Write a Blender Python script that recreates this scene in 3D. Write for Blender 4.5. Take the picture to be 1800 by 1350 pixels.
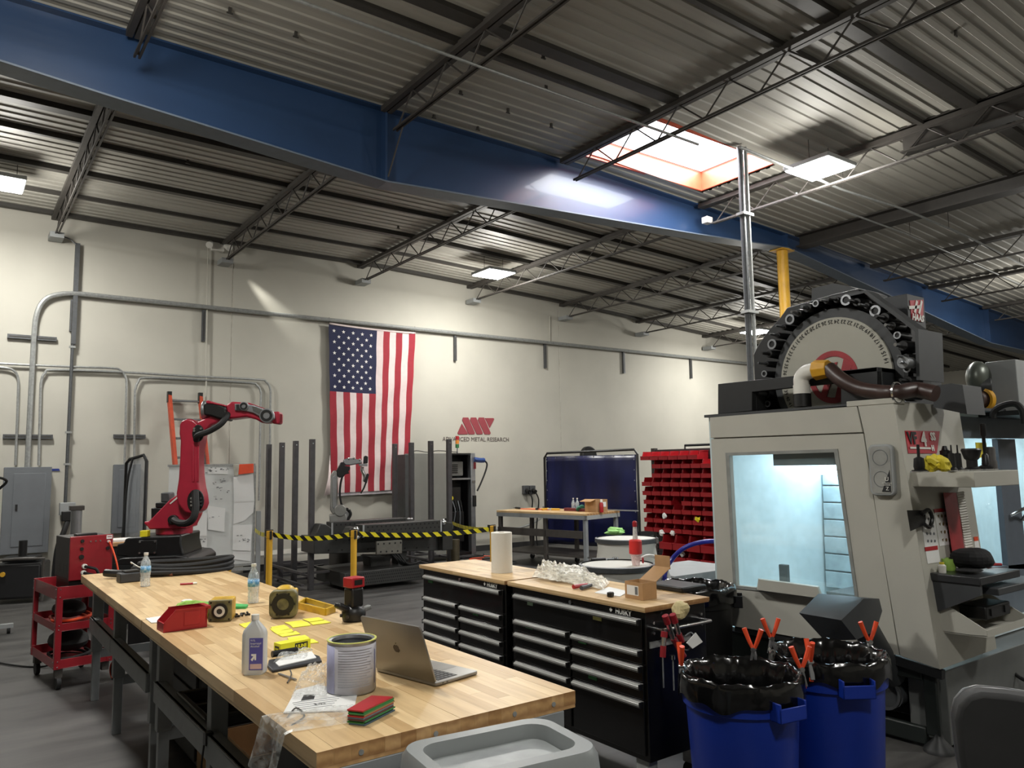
import bpy, bmesh, math, random
from mathutils import Vector, Matrix
random.seed(7)
S = bpy.context.scene
for o in list(bpy.data.objects): bpy.data.objects.remove(o)
COL = S.collection
PI = math.pi

# ---------------------------------------------------------------- camera (metres; X along the white wall, Y towards it)
FPX = 1355.0
YAW, PITCH, ROLL = 0.630069911, 0.105835634, -0.0152111012
CAM = Vector((0, 0, 1.66))
def _axes():
    cy, sy, cp, sp = math.cos(YAW), math.sin(YAW), math.cos(PITCH), math.sin(PITCH)
    f = Vector((sy*cp, cy*cp, sp)); r = Vector((cy, -sy, 0)); u = r.cross(f)
    c, s = math.cos(ROLL), math.sin(ROLL)
    return r*c+u*s, -r*s+u*c, f
AR, AU, AF = _axes()
cam_d = bpy.data.cameras.new('camera'); cam = bpy.data.objects.new('camera', cam_d); COL.objects.link(cam)
cam.matrix_world = Matrix(((AR.x, AU.x, -AF.x, CAM.x), (AR.y, AU.y, -AF.y, CAM.y), (AR.z, AU.z, -AF.z, CAM.z), (0, 0, 0, 1)))
cam_d.sensor_fit = 'HORIZONTAL'; cam_d.sensor_width = 36.0; cam_d.lens = 36.0*FPX/1800.0; cam_d.clip_end = 200; cam_d.clip_start = .05
S.camera = cam
# ---------------------------------------------------------------- world, view
w = bpy.data.worlds.new('sky'); S.world = w; w.use_nodes = True
w.node_tree.nodes['Background'].inputs[0].default_value = (.75, .87, 1, 1)
w.node_tree.nodes['Background'].inputs[1].default_value = 1.0
S.view_settings.view_transform = 'Standard'; S.view_settings.look = 'None'
S.view_settings.gamma = 1; S.view_settings.use_curve_mapping = False
S.view_settings.exposure = 0.08
def area(name, loc, sx, sy, power, col=(1, 1, 1), rot=(0, 0, 0)):
    l = bpy.data.lights.new(name, 'AREA'); l.shape = 'RECTANGLE'; l.size = sx; l.size_y = sy; l.energy = power; l.color = col
    o = bpy.data.objects.new(name, l); o.location = loc; o.rotation_euler = rot; COL.objects.link(o); return o
# high bay fixtures in rows under the deck (positions continue the rows seen in the frame)
BAYS = [(.3, 10.9), (7.65, 10.99), (15.0, 10.9), (.5, 4.9), (8.0, 4.85), (15.5, 4.9), (.5, -1.2), (8.0, -1.2), (15.5, -1.2)]
BAY_W = 104
BAY_P = 108
SKY_W = 165
area('daylight', (7.05, 6.12, 5.62), 2.15, 1.1, SKY_W, (.93, .97, 1))
area('machine_lamp', (5.5, 3.0, 1.93), .8, .4, 17, (.80, .95, 1))
area('machine_lamp', (6.9, 3.1, 1.93), .9, .5, 20, (.80, .95, 1))

sp = bpy.data.lights.new('emergency_spot', 'SPOT'); sp.energy = 210; sp.spot_size = .36; sp.spot_blend = 1.0; sp.shadow_soft_size = .04; sp.color = (1, .98, .9)
so = bpy.data.objects.new('emergency_spot', sp); COL.objects.link(so); so.location = (3.63, 12.77, 5.12); so.rotation_euler = (Vector((5.1, 12.92, 3.75))-Vector((3.63, 12.77, 5.12))).to_track_quat('-Z', 'Y').to_euler()
# ---------------------------------------------------------------- pixel rays onto real planes (reference frame 1800x1350)
def ray(px, py): return AF + AR*((px-900)/FPX) - AU*((py-675)/FPX)
def az(px, py, z):
    d = ray(px, py); return CAM + d*((z-CAM.z)/d.z)
def ay(px, py, y):
    d = ray(px, py); return CAM + d*(y/d.y)
def ax(px, py, x):
    d = ray(px, py); return CAM + d*(x/d.x)
class Fr:
    """local frame at a thing's base: x to the right, y away, z up"""
    def __init__(s, loc, rz=0):
        s.o = Vector(loc); s.rz = rz; s.c, s.s = math.cos(rz), math.sin(rz)
    def l2w(s, p): return Vector((s.o.x+p[0]*s.c-p[1]*s.s, s.o.y+p[0]*s.s+p[1]*s.c, s.o.z+p[2]))
    def w2l(s, p):
        dx, dy = p[0]-s.o.x, p[1]-s.o.y
        return Vector((dx*s.c+dy*s.s, -dx*s.s+dy*s.c, p[2]-s.o.z))
    def v(s, px, py, n=0):
        d = ray(px, py); N = Vector((-s.s, s.c, 0)); q = s.o + N*n
        t = (q-CAM).dot(N)/d.dot(N); p = s.w2l(CAM+d*t); return (p.x, p.z)
    def h(s, px, py, z=0):
        p = s.w2l(az(px, py, z+s.o.z)); return (p.x, p.y)

# ---------------------------------------------------------------- materials
MATS = {}
def lin(c):
    c = c/255.0
    return c/12.92 if c <= .04045 else ((c+.055)/1.055)**2.4
def mat(name, rgb, rough=.5, metal=0, var=.12, scale=12, bump=0, emit=0, trans=0, coat=0, stretch=None, rgb2=None, spec=.5, alpha=1):
    if name in MATS: return MATS[name]
    m = bpy.data.materials.new(name); m.use_nodes = True; nt = m.node_tree; b = nt.nodes['Principled BSDF']
    c1 = [lin(v) for v in rgb]
    c2 = [lin(v) for v in rgb2] if rgb2 else [v*(1-var*2) for v in c1]
    tc = nt.nodes.new('ShaderNodeTexCoord'); mp = nt.nodes.new('ShaderNodeMapping'); nz = nt.nodes.new('ShaderNodeTexNoise')
    nz.inputs['Scale'].default_value = scale; nz.inputs['Detail'].default_value = 4
    if stretch: mp.inputs['Scale'].default_value = stretch
    nt.links.new(tc.outputs['Object'], mp.inputs[0]); nt.links.new(mp.outputs[0], nz.inputs['Vector'])
    rp = nt.nodes.new('ShaderNodeValToRGB'); rp.color_ramp.elements[0].color = (*c2, 1); rp.color_ramp.elements[1].color = (*c1, 1)
    rp.color_ramp.elements[0].position = .3; rp.color_ramp.elements[1].position = .62
    nt.links.new(nz.outputs['Fac'], rp.inputs[0]); nt.links.new(rp.outputs[0], b.inputs['Base Color'])
    b.inputs['Roughness'].default_value = rough; b.inputs['Metallic'].default_value = metal
    b.inputs['Specular IOR Level'].default_value = spec
    if coat: b.inputs['Coat Weight'].default_value = coat
    if trans: b.inputs['Transmission Weight'].default_value = trans
    if alpha < 1: b.inputs['Alpha'].default_value = alpha
    if bump:
        bn = nt.nodes.new('ShaderNodeBump'); bn.inputs['Strength'].default_value = bump; bn.inputs['Distance'].default_value = .01
        nt.links.new(nz.outputs['Fac'], bn.inputs['Height']); nt.links.new(bn.outputs[0], b.inputs['Normal'])
    if emit:
        b.inputs['Emission Color'].default_value = (*c1, 1); b.inputs['Emission Strength'].default_value = emit
    MATS[name] = m; return m
def thin(name, rgb, op=.15, rough=.08, var=.1, gl=1.0):
    """thin clear sheet: mostly see-through with a real glossy reflection"""
    if name in MATS: return MATS[name]
    m = bpy.data.materials.new(name); m.use_nodes = True; nt = m.node_tree; b = nt.nodes['Principled BSDF']
    nz = nt.nodes.new('ShaderNodeTexNoise'); nz.inputs['Scale'].default_value = 9
    mr = nt.nodes.new('ShaderNodeMapRange'); mr.inputs[1].default_value = .3; mr.inputs[2].default_value = .7
    mr.inputs[3].default_value = max(0, op*(1-var*3)); mr.inputs[4].default_value = min(1, op*(1+var*3))
    nt.links.new(nz.outputs['Fac'], mr.inputs[0])
    b.inputs['Base Color'].default_value = (*[lin(v) for v in rgb], 1); b.inputs['Roughness'].default_value = rough
    t = nt.nodes.new('ShaderNodeBsdfTransparent'); g = nt.nodes.new('ShaderNodeBsdfGlossy'); g.inputs['Roughness'].default_value = rough
    mx = nt.nodes.new('ShaderNodeMixShader'); mx2 = nt.nodes.new('ShaderNodeMixShader'); lw = nt.nodes.new('ShaderNodeLayerWeight'); lw.inputs[0].default_value = .5; fr = nt.nodes.new('ShaderNodeMath'); fr.operation = 'POWER'; fr.inputs[1].default_value = 4; nt.links.new(lw.outputs['Facing'], fr.inputs[0])
    nt.links.new(mr.outputs[0], mx.inputs[0]); nt.links.new(t.outputs[0], mx.inputs[1]); nt.links.new(b.outputs[0], mx.inputs[2])
    gm = nt.nodes.new('ShaderNodeMath'); gm.operation = 'MULTIPLY_ADD'; gm.inputs[1].default_value = .7*gl; gm.inputs[2].default_value = .05*gl; nt.links.new(fr.outputs[0], gm.inputs[0]); nt.links.new(gm.outputs[0], mx2.inputs[0]); nt.links.new(mx.outputs[0], mx2.inputs[1]); nt.links.new(g.outputs[0], mx2.inputs[2])
    nt.links.new(mx2.outputs[0], nt.nodes['Material Output'].inputs[0]); MATS[name] = m; return m

# ---------------------------------------------------------------- mesh builder
class MB:
    def __init__(s): s.v = []; s.f = []; s.m = []; s.k = 0
    def add(s, vs, fs, k=None):
        b = len(s.v); s.v += [tuple(p) for p in vs]
        for f in fs: s.f.append(tuple(b+i for i in f)); s.m.append(s.k if k is None else k)
        return s
    def box(s, x0, x1, y0, y1, z0, z1, k=None):
        x0, x1 = sorted((x0, x1)); y0, y1 = sorted((y0, y1)); z0, z1 = sorted((z0, z1))
        v = [(x, y, z) for z in (z0, z1) for y in (y0, y1) for x in (x0, x1)]
        return s.add(v, [(0, 2, 3, 1), (4, 5, 7, 6), (0, 1, 5, 4), (2, 6, 7, 3), (0, 4, 6, 2), (1, 3, 7, 5)], k)
    def obox(s, c, sx, sy, sz, R=None, k=None):
        R = R or Matrix.Identity(3); c = Vector(c)
        v = [c + R @ Vector((x*sx/2, y*sy/2, z*sz/2)) for z in (-1, 1) for y in (-1, 1) for x in (-1, 1)]
        return s.add(v, [(0, 2, 3, 1), (4, 5, 7, 6), (0, 1, 5, 4), (2, 6, 7, 3), (0, 4, 6, 2), (1, 3, 7, 5)], k)
    def bar(s, p0, p1, w, h=None, k=None):
        p0, p1 = Vector(p0), Vector(p1); d = p1-p0; h = h or w
        return s.obox((p0+p1)/2, d.length, w, h, d.to_track_quat('X', 'Z').to_matrix(), k)
    def prism(s, poly, t0, t1, axis='y', k=None):
        n = len(poly)
        def P(a, b, t): return {'y': (a, t, b), 'x': (t, a, b), 'z': (a, b, t)}[axis]
        v = [P(a, b, t0) for a, b in poly] + [P(a, b, t1) for a, b in poly]
        return s.add(v, [tuple(range(n)), tuple(range(2*n-1, n-1, -1))] + [(i, (i+1) % n, n+(i+1) % n, n+i) for i in range(n)], k)
    def cyl(s, p0, p1, r0, r1=None, n=14, cap=True, k=None):
        r1 = r0 if r1 is None else r1; p0, p1 = Vector(p0), Vector(p1); d = (p1-p0).normalized()
        a = d.orthogonal().normalized(); b = d.cross(a)
        v = [p0+(a*math.cos(2*PI*i/n)+b*math.sin(2*PI*i/n))*r0 for i in range(n)] + [p1+(a*math.cos(2*PI*i/n)+b*math.sin(2*PI*i/n))*r1 for i in range(n)]
        f = [(i, (i+1) % n, n+(i+1) % n, n+i) for i in range(n)]
        if cap: f += [tuple(range(n)), tuple(range(2*n-1, n-1, -1))]
        return s.add(v, f, k)
    def ring(s, c, d, r0, r1, h, n=24, k=None):
        c = Vector(c); d = Vector(d).normalized(); a = d.orthogonal().normalized(); b = d.cross(a); v = []; f = []
        for (r, t) in ((r0, 0), (r1, 0), (r1, h), (r0, h)):
            v += [c+d*t+(a*math.cos(2*PI*i/n)+b*math.sin(2*PI*i/n))*r for i in range(n)]
        for j in range(4):
            for i in range(n): f.append((j*n+i, j*n+(i+1) % n, ((j+1) % 4)*n+(i+1) % n, ((j+1) % 4)*n+i))
        return s.add(v, f, k)
    def tube(s, pts, r, n=8, smooth=4, k=None, closed=False):
        P = [Vector(p) for p in pts]
        if smooth > 1 and len(P) > 2:
            Q = []; L = len(P)
            for i in range(L-1 if not closed else L):
                g = (lambda j: P[j % L]) if closed else (lambda j: P[max(0, min(L-1, j))])
                p0, p1, p2, p3 = g(i-1), g(i), g(i+1), g(i+2)
                for j in range(smooth):
                    t = j/smooth; Q.append(.5*((2*p1)+(p2-p0)*t+(2*p0-5*p1+4*p2-p3)*t*t+(3*p1-p0-3*p2+p3)*t**3))
            if not closed: Q.append(P[-1])
            P = Q
        L = len(P); b = len(s.v); rr = r if callable(r) else (lambda t: r); prev = None; v = []; f = []
        for i in range(L):
            d = (P[(i+1) % L]-P[i-1]) if closed else (P[min(L-1, i+1)]-P[max(0, i-1)])
            if d.length < 1e-9: d = Vector((0, 0, 1))
            d.normalize()
            a = (prev - d*prev.dot(d)) if prev is not None else d.orthogonal()
            if a.length < 1e-6: a = d.orthogonal()
            a.normalize(); prev = a; c = d.cross(a); R = rr(i/(L-1))
            v += [P[i]+(a*math.cos(2*PI*j/n)+c*math.sin(2*PI*j/n))*R for j in range(n)]
        for i in range(L if closed else L-1):
            for j in range(n): f.append((i*n+j, i*n+(j+1) % n, ((i+1) % L)*n+(j+1) % n, ((i+1) % L)*n+j))
        if not closed: f += [tuple(range(n)), tuple(range(L*n-1, (L-1)*n-1, -1))]
        return s.add(v, f, k)
    def lathe(s, prof, c=(0, 0, 0), n=24, k=None, ax=None, cap=True):
        c = Vector(c); R = Vector(ax).to_track_quat('Z', 'Y').to_matrix() if ax else Matrix.Identity(3)
        v = []; f = []; m = len(prof)
        for (r, z) in prof: v += [c + R @ Vector((r*math.cos(2*PI*i/n), r*math.sin(2*PI*i/n), z)) for i in range(n)]
        for j in range(m-1):
            for i in range(n): f.append((j*n+i, j*n+(i+1) % n, (j+1)*n+(i+1) % n, (j+1)*n+i))
        if cap and prof[0][0] > 1e-6: f.append(tuple(range(n)))
        if cap and prof[-1][0] > 1e-6: f.append(tuple(range(m*n-1, (m-1)*n-1, -1)))
        return s.add(v, f, k)
    def ball(s, c, rx, ry=None, rz=None, n=12, k=None, R=None):
        ry = ry or rx; rz = rz or rx; c = Vector(c); R = R or Matrix.Identity(3); v = []; f = []; m = n//2+1
        for j in range(m):
            t = PI*j/(m-1)
            v += [c + R @ Vector((rx*math.sin(t)*math.cos(2*PI*i/n), ry*math.sin(t)*math.sin(2*PI*i/n), rz*math.cos(t))) for i in range(n)]
        for j in range(m-1):
            for i in range(n): f.append((j*n+i, (j+1)*n+i, (j+1)*n+(i+1) % n, j*n+(i+1) % n))
        return s.add(v, f, k)
    def grid(s, fn, nu, nv, k=None, kf=None):
        v = [fn(i/nu, j/nv) for j in range(nv+1) for i in range(nu+1)]
        b = len(s.v); s.v += [tuple(p) for p in v]
        for j in range(nv):
            for i in range(nu):
                q = b+j*(nu+1)+i; s.f.append((q, q+1, q+nu+2, q+nu+1)); s.m.append(kf(i, j) if kf else (s.k if k is None else k))
        return s
    def tray(s, x0, x1, y0, y1, z0, z1, t=.004, k=None):
        s.box(x0, x1, y0, y1, z0, z0+t, k); s.box(x0, x0+t, y0, y1, z0+t, z1, k); s.box(x1-t, x1, y0, y1, z0+t, z1, k)
        s.box(x0+t, x1-t, y0, y0+t, z0+t, z1, k); return s.box(x0+t, x1-t, y1-t, y1, z0+t, z1, k)
    def xf(s, M, start=0):
        for i in range(start, len(s.v)): s.v[i] = tuple(M @ Vector(s.v[i]))
        return s
    def build(s, name, mats, parent=None, bevel=0, fr=None, smooth=True, solid=0, seg=2):
        me = bpy.data.meshes.new(name); vs = s.v
        if fr is not None: vs = [tuple(fr.w2l(Vector(p))) for p in vs]      # given in world coordinates
        me.from_pydata(vs, [], s.f)
        ms = mats if isinstance(mats, (list, tuple)) else [mats]
        for m in ms: me.materials.append(m)
        me.polygons.foreach_set('material_index', [min(k, len(ms)-1) for k in s.m])
        bm = bmesh.new(); bm.from_mesh(me); bmesh.ops.recalc_face_normals(bm, faces=bm.faces); bm.to_mesh(me); bm.free()
        if smooth:
            me.shade_smooth(); me.set_sharp_from_angle(angle=math.radians(35))
        o = bpy.data.objects.new(name, me); COL.objects.link(o)
        if parent is not None: o.parent = parent
        if bevel:
            b = o.modifiers.new('bevel', 'BEVEL'); b.width = bevel; b.segments = seg; b.limit_method = 'ANGLE'; b.harden_normals = False
        if solid:
            q = o.modifiers.new('solid', 'SOLIDIFY'); q.thickness = solid
        return o
def tag(o, label, cat, group=None):
    o['label'] = label; o['category'] = cat
    if group: o['group'] = group
    return o
def thing(name, label, cat, loc=(0, 0, 0), rz=0, group=None):
    o = bpy.data.objects.new(name, None); o.empty_display_size = .1; COL.objects.link(o); o.location = loc; o.rotation_euler = (0, 0, rz)
    return tag(o, label, cat, group)
def TF(name, label, cat, loc=(0, 0, 0), rz=0, group=None):
    return thing(name, label, cat, loc, rz, group), Fr(loc, rz)
def part_label(o, l): o['label'] = l; return o
def stuff(o): o['kind'] = 'stuff'; return o
def struct(o): o['kind'] = 'structure'; return o
KIDS = None
def clone(root, loc, rz=None, label=None, group=None, scale=None):
    kids = {}
    for o in bpy.data.objects:
        if o.parent: kids.setdefault(o.parent, []).append(o)
    def cp(o, par):
        c = o.copy(); COL.objects.link(c); c.parent = par
        for ch in kids.get(o, []): cp(ch, c)
        return c
    r = cp(root, None); r.location = loc
    if rz is not None: r.rotation_euler = (0, 0, rz)
    if label: r['label'] = label
    if group: r['group'] = group
    if scale: r.scale = scale
    return r
DG = None
def text(s, size, name, m, parent, org, X, Y, extrude=.0008, fr=None, align='CENTER', bold=0, shear=0, sx=1):
    """flat lettering with real thickness: org in parent space, X reading direction, Y up direction"""
    cu = bpy.data.curves.new('t', 'FONT'); cu.body = s; cu.size = size; cu.extrude = extrude; cu.align_x = align; cu.align_y = 'CENTER'; cu.offset = bold; cu.shear = shear
    cu.resolution_u = 2
    ob = bpy.data.objects.new('t', cu); COL.objects.link(ob)
    dg = bpy.context.evaluated_depsgraph_get(); me = bpy.data.meshes.new_from_object(ob.evaluated_get(dg))
    bpy.data.objects.remove(ob); me.name = name
    X = Vector(X).normalized(); Y = Vector(Y).normalized(); Z = X.cross(Y); org = Vector(org)
    for v in me.vertices:
        p = org + X*v.co.x*sx + Y*v.co.y + Z*v.co.z
        v.co = fr.w2l(p) if fr is not None else p
    me.materials.clear(); me.materials.append(m); me.polygons.foreach_set('material_index', [0]*len(me.polygons))
    o = bpy.data.objects.new(name, me); COL.objects.link(o)
    if parent is not None: o.parent = parent
    return o
# ================================================================ materials used all over
WALL = mat('wall_paint', (184, 181, 170), .75, var=.04, scale=1.3, bump=.02)
DECK = mat('deck_paint', (158, 155, 146), .6, var=.10, scale=2.2, stretch=(.3, 3, 1))
STEEL = mat('joist_steel', (66, 62, 58), .6, var=.1)
STEELD = mat('dark_steel', (56, 53, 49), .55, var=.1)
BLUE = mat('girder_blue', (40, 64, 98), .36, var=.06, scale=1.5, coat=.15)
BLUEF = mat('girder_flange', (92, 104, 118), .5, var=.06)
RUST = mat('curb_primer', (176, 72, 44), .5, var=.1)
GALV = mat('galvanised', (158, 160, 158), .35, .35, var=.12, scale=30)
GALVD = mat('strut_dull', (88, 90, 92), .5, .5, var=.1, scale=30)
BLK = mat('black_plastic', (20, 20, 20), .42, var=.1)
BLKM = mat('black_metal', (26, 26, 27), .4, .2, var=.1)
BLKP = mat('black_powdercoat', (12, 12, 13), .28, .1, var=.1, coat=.2)
CHR = mat('chrome', (205, 205, 205), .18, .95, var=.05)
ALU = mat('aluminium', (160, 162, 165), .35, .85, var=.06)
GREY = mat('grey_paint', (104, 108, 112), .5, var=.05, scale=5)
GREYL = mat('light_grey_paint', (150, 153, 153), .5, var=.05, scale=5)
WHITE = mat('white_plastic', (218, 216, 208), .4, var=.03)
PAPER = mat('paper_white', (222, 222, 220), .7, var=.015, scale=6)
RED = mat('red_paint', (138, 26, 36), .38, var=.1, scale=6, coat=.25)
REDB = mat('bin_red', (166, 28, 36), .4, var=.06, scale=9)
REDR = mat('robot_red', (164, 32, 54), .38, var=.08, scale=5, coat=.2)
ORG = mat('orange_plastic', (226, 78, 40), .42, var=.06)
YEL = mat('yellow_paint', (214, 164, 48), .45, var=.07, scale=7)
YELT = mat('yellow_tape', (236, 220, 40), .5, var=.04)
CARD = mat('cardboard', (172, 134, 92), .8, var=.08, scale=10)
RUB = mat('black_rubber', (18, 18, 18), .7, var=.1)
INK = mat('black_ink', (26, 26, 28), .7, var=.02)
WINK = mat('white_ink', (228, 226, 220), .6, var=.02)
GREEN = mat('green_sticker', (52, 128, 72), .6, var=.1, scale=30)

# ================================================================ room shell
RZ = [(-9, 5.56), (0, 5.46), (3.4, 5.42), (6.3, 5.40), (10.4, 5.24), (17.3, 4.82), (26, 4.3)]
def zr(x):
    for (a, za), (b, zb) in zip(RZ, RZ[1:]):
        if x <= b: return za+(zb-za)*(x-a)/(b-a)
    return RZ[-1][1]
X0, X1, Y0, Y1 = -8.0, 25.0, -7.0, 12.9
def floor_material():
    m = bpy.data.materials.new('floor_concrete'); m.use_nodes = True; nt = m.node_tree; b = nt.nodes['Principled BSDF']; N = nt.nodes; L = nt.links
    tc = N.new('ShaderNodeTexCoord'); mp = N.new('ShaderNodeMapping'); mp.inputs['Scale'].default_value = (.45, 2.6, 1); mp.inputs['Rotation'].default_value = (0, 0, .12)
    n1 = N.new('ShaderNodeTexNoise'); n1.inputs['Scale'].default_value = 2.2; n1.inputs['Detail'].default_value = 8; n1.inputs['Roughness'].default_value = .65
    n2 = N.new('ShaderNodeTexNoise'); n2.inputs['Scale'].default_value = .7; n2.inputs['Detail'].default_value = 5
    L.new(tc.outputs['Object'], mp.inputs[0]); L.new(mp.outputs[0], n1.inputs['Vector']); L.new(tc.outputs['Object'], n2.inputs['Vector'])
    r1 = N.new('ShaderNodeValToRGB'); e = r1.color_ramp.elements; e[0].position = .3; e[0].color = (lin(46), lin(45), lin(45), 1); e[1].position = .72; e[1].color = (lin(98), lin(96), lin(93), 1)
    L.new(n1.outputs['Fac'], r1.inputs[0])
    mx = N.new('ShaderNodeMixRGB'); mx.blend_type = 'MULTIPLY'; mx.inputs[0].default_value = .5; L.new(r1.outputs[0], mx.inputs[1]); L.new(n2.outputs['Fac'], mx.inputs[2])
    L.new(mx.outputs[0], b.inputs['Base Color'])
    r2 = N.new('ShaderNodeMapRange'); r2.inputs[3].default_value = .38; r2.inputs[4].default_value = .62; L.new(n1.outputs['Fac'], r2.inputs[0]); L.new(r2.outputs[0], b.inputs['Roughness'])
    bn = N.new('ShaderNodeBump'); bn.inputs['Strength'].default_value = .06; L.new(n1.outputs['Fac'], bn.inputs['Height']); L.new(bn.outputs[0], b.inputs['Normal'])
    return m
struct(MB().box(X0-.1, X1+.1, Y0-.1, Y1+.3, -.1, 0).build('floor', floor_material()))
# back wall: tilt-up panels with recessed joints
wb = struct(MB().box(X0, X1, Y1+.007, Y1+.25, 0, 5.75).build('wall_back', mat('joint_sealant', (196, 192, 182), .8)))
px = [-8, -3.3, 3.68, 10.70, 17.7, 25]
for a, b in zip(px, px[1:]):
    xs = [a+.008] + [x for x, _ in RZ if a+.01 < x < b-.01] + [b-.008]
    poly = [(a+.008, 0.0), (b-.008, 0.0)] + [(x, zr(x)+.03) for x in reversed(xs)]
    MB().prism(poly, Y1, Y1+.02).build('panel', WALL, wb, bevel=.006)
struct(MB().box(X0-.2, X0, Y0, Y1, 0, 5.8).build('wall_left', WALL))
struct(MB().box(X1, X1+.2, Y0, Y1, 0, 5.8).build('wall_right', WALL))
struct(MB().box(X0, X1, Y0-.2, Y0, 0, 5.8).build('wall_front', WALL))
bb = MB()
bb.box(3.95, 25, Y1-.02, Y1, 0, .11)
struct(bb.build('baseboard_back', mat('base_black', (34, 33, 33), .6)))
# corrugated deck, ribs along X, in sheets one joist bay wide
SKY = (5.95, 8.15, 5.55, 6.70)
ceil = struct(MB().box(X0, X1, Y0, Y0+.02, zr(X0)+.2, zr(X0)+.22).build('ceiling', DECK))
cuts = [-8, -3.75, 1.1, 3.5, 5.95, 8.15, 10.8, 13.2, 15.6, 18, 21.5, 25]
def deck_sheet(a, b):
    mb = MB(); prof = []; y = Y0; p = .152
    while y < Y1:
        prof += [(y, 0), (y+.05, 0), (y+.064, .013), (y+.138, .013)]; y += p
    xs = [a] + [x for x, _ in RZ if a < x < b] + [b]
    for (y0, h0), (y1, h1) in zip(prof, prof[1:]+[(y, 0)]):
        ym = (y0+y1)/2
        for x0, x1 in zip(xs, xs[1:]):
            if SKY[2] < ym < SKY[3] and x0 >= SKY[0]-.01 and x1 <= SKY[1]+.01: continue
            mb.add([(x0, y0, zr(x0)+h0), (x1, y0, zr(x1)+h0), (x1, y1, zr(x1)+h1), (x0, y1, zr(x0)+h1)], [(0, 1, 2, 3)])
    o = mb.build('deck_sheet', DECK, ceil, smooth=False)
for a, b in zip(cuts, cuts[1:]): deck_sheet(a, b)
RZ2 = 5.9
lid = MB(); lid.box(X0-.2, SKY[0]-.03, Y0-.2, Y1+.25, 5.62, 5.7); lid.box(SKY[1]+.03, X1+.2, Y0-.2, Y1+.25, 5.62, 5.7)
lid.box(SKY[0]-.03, SKY[1]+.03, Y0-.2, SKY[2]-.03, 5.62, 5.7); lid.box(SKY[0]-.03, SKY[1]+.03, SKY[3]+.03, Y1+.25, 5.62, 5.7)
lid.build('roof_membrane', mat('roofing', (70, 70, 70), .9), ceil)
# skylight
sk = struct(bpy.data.objects.new('window_1', None)); COL.objects.link(sk); sk.location = (7.05, 6.12, 5.37); SKF = Fr((7.05, 6.12, 5.37))
m = MB(); z0 = 5.37; z1 = 5.64
for (a, b, c, d) in ((SKY[0]-.03, SKY[0], SKY[2]-.03, SKY[3]+.03), (SKY[1], SKY[1]+.03, SKY[2]-.03, SKY[3]+.03), (SKY[0], SKY[1], SKY[2]-.03, SKY[2]), (SKY[0], SKY[1], SKY[3], SKY[3]+.03)):
    m.box(a, b, c, d, z0, z1)
m.build('curb', RUST, sk, fr=SKF)
DOME = mat('skylight_dome', (238, 246, 255), .4, emit=5, var=.02)
m = MB()
m.grid(lambda u, v: (SKY[0]-.02+u*(SKY[1]-SKY[0]+.04), SKY[2]-.02+v*(SKY[3]-SKY[2]+.04), 5.64+.18*(1-(2*u-1)**4)*(1-(2*v-1)**4)), 14, 8)
m.build('dome', DOME, sk, fr=SKF)

# ================================================================ joists
def joist(x, y0, y1, label, depth=.33, heavy=False, seat=None, group='open web roof joists'):
    zt = zr(x)-.03
    t, f = TF('roof_joist', label, 'joist', (x, y0, zt-depth), 0, group)
    L = y1-y0
    m = MB(); m.box(-.06, -.008, 0, L, depth-.055, depth); m.box(.008, .06, 0, L, depth-.055, depth); m.build('top_chord', STEEL, t)
    m = MB(); m.box(-.028, -.01, .25, L-.2, 0, .022); m.box(.01, .028, .25, L-.2, 0, .022); m.build('bottom_chord', STEEL, t)
    n = max(2, int(round((L-.5)/.62))); p = (L-.5)/n; me = None
    for i in range(n):
        for sgn in (0, 1):
            a = .25+i*p+sgn*p/2; b = a+p/2
            if i == 0 and sgn == 0:
                up = MB().cyl((0, 0, .01), (0, p/2, depth-.04), .009, n=6, cap=False).build('web_bar', STEEL, t); mu = up.data; up.location = (0, a, 0); continue
            if i == 0 and sgn == 1:
                dn = MB().cyl((0, 0, depth-.04), (0, p/2, .01), .009, n=6, cap=False).build('web_bar', STEEL, t); md = dn.data; dn.location = (0, a, 0); continue
            o = bpy.data.objects.new('web_bar', (mu, md)[sgn]); COL.objects.link(o); o.parent = t; o.location = (0, a, 0)
    if seat:
        MB().box(-.09, .09, L-.28, L, -.05, .03).build('bearing_seat', GREYL, t)
    return t
far = {1.1: 'open web joist reaching the white wall at the far left', 3.5: 'open web joist landing beside the bright patch left of the flag', 5.95: 'open web joist ending on the wall above the flag',
       8.35: 'open web joist ending on the wall above the wall logo', 10.75: 'open web joist meeting the wall right of the logo, near the panel joint', 13.1: 'open web joist over the blue welding screen',
       15.5: 'farthest open web joist visible near the vertical pole', -1.3: 'open web joist over the far left corner out of frame', 17.9: 'open web joist behind the tool wheel, beyond the yellow column'}
for x, l in far.items(): joist(x, 7.12, 12.86, l, seat=True)
near = {1.1: 'hazy open web joist at the top left above the blue girder', 3.5: 'open web joist rising from the girder stiffener to the top edge', 5.9: 'open web joist along the left edge of the skylight',
        8.42: 'orange lit open web joist along the right edge of the skylight', 12.9: 'nearest thin joist right of the dark cross beam', 14.95: 'second thin joist right of the dark cross beam', 17.2: 'third thin joist right of the dark cross beam, above the machine top',
        -1.3: 'open web joist left of the frame on the near side'}
for x, l in near.items(): joist(x, -2.5 if x < 12 else 1.0, 6.95, l)
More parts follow.
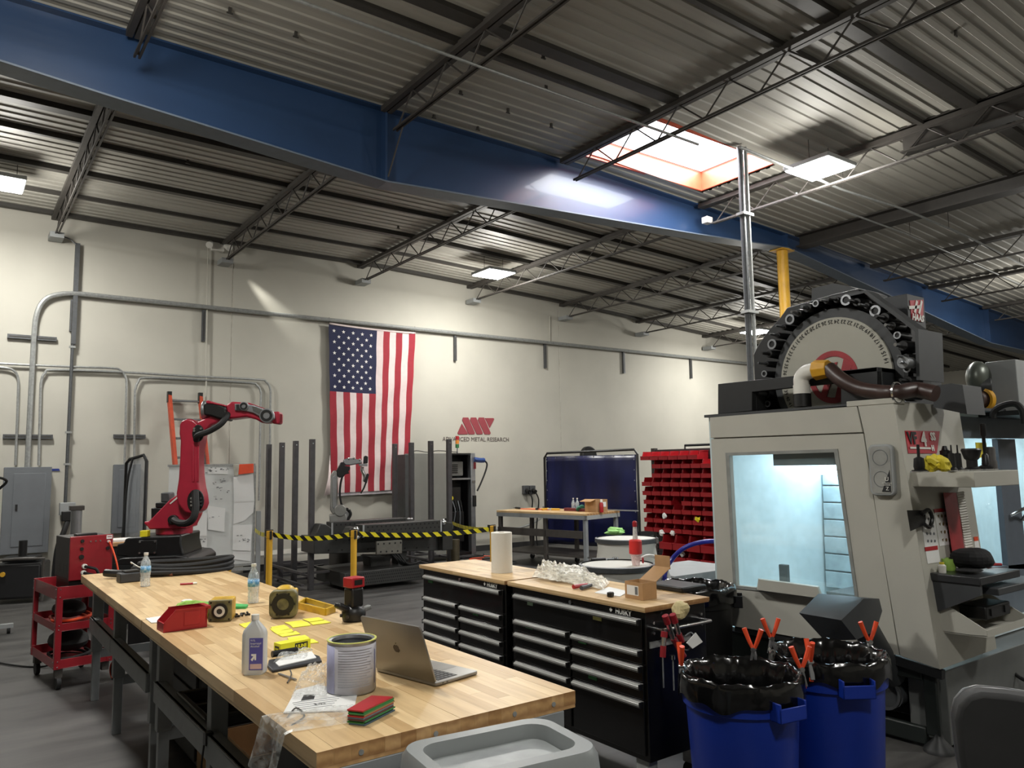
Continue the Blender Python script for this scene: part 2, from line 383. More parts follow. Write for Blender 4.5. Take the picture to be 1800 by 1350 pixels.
# bridging lines under the deck
def purlin(y, w, h, x0, x1, label):
    xs = [x0]+[x for x, _ in RZ if x0 < x < x1]+[x1]; m = MB()
    for a, b in zip(xs, xs[1:]):
        m.add([(a, y-w/2, zr(a)-h), (b, y-w/2, zr(b)-h), (b, y+w/2, zr(b)-h), (a, y+w/2, zr(a)-h), (a, y-w/2, zr(a)+.03), (b, y-w/2, zr(b)+.03), (b, y+w/2, zr(b)+.03), (a, y+w/2, zr(a)+.03)],
              [(0, 1, 2, 3), (4, 5, 6, 7), (0, 1, 5, 4), (2, 3, 7, 6), (0, 3, 7, 4), (1, 2, 6, 5)])
    return tag(m.build('bridging_bar', STEELD, smooth=False), label, 'beam', 'bridging bars under the deck')
for y, w, l in ((8.95, .13, 'first dark bridging bar behind the blue girder'), (9.72, .05, 'thin dark bridging bar, second behind the girder'), (10.8, .10, 'dark bridging bar midway between girder and white wall'),
                (11.75, .05, 'thin dark bridging bar closer to the white wall'), (12.72, .10, 'dark ledger bar running along the top of the white wall')):
    purlin(y, w, .05, -7, 24, l)
for y, w, x1, l in ((5.48, .06, 5.85, 'narrow dark bar left of the skylight'), (5.12, .14, 5.85, 'wide dark bar left of the skylight'), (3.85, .05, 10.6, 'narrow dark bar crossing above the bright bay light'),
                    (3.35, .13, 10.6, 'wide dark bar at the top right of the ceiling'), (1.7, .08, 10.6, 'dark bar nearest the camera overhead')):
    purlin(y, w, .045, -7, x1, l)
# blue tapered girder and its stiffeners
t, f = TF('blue_girder', 'deep blue tapered steel girder crossing the whole ceiling', 'girder', (3.5, 7.05, 4.5))
bot = [(-8, 5.0), (-3, 4.95), (.17, 4.87), (.94, 4.80), (3.5, 4.60), (8.24, 4.85), (10.44, 4.99), (17.4, 4.06), (25, 3.9)]
tops = [(x, zr(x)-.02) for x in (-8, 0, 3.4, 6.3, 10.4, 17.3, 25)]
MB().prism(bot+tops[::-1], 7.04, 7.06).build('web', BLUE, t, fr=f)
m = MB(); m2 = MB()
for P, W, mm in ((bot, .12, m), (tops, .10, m2)):
    for (a, za), (b, zb) in zip(P, P[1:]):
        mm.add([(a, 7.05-W, za), (b, 7.05-W, zb), (b, 7.05+W, zb), (a, 7.05+W, za), (a, 7.05-W, za-.016), (b, 7.05-W, zb-.016), (b, 7.05+W, zb-.016), (a, 7.05+W, za-.016)],
               [(0, 1, 2, 3), (4, 5, 6, 7), (0, 1, 5, 4), (2, 3, 7, 6), (0, 3, 7, 4), (1, 2, 6, 5)])
m.build('bottom_flange', BLUEF, t, fr=f); m2.build('top_flange', BLUE, t, fr=f)
for x, zb in ((3.5, 4.6), (10.44, 4.99), (17.4, 4.06)):
    MB().box(x-.012, x+.012, 6.94, 7.16, zb, zr(x)-.02).build('stiffener', BLUE, t, fr=f)
tag(MB().tube([(3.52, 6.62, 5.07), (3.5, 6.90, 4.63)], .008, smooth=1).build('brace_rod', STEEL), 'thin rod braced from the joist down to the girder stiffener', 'rod')
t, f = TF('yellow_column', 'yellow painted round column under the blue girder', 'column', (10.44, 7.05, 0))
MB().cyl((0, 0, .02), (0, 0, 4.95), .085, n=24).build('shaft', YEL, t); MB().box(-.16, .16, -.12, .12, 4.95, 4.975).build('cap_plate', YEL, t); MB().box(-.2, .2, -.2, .2, 0, .02).build('base_plate', YEL, t)
# dark cross beam from the column towards the camera
t, f = TF('cross_beam', 'dark deep steel cross beam running from the yellow column to the right edge', 'beam', (10.75, -2, 5.02))
m = MB(); m.box(-.12, .12, 0, 8.93, 0, .02); m.build('bottom_flange', STEELD, t); MB().box(-.01, .01, 0, 8.93, .02, .2).build('web', STEELD, t); MB().box(-.12, .12, 0, 8.93, .18, .2).build('top_flange', STEELD, t)
t, f = TF('short_beam', 'dark steel beam above the machine right of the bright bay light', 'beam', (8.45, -2, 5.05))
MB().box(-.09, .09, 0, 6.1, 0, .015).build('bottom_flange', STEELD, t); MB().box(-.008, .008, 0, 6.1, .015, .27).build('web', STEELD, t); MB().box(-.09, .09, 0, 6.1, .26, .275).build('top_flange', STEELD, t)

# ================================================================ bay lights
EM = mat('led_diffuser', (244, 250, 255), .4, emit=30, var=.01)
BL = ['off frame bay light at the left edge over the white wall', 'small bright bay light near the white wall above the logo', 'far bay light hidden behind the tool wheel', 'bay light just out of frame at the top left', 'large bright bay light right of the skylight',
      'bay light out of frame on the right', 'bay light behind the camera on the left', 'bay light behind the camera', 'bay light behind the camera on the right']
for i, (x, y) in enumerate(BAYS):
    z = zr(x)-.32
    t, f = TF('bay_light', BL[i], 'ceiling light', (x, y, z), 0, 'high bay lights')
    m = MB(); m.box(-.29, .29, -.29, .29, .02, .07); m.build('housing', GREYL, t, bevel=.01)
    MB().box(-.27, .27, -.27, .27, .008, .02).build('diffuser', EM, t)
    m = MB(); m.cyl((-.2, 0, .07), (-.2, 0, .32), .004, n=6); m.cyl((.2, 0, .07), (.2, 0, .32), .004, n=6); m.build('hanger', STEEL, t)
    area('bay_lamp', (x, y, z-.005), .52, .52, BAY_W, (1, .97, .90))
    l = bpy.data.lights.new('bay_fill', 'POINT'); l.energy = BAY_P; l.shadow_soft_size = .2; l.color = (1, .97, .90); o = bpy.data.objects.new('bay_fill', l); o.location = (x, y, z-.25); COL.objects.link(o)  # extra point lamp below each fixture, added to lift wall tops and ceiling
# ceiling conduits
def cond(name, pts, r, mtl, label, cat='conduit', group=None, smooth=1):
    return tag(MB().tube(pts, r, smooth=smooth).build(name, mtl), label, cat, group)
zc = lambda x: zr(x)-.36
cond('ceiling_conduit', [(x, 5.2, zc(x)) for x in (-2, 1.63, 3.5, 5.0, 6.3)], .014, GALV, 'pale conduit crossing the ceiling left of the skylight')
cond('ceiling_conduit', [az(1300, 258, 5.0), az(1480, 333, 4.99), az(1590, 368, 4.97), az(1700, 415, 4.93), az(1800, 467, 4.9), az(1900, 520, 4.88)], .016, GALV, 'upper of the two shiny conduits at the right of the ceiling')
cond('ceiling_conduit', [az(1400, 340, 5.0), az(1470, 366, 5.0), az(1590, 410, 4.97), az(1700, 458, 4.92), az(1800, 503, 4.88), az(1900, 550, 4.85)], .013, GALV, 'lower of the two shiny conduits at the right of the ceiling')
t, f = TF('power_pole', 'tall paired metal conduit rising behind the machine to the ceiling', 'conduit', (7.30, 5.42, 0))
MB().cyl((0, 0, 0), (0, 0, 5.33), .034).build('pipe', GALVD, t); MB().cyl((.062, -.03, 0), (.062, -.03, 5.33), .022).build('pipe', GALV, t)
for z in (1.4, 3.35, 4.5): MB().box(-.07, .11, -.07, .04, z, z+.03).build('clamp', GALV, t)
for px_, py_ in ((520, 62), (404, 20), (763, 205), (840, 226), (893, 196), (969, 222), (810, 163), (1007, 150), (1068, 170), (1680, 60), (955, 100), (700, 400), (330, 285), (780, 398), (170, 120), (960, 155)):
    p = az(px_, py_, 5.36); z = zr(p.x); p = az(px_, py_, z-.02); c = MB(); c.box(-.012, .012, -.01, .01, -.035, .02); c.box(-.025, .025, -.006, .006, -.04, -.03)
    o = c.build('deck_clip', STEELD, ceil); o.location = (p.x, p.y, z)
for a_, b_, zz in ((1483, 334, 4.99), (1668, 400, 4.94), (1600, 415, 4.97), (1793, 463, 4.9)):
    p = az(a_, b_, zz); tag(MB().cyl(p, (p.x, p.y, zr(p.x)), .004, n=6).build('hanger_rod', STEEL), 'thin hanger rod at %s of the shiny ceiling conduits' % {1483: 'the skylight end', 1668: 'the middle of the upper one', 1600: 'the lower one', 1793: 'the right frame end'}[a_], 'rod')
p = az(1215, 390, 5.02); t, f = TF('joist_end_block', 'small white block on the end of the orange lit joist by the skylight', 'bracket', (8.42, 6.85, 5.03)); MB().box(-.06, .06, -.05, .05, -.04, .05).build('block', WHITE, t, bevel=.006)
# ================================================================ things on the white wall
WY = 12.84
def wpts(pl, y=WY): return [ay(a, b, y) for a, b in pl]
cond('wall_conduit', [*wpts([(48, 822), (51, 760), (54, 700), (60, 590), (64, 555), (74, 532), (92, 520), (130, 516)], WY-.03), *[Vector((x, WY-.03, 4.29)) for x in (2, 3.4, 5.2, 7.5, 10, 12.5, 15, 19)]], .036, GALV, 'thick galvanised conduit bending right above the flag along the wall', smooth=3)
cond('wall_conduit', wpts([(-30, 636), (0, 639), (130, 645), (196, 647), (212, 651), (221, 664), (222, 690), (219, 818)]), .017, GALV, 'thin conduit crossing the thick one and dropping left of the grey panel', smooth=3)
cond('wall_conduit', wpts([(68, 818), (71, 700), (73, 668), (80, 655), (95, 650), (213, 654), (330, 661), (452, 667), (467, 671), (475, 684), (475, 720), (473, 880)]), .018, GALV, 'long thin conduit ending behind the steel posts', smooth=3)
cond('wall_conduit', wpts([(-30, 643), (5, 646), (22, 650), (31, 662), (32, 690), (27, 818)]), .017, GALV, 'thin conduit at the extreme left dropping to the panel', smooth=3)
cond('wall_conduit', wpts([(236, 815), (237, 700), (238, 684), (243, 671), (256, 664), (340, 667), (438, 673), (451, 677), (458, 688), (458, 720), (455, 880)]), .018, GALV, 'thin conduit looping above the ladder and robot', smooth=3)
cond('wall_conduit', wpts([(366, 430), (363, 600), (362, 800)], WY), .012, WALL, 'slim white painted conduit left of the panel joint')
cond('wall_conduit', wpts([(966, 556), (966, 604)], WY), .010, WALL, 'slim conduit above the strut right of the logo')
t, f = TF('wall_raceway', 'grey vertical raceway with pale couplings at the left of the wall', 'conduit', tuple(ay(118, 893, WY)))
P = wpts([(134.5, 428), (129, 605), (124, 700), (118, 893)], WY-.02)
x = (P[0].x+P[-1].x)/2
MB().box(x-.03, x+.03, WY-.05, WY+.02, P[1].z, P[0].z).build('channel', GALVD, t, fr=f)
MB().cyl((x-.01, WY-.02, P[-1].z), (x-.01, WY-.02, P[1].z), .022).build('pipe', GALVD, t, fr=f)
for py in (610, 760, 816): q = ay(122, py, WY); MB().box(x-.05, x+.03, WY-.05, WY, q.z-.015, q.z+.015).build('coupling', GALV, t, fr=f)
cond('flexible_lead', wpts([(93, 412), (105, 414), (122, 420), (134, 430)], 12.78), .01, GALVD, 'flexible lead from the far left joist seat to the raceway', 'cable', smooth=3)
# strut channels
def strut(a, b, label, w=.05):
    p, q = ay(*a, WY), ay(*b, WY); t, f = TF('strut_channel', label, 'strut', tuple(p), 0, 'strut channels on the white wall')
    vert = abs(p.z-q.z) > abs(p.x-q.x)
    if vert: q.x = p.x
    else: q.z = p.z
    if vert:
        MB().box(p.x-.025, p.x+.025, WY, WY+.05, q.z, p.z).build('channel', GALVD, t, fr=f); MB().box(p.x-.008, p.x+.008, WY-.004, WY, q.z+.02, p.z-.02).build('slot', STEELD, t, fr=f)
    else:
        MB().box(p.x, q.x, WY, WY+.05, p.z-.03, p.z+.03).build('channel', GALVD, t, fr=f); MB().box(p.x+.02, q.x-.02, WY-.004, WY, p.z-.008, p.z+.008).build('slot', STEELD, t, fr=f)
strut((128, 527), (124, 582), 'short vertical strut channel on the left raceway'); strut((359, 545), (357, 600), 'vertical strut channel above the ladder')
strut((801, 590), (801, 634), 'vertical strut channel right of the flag'); strut((959, 604), (959, 647), 'vertical strut channel near the panel joint'); strut((1097, 617), (1097, 656), 'vertical strut channel above the welding screen')
strut((1215, 628), (1215, 665), 'vertical strut channel nearest the tall pole'); strut((13, 590), (100, 594), 'horizontal strut channel high at the left'); strut((5, 767), (93, 767), 'horizontal strut channel over the big electrical panel'); strut((200, 767), (256, 767), 'horizontal strut channel left of the ladder')
# electrical panels
def panel(name, a, b, d, label, latch=True):
    p, q = ay(*a, 12.9-d), ay(*b, 12.9-d); t, f = TF(name, label, 'electrical panel', (p.x, 12.9-d, q.z))
    W, H = q.x-p.x, p.z-q.z
    MB().box(0, W, .015, d, 0, H).build('box', GREY, t, bevel=.006); MB().box(-.004, W+.004, 0, .014, -.004, H+.004).build('cover', GREY, t, bevel=.004)
    MB().box(W*.2, W*.88, -.008, 0, H*.08, H*.93).build('door', GREY, t, bevel=.004)
    if latch: MB().box(W*.26, W*.31, -.018, -.008, H*.5, H*.57).build('latch', BLK, t)
panel('electrical_panel', (8, 822), (84, 970), .18, 'large grey electrical panel at the left end of the wall'); panel('electrical_panel', (201, 817), (243, 935), .12, 'smaller grey electrical panel behind the clear curtain', False)
p = ay(88, 824, 12.89); tag(MB().prism([(0, 0), (.11, 0), (.125, -.03), (.02, -.03)], 12.885, 12.895).xf(Matrix.Translation((p.x, 0, p.z))).build('tape_scrap', mat('blue_tape', (30, 50, 130), .6)), 'small scrap of blue tape on the wall right of the big panel', 'tape')
# flag
t, f = TF('flag', 'large american flag hanging vertically on the white wall', 'flag', (5.4, 12.8, 1.24))
FR_, FW_, FB_ = mat('flag_red', (150, 34, 48), .8, var=.05), mat('flag_white', (214, 198, 196), .8, var=.04), mat('flag_blue', (22, 26, 62), .8, var=.05)
TLc, TRc, BRc, BLc = ay(578, 570, 12.8), ay(730, 587, 12.8), ay(716, 860, 12.8), ay(583, 867, 12.8)
def fl(u, v, dy=0):
    a = TLc.lerp(TRc, u); b = BLc.lerp(BRc, u); p = a.lerp(b, v)
    p.y = 12.80+.018*math.sin(u*17+v*2.2)*(.25+v)+.008*math.sin(v*30+u*9)-dy
    p.z -= .035*math.sin(PI*u)*(1-v)*.6; return p
def kf(i, j):
    u = (i+.5)/39; v = (j+.5)/40
    if u < 7/13 and v < .405: return 2
    return (i//3) % 2
m = MB(); m.grid(fl, 39, 40, kf=kf); m.build('cloth', [FR_, FW_, FB_], t, fr=f)
for r in range(11):
    for c in range(5 if r % 2 == 0 else 4):
        m = MB()
        u = (7/13)*((c*2+1+(r % 2))/10.4+.01); v = .405*(r+1)/12.0; ctr = fl(u, v, .006); R = .036; vs = []
        for k in range(10):
            a = PI/2+k*PI/5; rr = R if k % 2 == 0 else R*.42; vs.append((ctr.x+rr*math.cos(a), ctr.y, ctr.z+rr*math.sin(a)))
        m.add(vs+[(ctr.x, ctr.y, ctr.z)], [(k, (k+1) % 10, 10) for k in range(10)]); m.build('star', WINK, t, fr=f, smooth=False)
m = MB(); m.grid(lambda u, v: fl(u*.93, 1)+Vector((-.02*v, .012, .01-.065*v)), 20, 1); m.build('hem', mat('hem_grey', (176, 170, 174), .8), t, fr=f)
m = MB(); m.grid(lambda u, v: Vector((fl(u, 0).x, 12.79, fl(u, 0).z+.03*(1-v))), 20, 1); m.build('heading', FW_, t, fr=f, solid=.004)
MB().add([ay(580, 800, 12.82), ay(584, 868, 12.82), ay(570, 872, 12.70), ay(577, 840, 12.75)], [(0, 1, 2, 3)]).build('curled_corner', FW_, t, fr=f, solid=.003)
m = MB(); 
for u in (0.0, .99): p = fl(u, 0); m.cyl((p.x, 12.79, p.z), (p.x, 12.79, 4.33), .004, n=6)
m.build('tie', BLK, t, fr=f)
# wall logo
t, f = TF('wall_logo', 'dark red slanted wall logo with serif company lettering below', 'sign', (8.5, 12.895, 2.15))
LR = mat('logo_red', (142, 58, 66), .7, var=.03)
def lg(poly, nm='bar'):
    pts = [ay(560+a/3.75, 540+b/3.75, 12.895) for a, b in poly]
    MB().prism([(p.x, p.z) for p in pts], 12.888, 12.899).build('logo_'+nm, LR, t, fr=f)
lg([(944, 768), (984, 832), (980, 838), (921, 838), (915, 830)], 'foot')
for k in (0, 52, 104): lg([(952+k, 727), (986+k, 727), (1030+k*1.0, 830), (1024+k, 838), (990+k, 838), (946+k, 745)])
lg([(1096, 731), (1152, 731), (1157, 738), (1127, 796)], 'flag')
p = ay(838, 772.5, 12.895)
text('ADVANCED METAL RESEARCH', .118, 'lettering', mat('logo_ink', (92, 80, 78), .7), t, (p.x, 12.892, p.z), (1, 0, 0), (0, 0, 1), fr=f, sx=.98)
# outlets on the wall beside the welding screen
for i, px_ in enumerate((925, 936)):
    p = ay(px_, 862, WY); t, f = TF('power_socket', ('left', 'right')[i]+' surface socket with hanging plug lead left of the welding screen', 'socket', tuple(p), 0, 'sockets beside the welding screen')
    MB().box(-.07, .07, -.02, .06, -.08, .1).build('back_box', GALVD, t, bevel=.01); MB().cyl((0, -.02, 0), (0, -.1, -.03), .045).build('plug', BLK, t)
    MB().tube([(0, -.1, -.03), (.05, -.14, -.2), (.06, -.08, -.5), (.04, -.05, -.9), (.1, -.02, -1.2)], .014).build('lead', RUB, t)
cond('floor_conduit', wpts([(838, 932), (890, 930), (920, 926), (945, 915), (955, 905), (955, 890)], 12.8), .02, GALV, 'low conduit curving up the wall behind the far workbench', smooth=3)
# emergency light heads at the joist seat
p = ay(384, 438, 12.7); t, f = TF('emergency_light', 'small twin head light beside the second joist seat', 'light', tuple(p))
MB().box(-.1, .1, .02, .1, -.02, .1).build('body', WHITE, t, bevel=.01)
for s in (-1, 1): MB().cyl((s*.12, .02, .08), (s*.16, -.06, .03), .045, .055).build('head', WHITE, t)

# ladder
t, f = TF('extension_ladder', 'orange fibreglass extension ladder leaning on the wall behind the robot', 'ladder', (3.0, 11.9, 0))
def LP(u, s): # s=0 foot .. 1 top ; u across
    return Vector((2.72+u*.46+(1-s)*.08, 11.75+1.03*s, 2.84*s))
LADO = mat('ladder_orange', (186, 74, 46), .5)
for u in (0, 1): MB().bar(LP(u, 0), LP(u, 1), .05, .09).build('rail', LADO, t, fr=f)
for k in range(1, 10): s = k/9.6+.03; MB().cyl(LP(0, s), LP(1, s), .017).build('rung', ALU, t, fr=f)
for u in (.28, .9): MB().bar(LP(u, .02)-Vector((0, .07, 0)), LP(u, .82)-Vector((0, .07, 0)), .02, .03).build('fly_rail', STEEL, t, fr=f)
for u in (0, 1): MB().box(-.03, .03, -.05, .03, -.12, .05).xf(Matrix.Translation(LP(u, 1))).build('top_cap', BLK, t, fr=f)

# ================================================================ red robot arm
t, f = TF('red_robot_arm', 'red six axis robot arm on a black pedestal by the ladder', 'robot arm', tuple(az(300, 985, .74).xy*1.0)+(0,), -YAW*.85)
o = az(290, 985, .74); q = 8.3/ray(290, 985).y; o = CAM+ray(290, 985)*q
t.location = (o.x, o.y, 0); f = Fr((o.x, o.y, 0), -YAW*.85)
def c5(P, n=0): return [f.v(230+a/3.857, 660+b/3.857, n) for a, b in P]
def c3(P, n=0): return [f.v(a/3, 380+b/3, n) for a, b in P]
def cz(P, n=0): return [f.v(180+a/5.625, 880+b/5.625, n) for a, b in P]
zb = cz([(600, 545)])[0][1]
b0 = cz([(235, 600)])[0][0]; b1 = cz([(985, 600)])[0][0]; cxm = (b0+b1)/2+.12
MB().box(cxm-.35, cxm+.35, -.25, .45, 0, zb-.1).build('pedestal', BLKM, t, bevel=.01)
MB().prism(cz([(232, 600), (985, 600), (980, 560), (935, 520), (820, 510), (320, 535), (285, 545)]), -.30, .5).build('riser_plate', BLKM, t, bevel=.01)
MB().prism(cz([(235, 410), (300, 400), (310, 360), (345, 348), (500, 338), (855, 320), (848, 400), (870, 490), (875, 520), (350, 555), (320, 530), (228, 525)]), -.22, .38).build('base', BLKM, t, bevel=.015)
h = f.v(180+450/5.625, 880+460/5.625, -.22); MB().box(h[0]-.085, h[0]+.085, -.232, -.22, h[1]-.065, h[1]+.065).build('cover_plate', BLK, t, bevel=.004)
m = MB()
for sx in (-1, 1):
    for sz in (-1, 1): m.cyl((h[0]+sx*.07, -.24, h[1]+sz*.052), (h[0]+sx*.07, -.232, h[1]+sz*.052), .01, n=8)
m.build('screws', CHR, t)
a = cz([(505, 330)])[0]; b = cz([(862, 325)])[0]; c0 = ((a[0]+b[0])/2, .08); R = (b[0]-a[0])/2; zt = cz([(862, 240)])[0][1]
MB().lathe([(R*.9, a[1]-.02), (R, a[1]), (R, a[1]+.07), (R*.93, a[1]+.08), (R*.93, a[1]+.1), (R*1.02, a[1]+.11), (R*1.02, zt), (.01, zt)], (c0[0], c0[1], 0), 32).build('turntable', REDR, t)
p = cz([(482, 322)])[0]; MB().box(p[0]-.035, p[0]+.035, -.2, -.12, p[1]-.03, p[1]+.04).build('yellow_stop', YELT, t, bevel=.005)
MB().prism(c5([(118, 985), (150, 985), (290, 840), (355, 795), (400, 820), (440, 935), (430, 960), (402, 1015), (400, 1032), (152, 1038), (145, 1020), (120, 1003)]), -.12, .25).build('shoulder', REDR, t, bevel=.02)
MB().prism(c5([(262, 868), (325, 812), (322, 830), (270, 872)], -.125), -.128, -.12).build('pale_edge', WHITE, t)
m = MB(); m.prism(c5([(136, 898), (215, 898), (215, 965), (165, 978), (136, 975)]), .0, .24); m.prism(c5([(165, 862), (272, 862), (255, 898), (165, 898)]), .0, .22); m.build('motor', BLK, t, bevel=.01)
MB().prism(c5([(190, 796), (250, 796), (258, 862), (190, 862)]), .05, .2).build('connector_block', GALVD, t, bevel=.01)
MB().prism(c5([(378, 340), (392, 318), (430, 300), (468, 308), (500, 335), (522, 400), (512, 450), (499, 520), (497, 600), (500, 680), (512, 760), (524, 810), (530, 865), (515, 908), (470, 935), (412, 920), (366, 862), (357, 795), (372, 700), (380, 560), (384, 450), (376, 400)]), -.22, .02).build('upper_arm', REDR, t, bevel=.025, seg=3)
MB().prism(c5([(412, 470), (428, 470), (432, 720), (418, 720)], -.22), -.232, -.22).build('rib', REDR, t, bevel=.004)
MB().prism(c5([(452, 470), (466, 470), (462, 720), (448, 720)], -.22), -.232, -.22).build('rib', REDR, t, bevel=.004)
def disc(pxl, rx, rz, n, th, k=20):
    x, z = c5([pxl], n)[0]; sc = abs(c5([(pxl[0]+100, pxl[1])], n)[0][0]-x)/100
    return [(x+rx*sc*math.cos(2*PI*i/k), z+rz*sc*math.sin(2*PI*i/k)) for i in range(k)]
MB().prism(disc((458, 392), 40, 60, -.22, 0), -.235, -.215).build('elbow_cover', BLK, t, bevel=.005)
MB().prism(disc((441, 850), 57, 80, -.22, 0), -.235, -.215).build('shoulder_cover', BLK, t, bevel=.005)
for (a, b) in ((432, 360), (432, 376), (478, 360), (412, 833), (412, 856), (412, 880), (476, 833), (476, 856), (476, 880)):
    MB().prism(disc((a, b), 8, 8, -.235, 0, 8), -.25, -.235).build('bolt', CHR, t)
MB().prism(disc((293, 978), 36, 34, -.12, 0), -.16, -.12).build('side_flange', BLK, t, bevel=.006)
def c5p(a, b, n): x, z = f.v(230+a/3.857, 660+b/3.857, n); return Vector((x, n, z))
def c3p(a, b, n): x, z = f.v(a/3, 380+b/3, n); return Vector((x, n, z))
MB().tube([c5p(293, 980, -.16), c5p(330, 1000, -.26), c5p(385, 1000, -.33), c5p(425, 965, -.35), c5p(440, 900, -.33), c5p(438, 840, -.3), c5p(436, 785, -.26)], .034, n=10).build('hose', RUB, t)
MB().prism(c3([(1042, 1100), (1100, 1075), (1145, 1045), (1215, 1035), (1225, 1065), (1140, 1105), (1098, 1150), (1060, 1130)]), -.16, .06).build('elbow_link', REDR, t, bevel=.02)
MB().prism(c3([(1100, 1000), (1120, 984), (1160, 990), (1215, 1008), (1226, 1045), (1216, 1082), (1180, 1076), (1140, 1062), (1105, 1058)]), -.2, .1).build('elbow_housing', BLK, t, bevel=.02)
MB().prism(c3([(1118, 984), (1130, 980), (1150, 988), (1215, 1003), (1218, 1012), (1150, 998), (1120, 996)]), -.21, .1).build('elbow_rim', REDR, t, bevel=.006)
p = c3([(1106, 1027)])[0]; MB().cyl((p[0]-.05, -.05, p[1]), (p[0]+.03, -.05, p[1]), .10, n=24).build('elbow_motor_cap', ALU, t, bevel=.01)
MB().prism(c3([(1212, 1004), (1240, 984), (1330, 990), (1400, 1015), (1460, 1040), (1460, 1090), (1400, 1096), (1370, 1078), (1320, 1064), (1222, 1076)]), -.16, .06).build('forearm', REDR, t, bevel=.02)
MB().prism(c3([(1240, 990), (1300, 990), (1345, 998), (1405, 1020), (1450, 1040), (1452, 1070), (1425, 1084), (1395, 1072), (1340, 1040), (1300, 1030), (1240, 1026)], -.16), -.185, -.158).build('silver_cover', ALU, t, bevel=.008)
MB().prism(c3([(1246, 994), (1276, 994), (1276, 1024), (1246, 1022)], -.185), -.19, -.184).build('recess', BLK, t)
MB().prism(c3([(1330, 1003), (1352, 1006), (1400, 1030), (1405, 1060), (1385, 1052), (1335, 1028)], -.185), -.19, -.184).build('recess', mat('recess_grey', (84, 84, 80), .5), t)
for (a, b), r in (((1311, 1010), .045), ((1428, 1058), .072)):
    p = c3([(a, b)])[0]
    MB().cyl((p[0], -.2, p[1]), (p[0], -.15, p[1]), r, n=24).build('joint_disc', ALU, t, bevel=.004); MB().ring((p[0], -.206, p[1]), (0, 1, 0), r*.45, r*.8, .008).build('joint_ring', BLK, t)
MB().prism(c3([(1455, 1036), (1484, 1034), (1491, 1050), (1490, 1090), (1482, 1100), (1452, 1098), (1448, 1080)]), -.13, .03).build('wrist', REDR, t, bevel=.015)
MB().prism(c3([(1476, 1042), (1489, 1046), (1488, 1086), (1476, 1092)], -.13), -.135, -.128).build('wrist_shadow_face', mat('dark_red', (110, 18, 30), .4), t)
MB().tube([c3p(1035, 1180, -.25), c3p(1045, 1155, -.3), c3p(1100, 1135, -.3), c3p(1160, 1100, -.3), c3p(1190, 1065, -.27), c3p(1200, 1045, -.2)], .03, n=10).build('hose', RUB, t)

# ================================================================ whiteboard on a frame
o = CAM+ray(465, 1000)*(10.9/ray(465, 1000).y)
t, f = TF('whiteboard', 'whiteboard on a grey frame covered in taped paper sheets', 'whiteboard', (o.x, o.y, 0), -.25)
def bv(a, b, n=0): return f.v(230+a/3.857, 660+b/3.857, n)
A, B = bv(395, 632), bv(835, 612); C = bv(835, 1270)
x0 = A[0]-.25; x1 = B[0]; z1 = B[1]; z0 = C[1]
MB().box(x0, x1, 0, .02, z0, z1).build('board', mat('board_white', (206, 208, 206), .3, var=.02), t)
for nm, bx in (('frame_rail', (x0-.02, x1+.02, -.01, .03, z1, z1+.03)), ('frame_rail', (x0-.02, x1+.02, -.01, .03, z0-.03, z0)), ('frame_post', (x1, x1+.03, -.01, .03, z0, z1))): MB().box(*bx).build(nm, GALV, t)
p = bv(862, 920); MB().box(p[0]-.02, p[0]+.045, .02, .09, 0, p[1]).build('stand_post', GREYL, t, bevel=.005); MB().box(x0+.1, x0+.16, .02, .08, 0, z1).build('stand_post', GREYL, t)
MB().box(x0, x1+.05, -.05, .0, z0-.09, z0-.05).build('marker_rail', GALV, t); MB().box(x0-.1, x1+.1, -.25, .3, 0, .04).build('foot_bar', GREYL, t)
MB().box(x1-.5, x1-.36, -.054, -.05, z0-.085, z0-.06).build('yellow_mark', YELT, t)
random.seed(3)
for P in (((520, 882), (640, 900), (634, 1062), (522, 1045)), ((695, 690), (830, 668), (838, 850), (700, 860)), ((700, 850), (838, 850), (830, 930), (770, 985), (695, 1008)), ((693, 1018), (825, 1010), (812, 1190), (690, 1185)),
          ((410, 935), (518, 930), (515, 1090), (408, 1088)), ((408, 1085), (518, 1088), (512, 1240), (405, 1235)), ((692, 1190), (815, 1192), (810, 1260), (688, 1245)), ((525, 625), (660, 628), (658, 668), (525, 668))):
    n = -random.uniform(.012, .03); MB().prism([bv(a, b, n) for a, b in P], n, n+.003).build('paper_sheet', PAPER, t)
m = MB()
for i in range(70):
    a = random.choice([(530, 650), (560, 640), (620, 640), (565, 730), (600, 770), (590, 715), (640, 795), (655, 710), (570, 830), (480, 1120), (485, 1170), (740, 1080), (760, 1120), (560, 960)])
    a = (a[0]+random.uniform(-30, 40), a[1]+random.uniform(-12, 12)); w_ = random.uniform(4, 16)
    p, q = bv(*a, -.034), bv(a[0]+w_, a[1]+random.uniform(-4, 4), -.034); m.box(p[0], q[0], -.035, -.0335, p[1], p[1]+.008)
m.build('handwriting', mat('marker_grey', (96, 96, 98), .7), t)
P = [bv(a, b, -.05) for a, b in ((735, 603), (832, 598), (832, 660), (730, 672))]; tag(MB().prism(P, -.055, -.03).xf(Matrix.Translation(t.location) @ Matrix.Rotation(f.rz, 4, 'Z')).build('orange_cloth', ORG, bevel=.005), 'orange cloth hanging over the whiteboard top corner', 'cloth')
P = [bv(a, b, -.045) for a, b in ((694, 602), (738, 602), (728, 680), (700, 682))]; tag(MB().prism(P, -.05, -.03).xf(Matrix.Translation(t.location) @ Matrix.Rotation(f.rz, 4, 'Z')).build('grey_cloth', mat('cloth_grey', (176, 172, 160), .9), bevel=.005), 'pale cloth beside the orange one on the whiteboard', 'cloth')

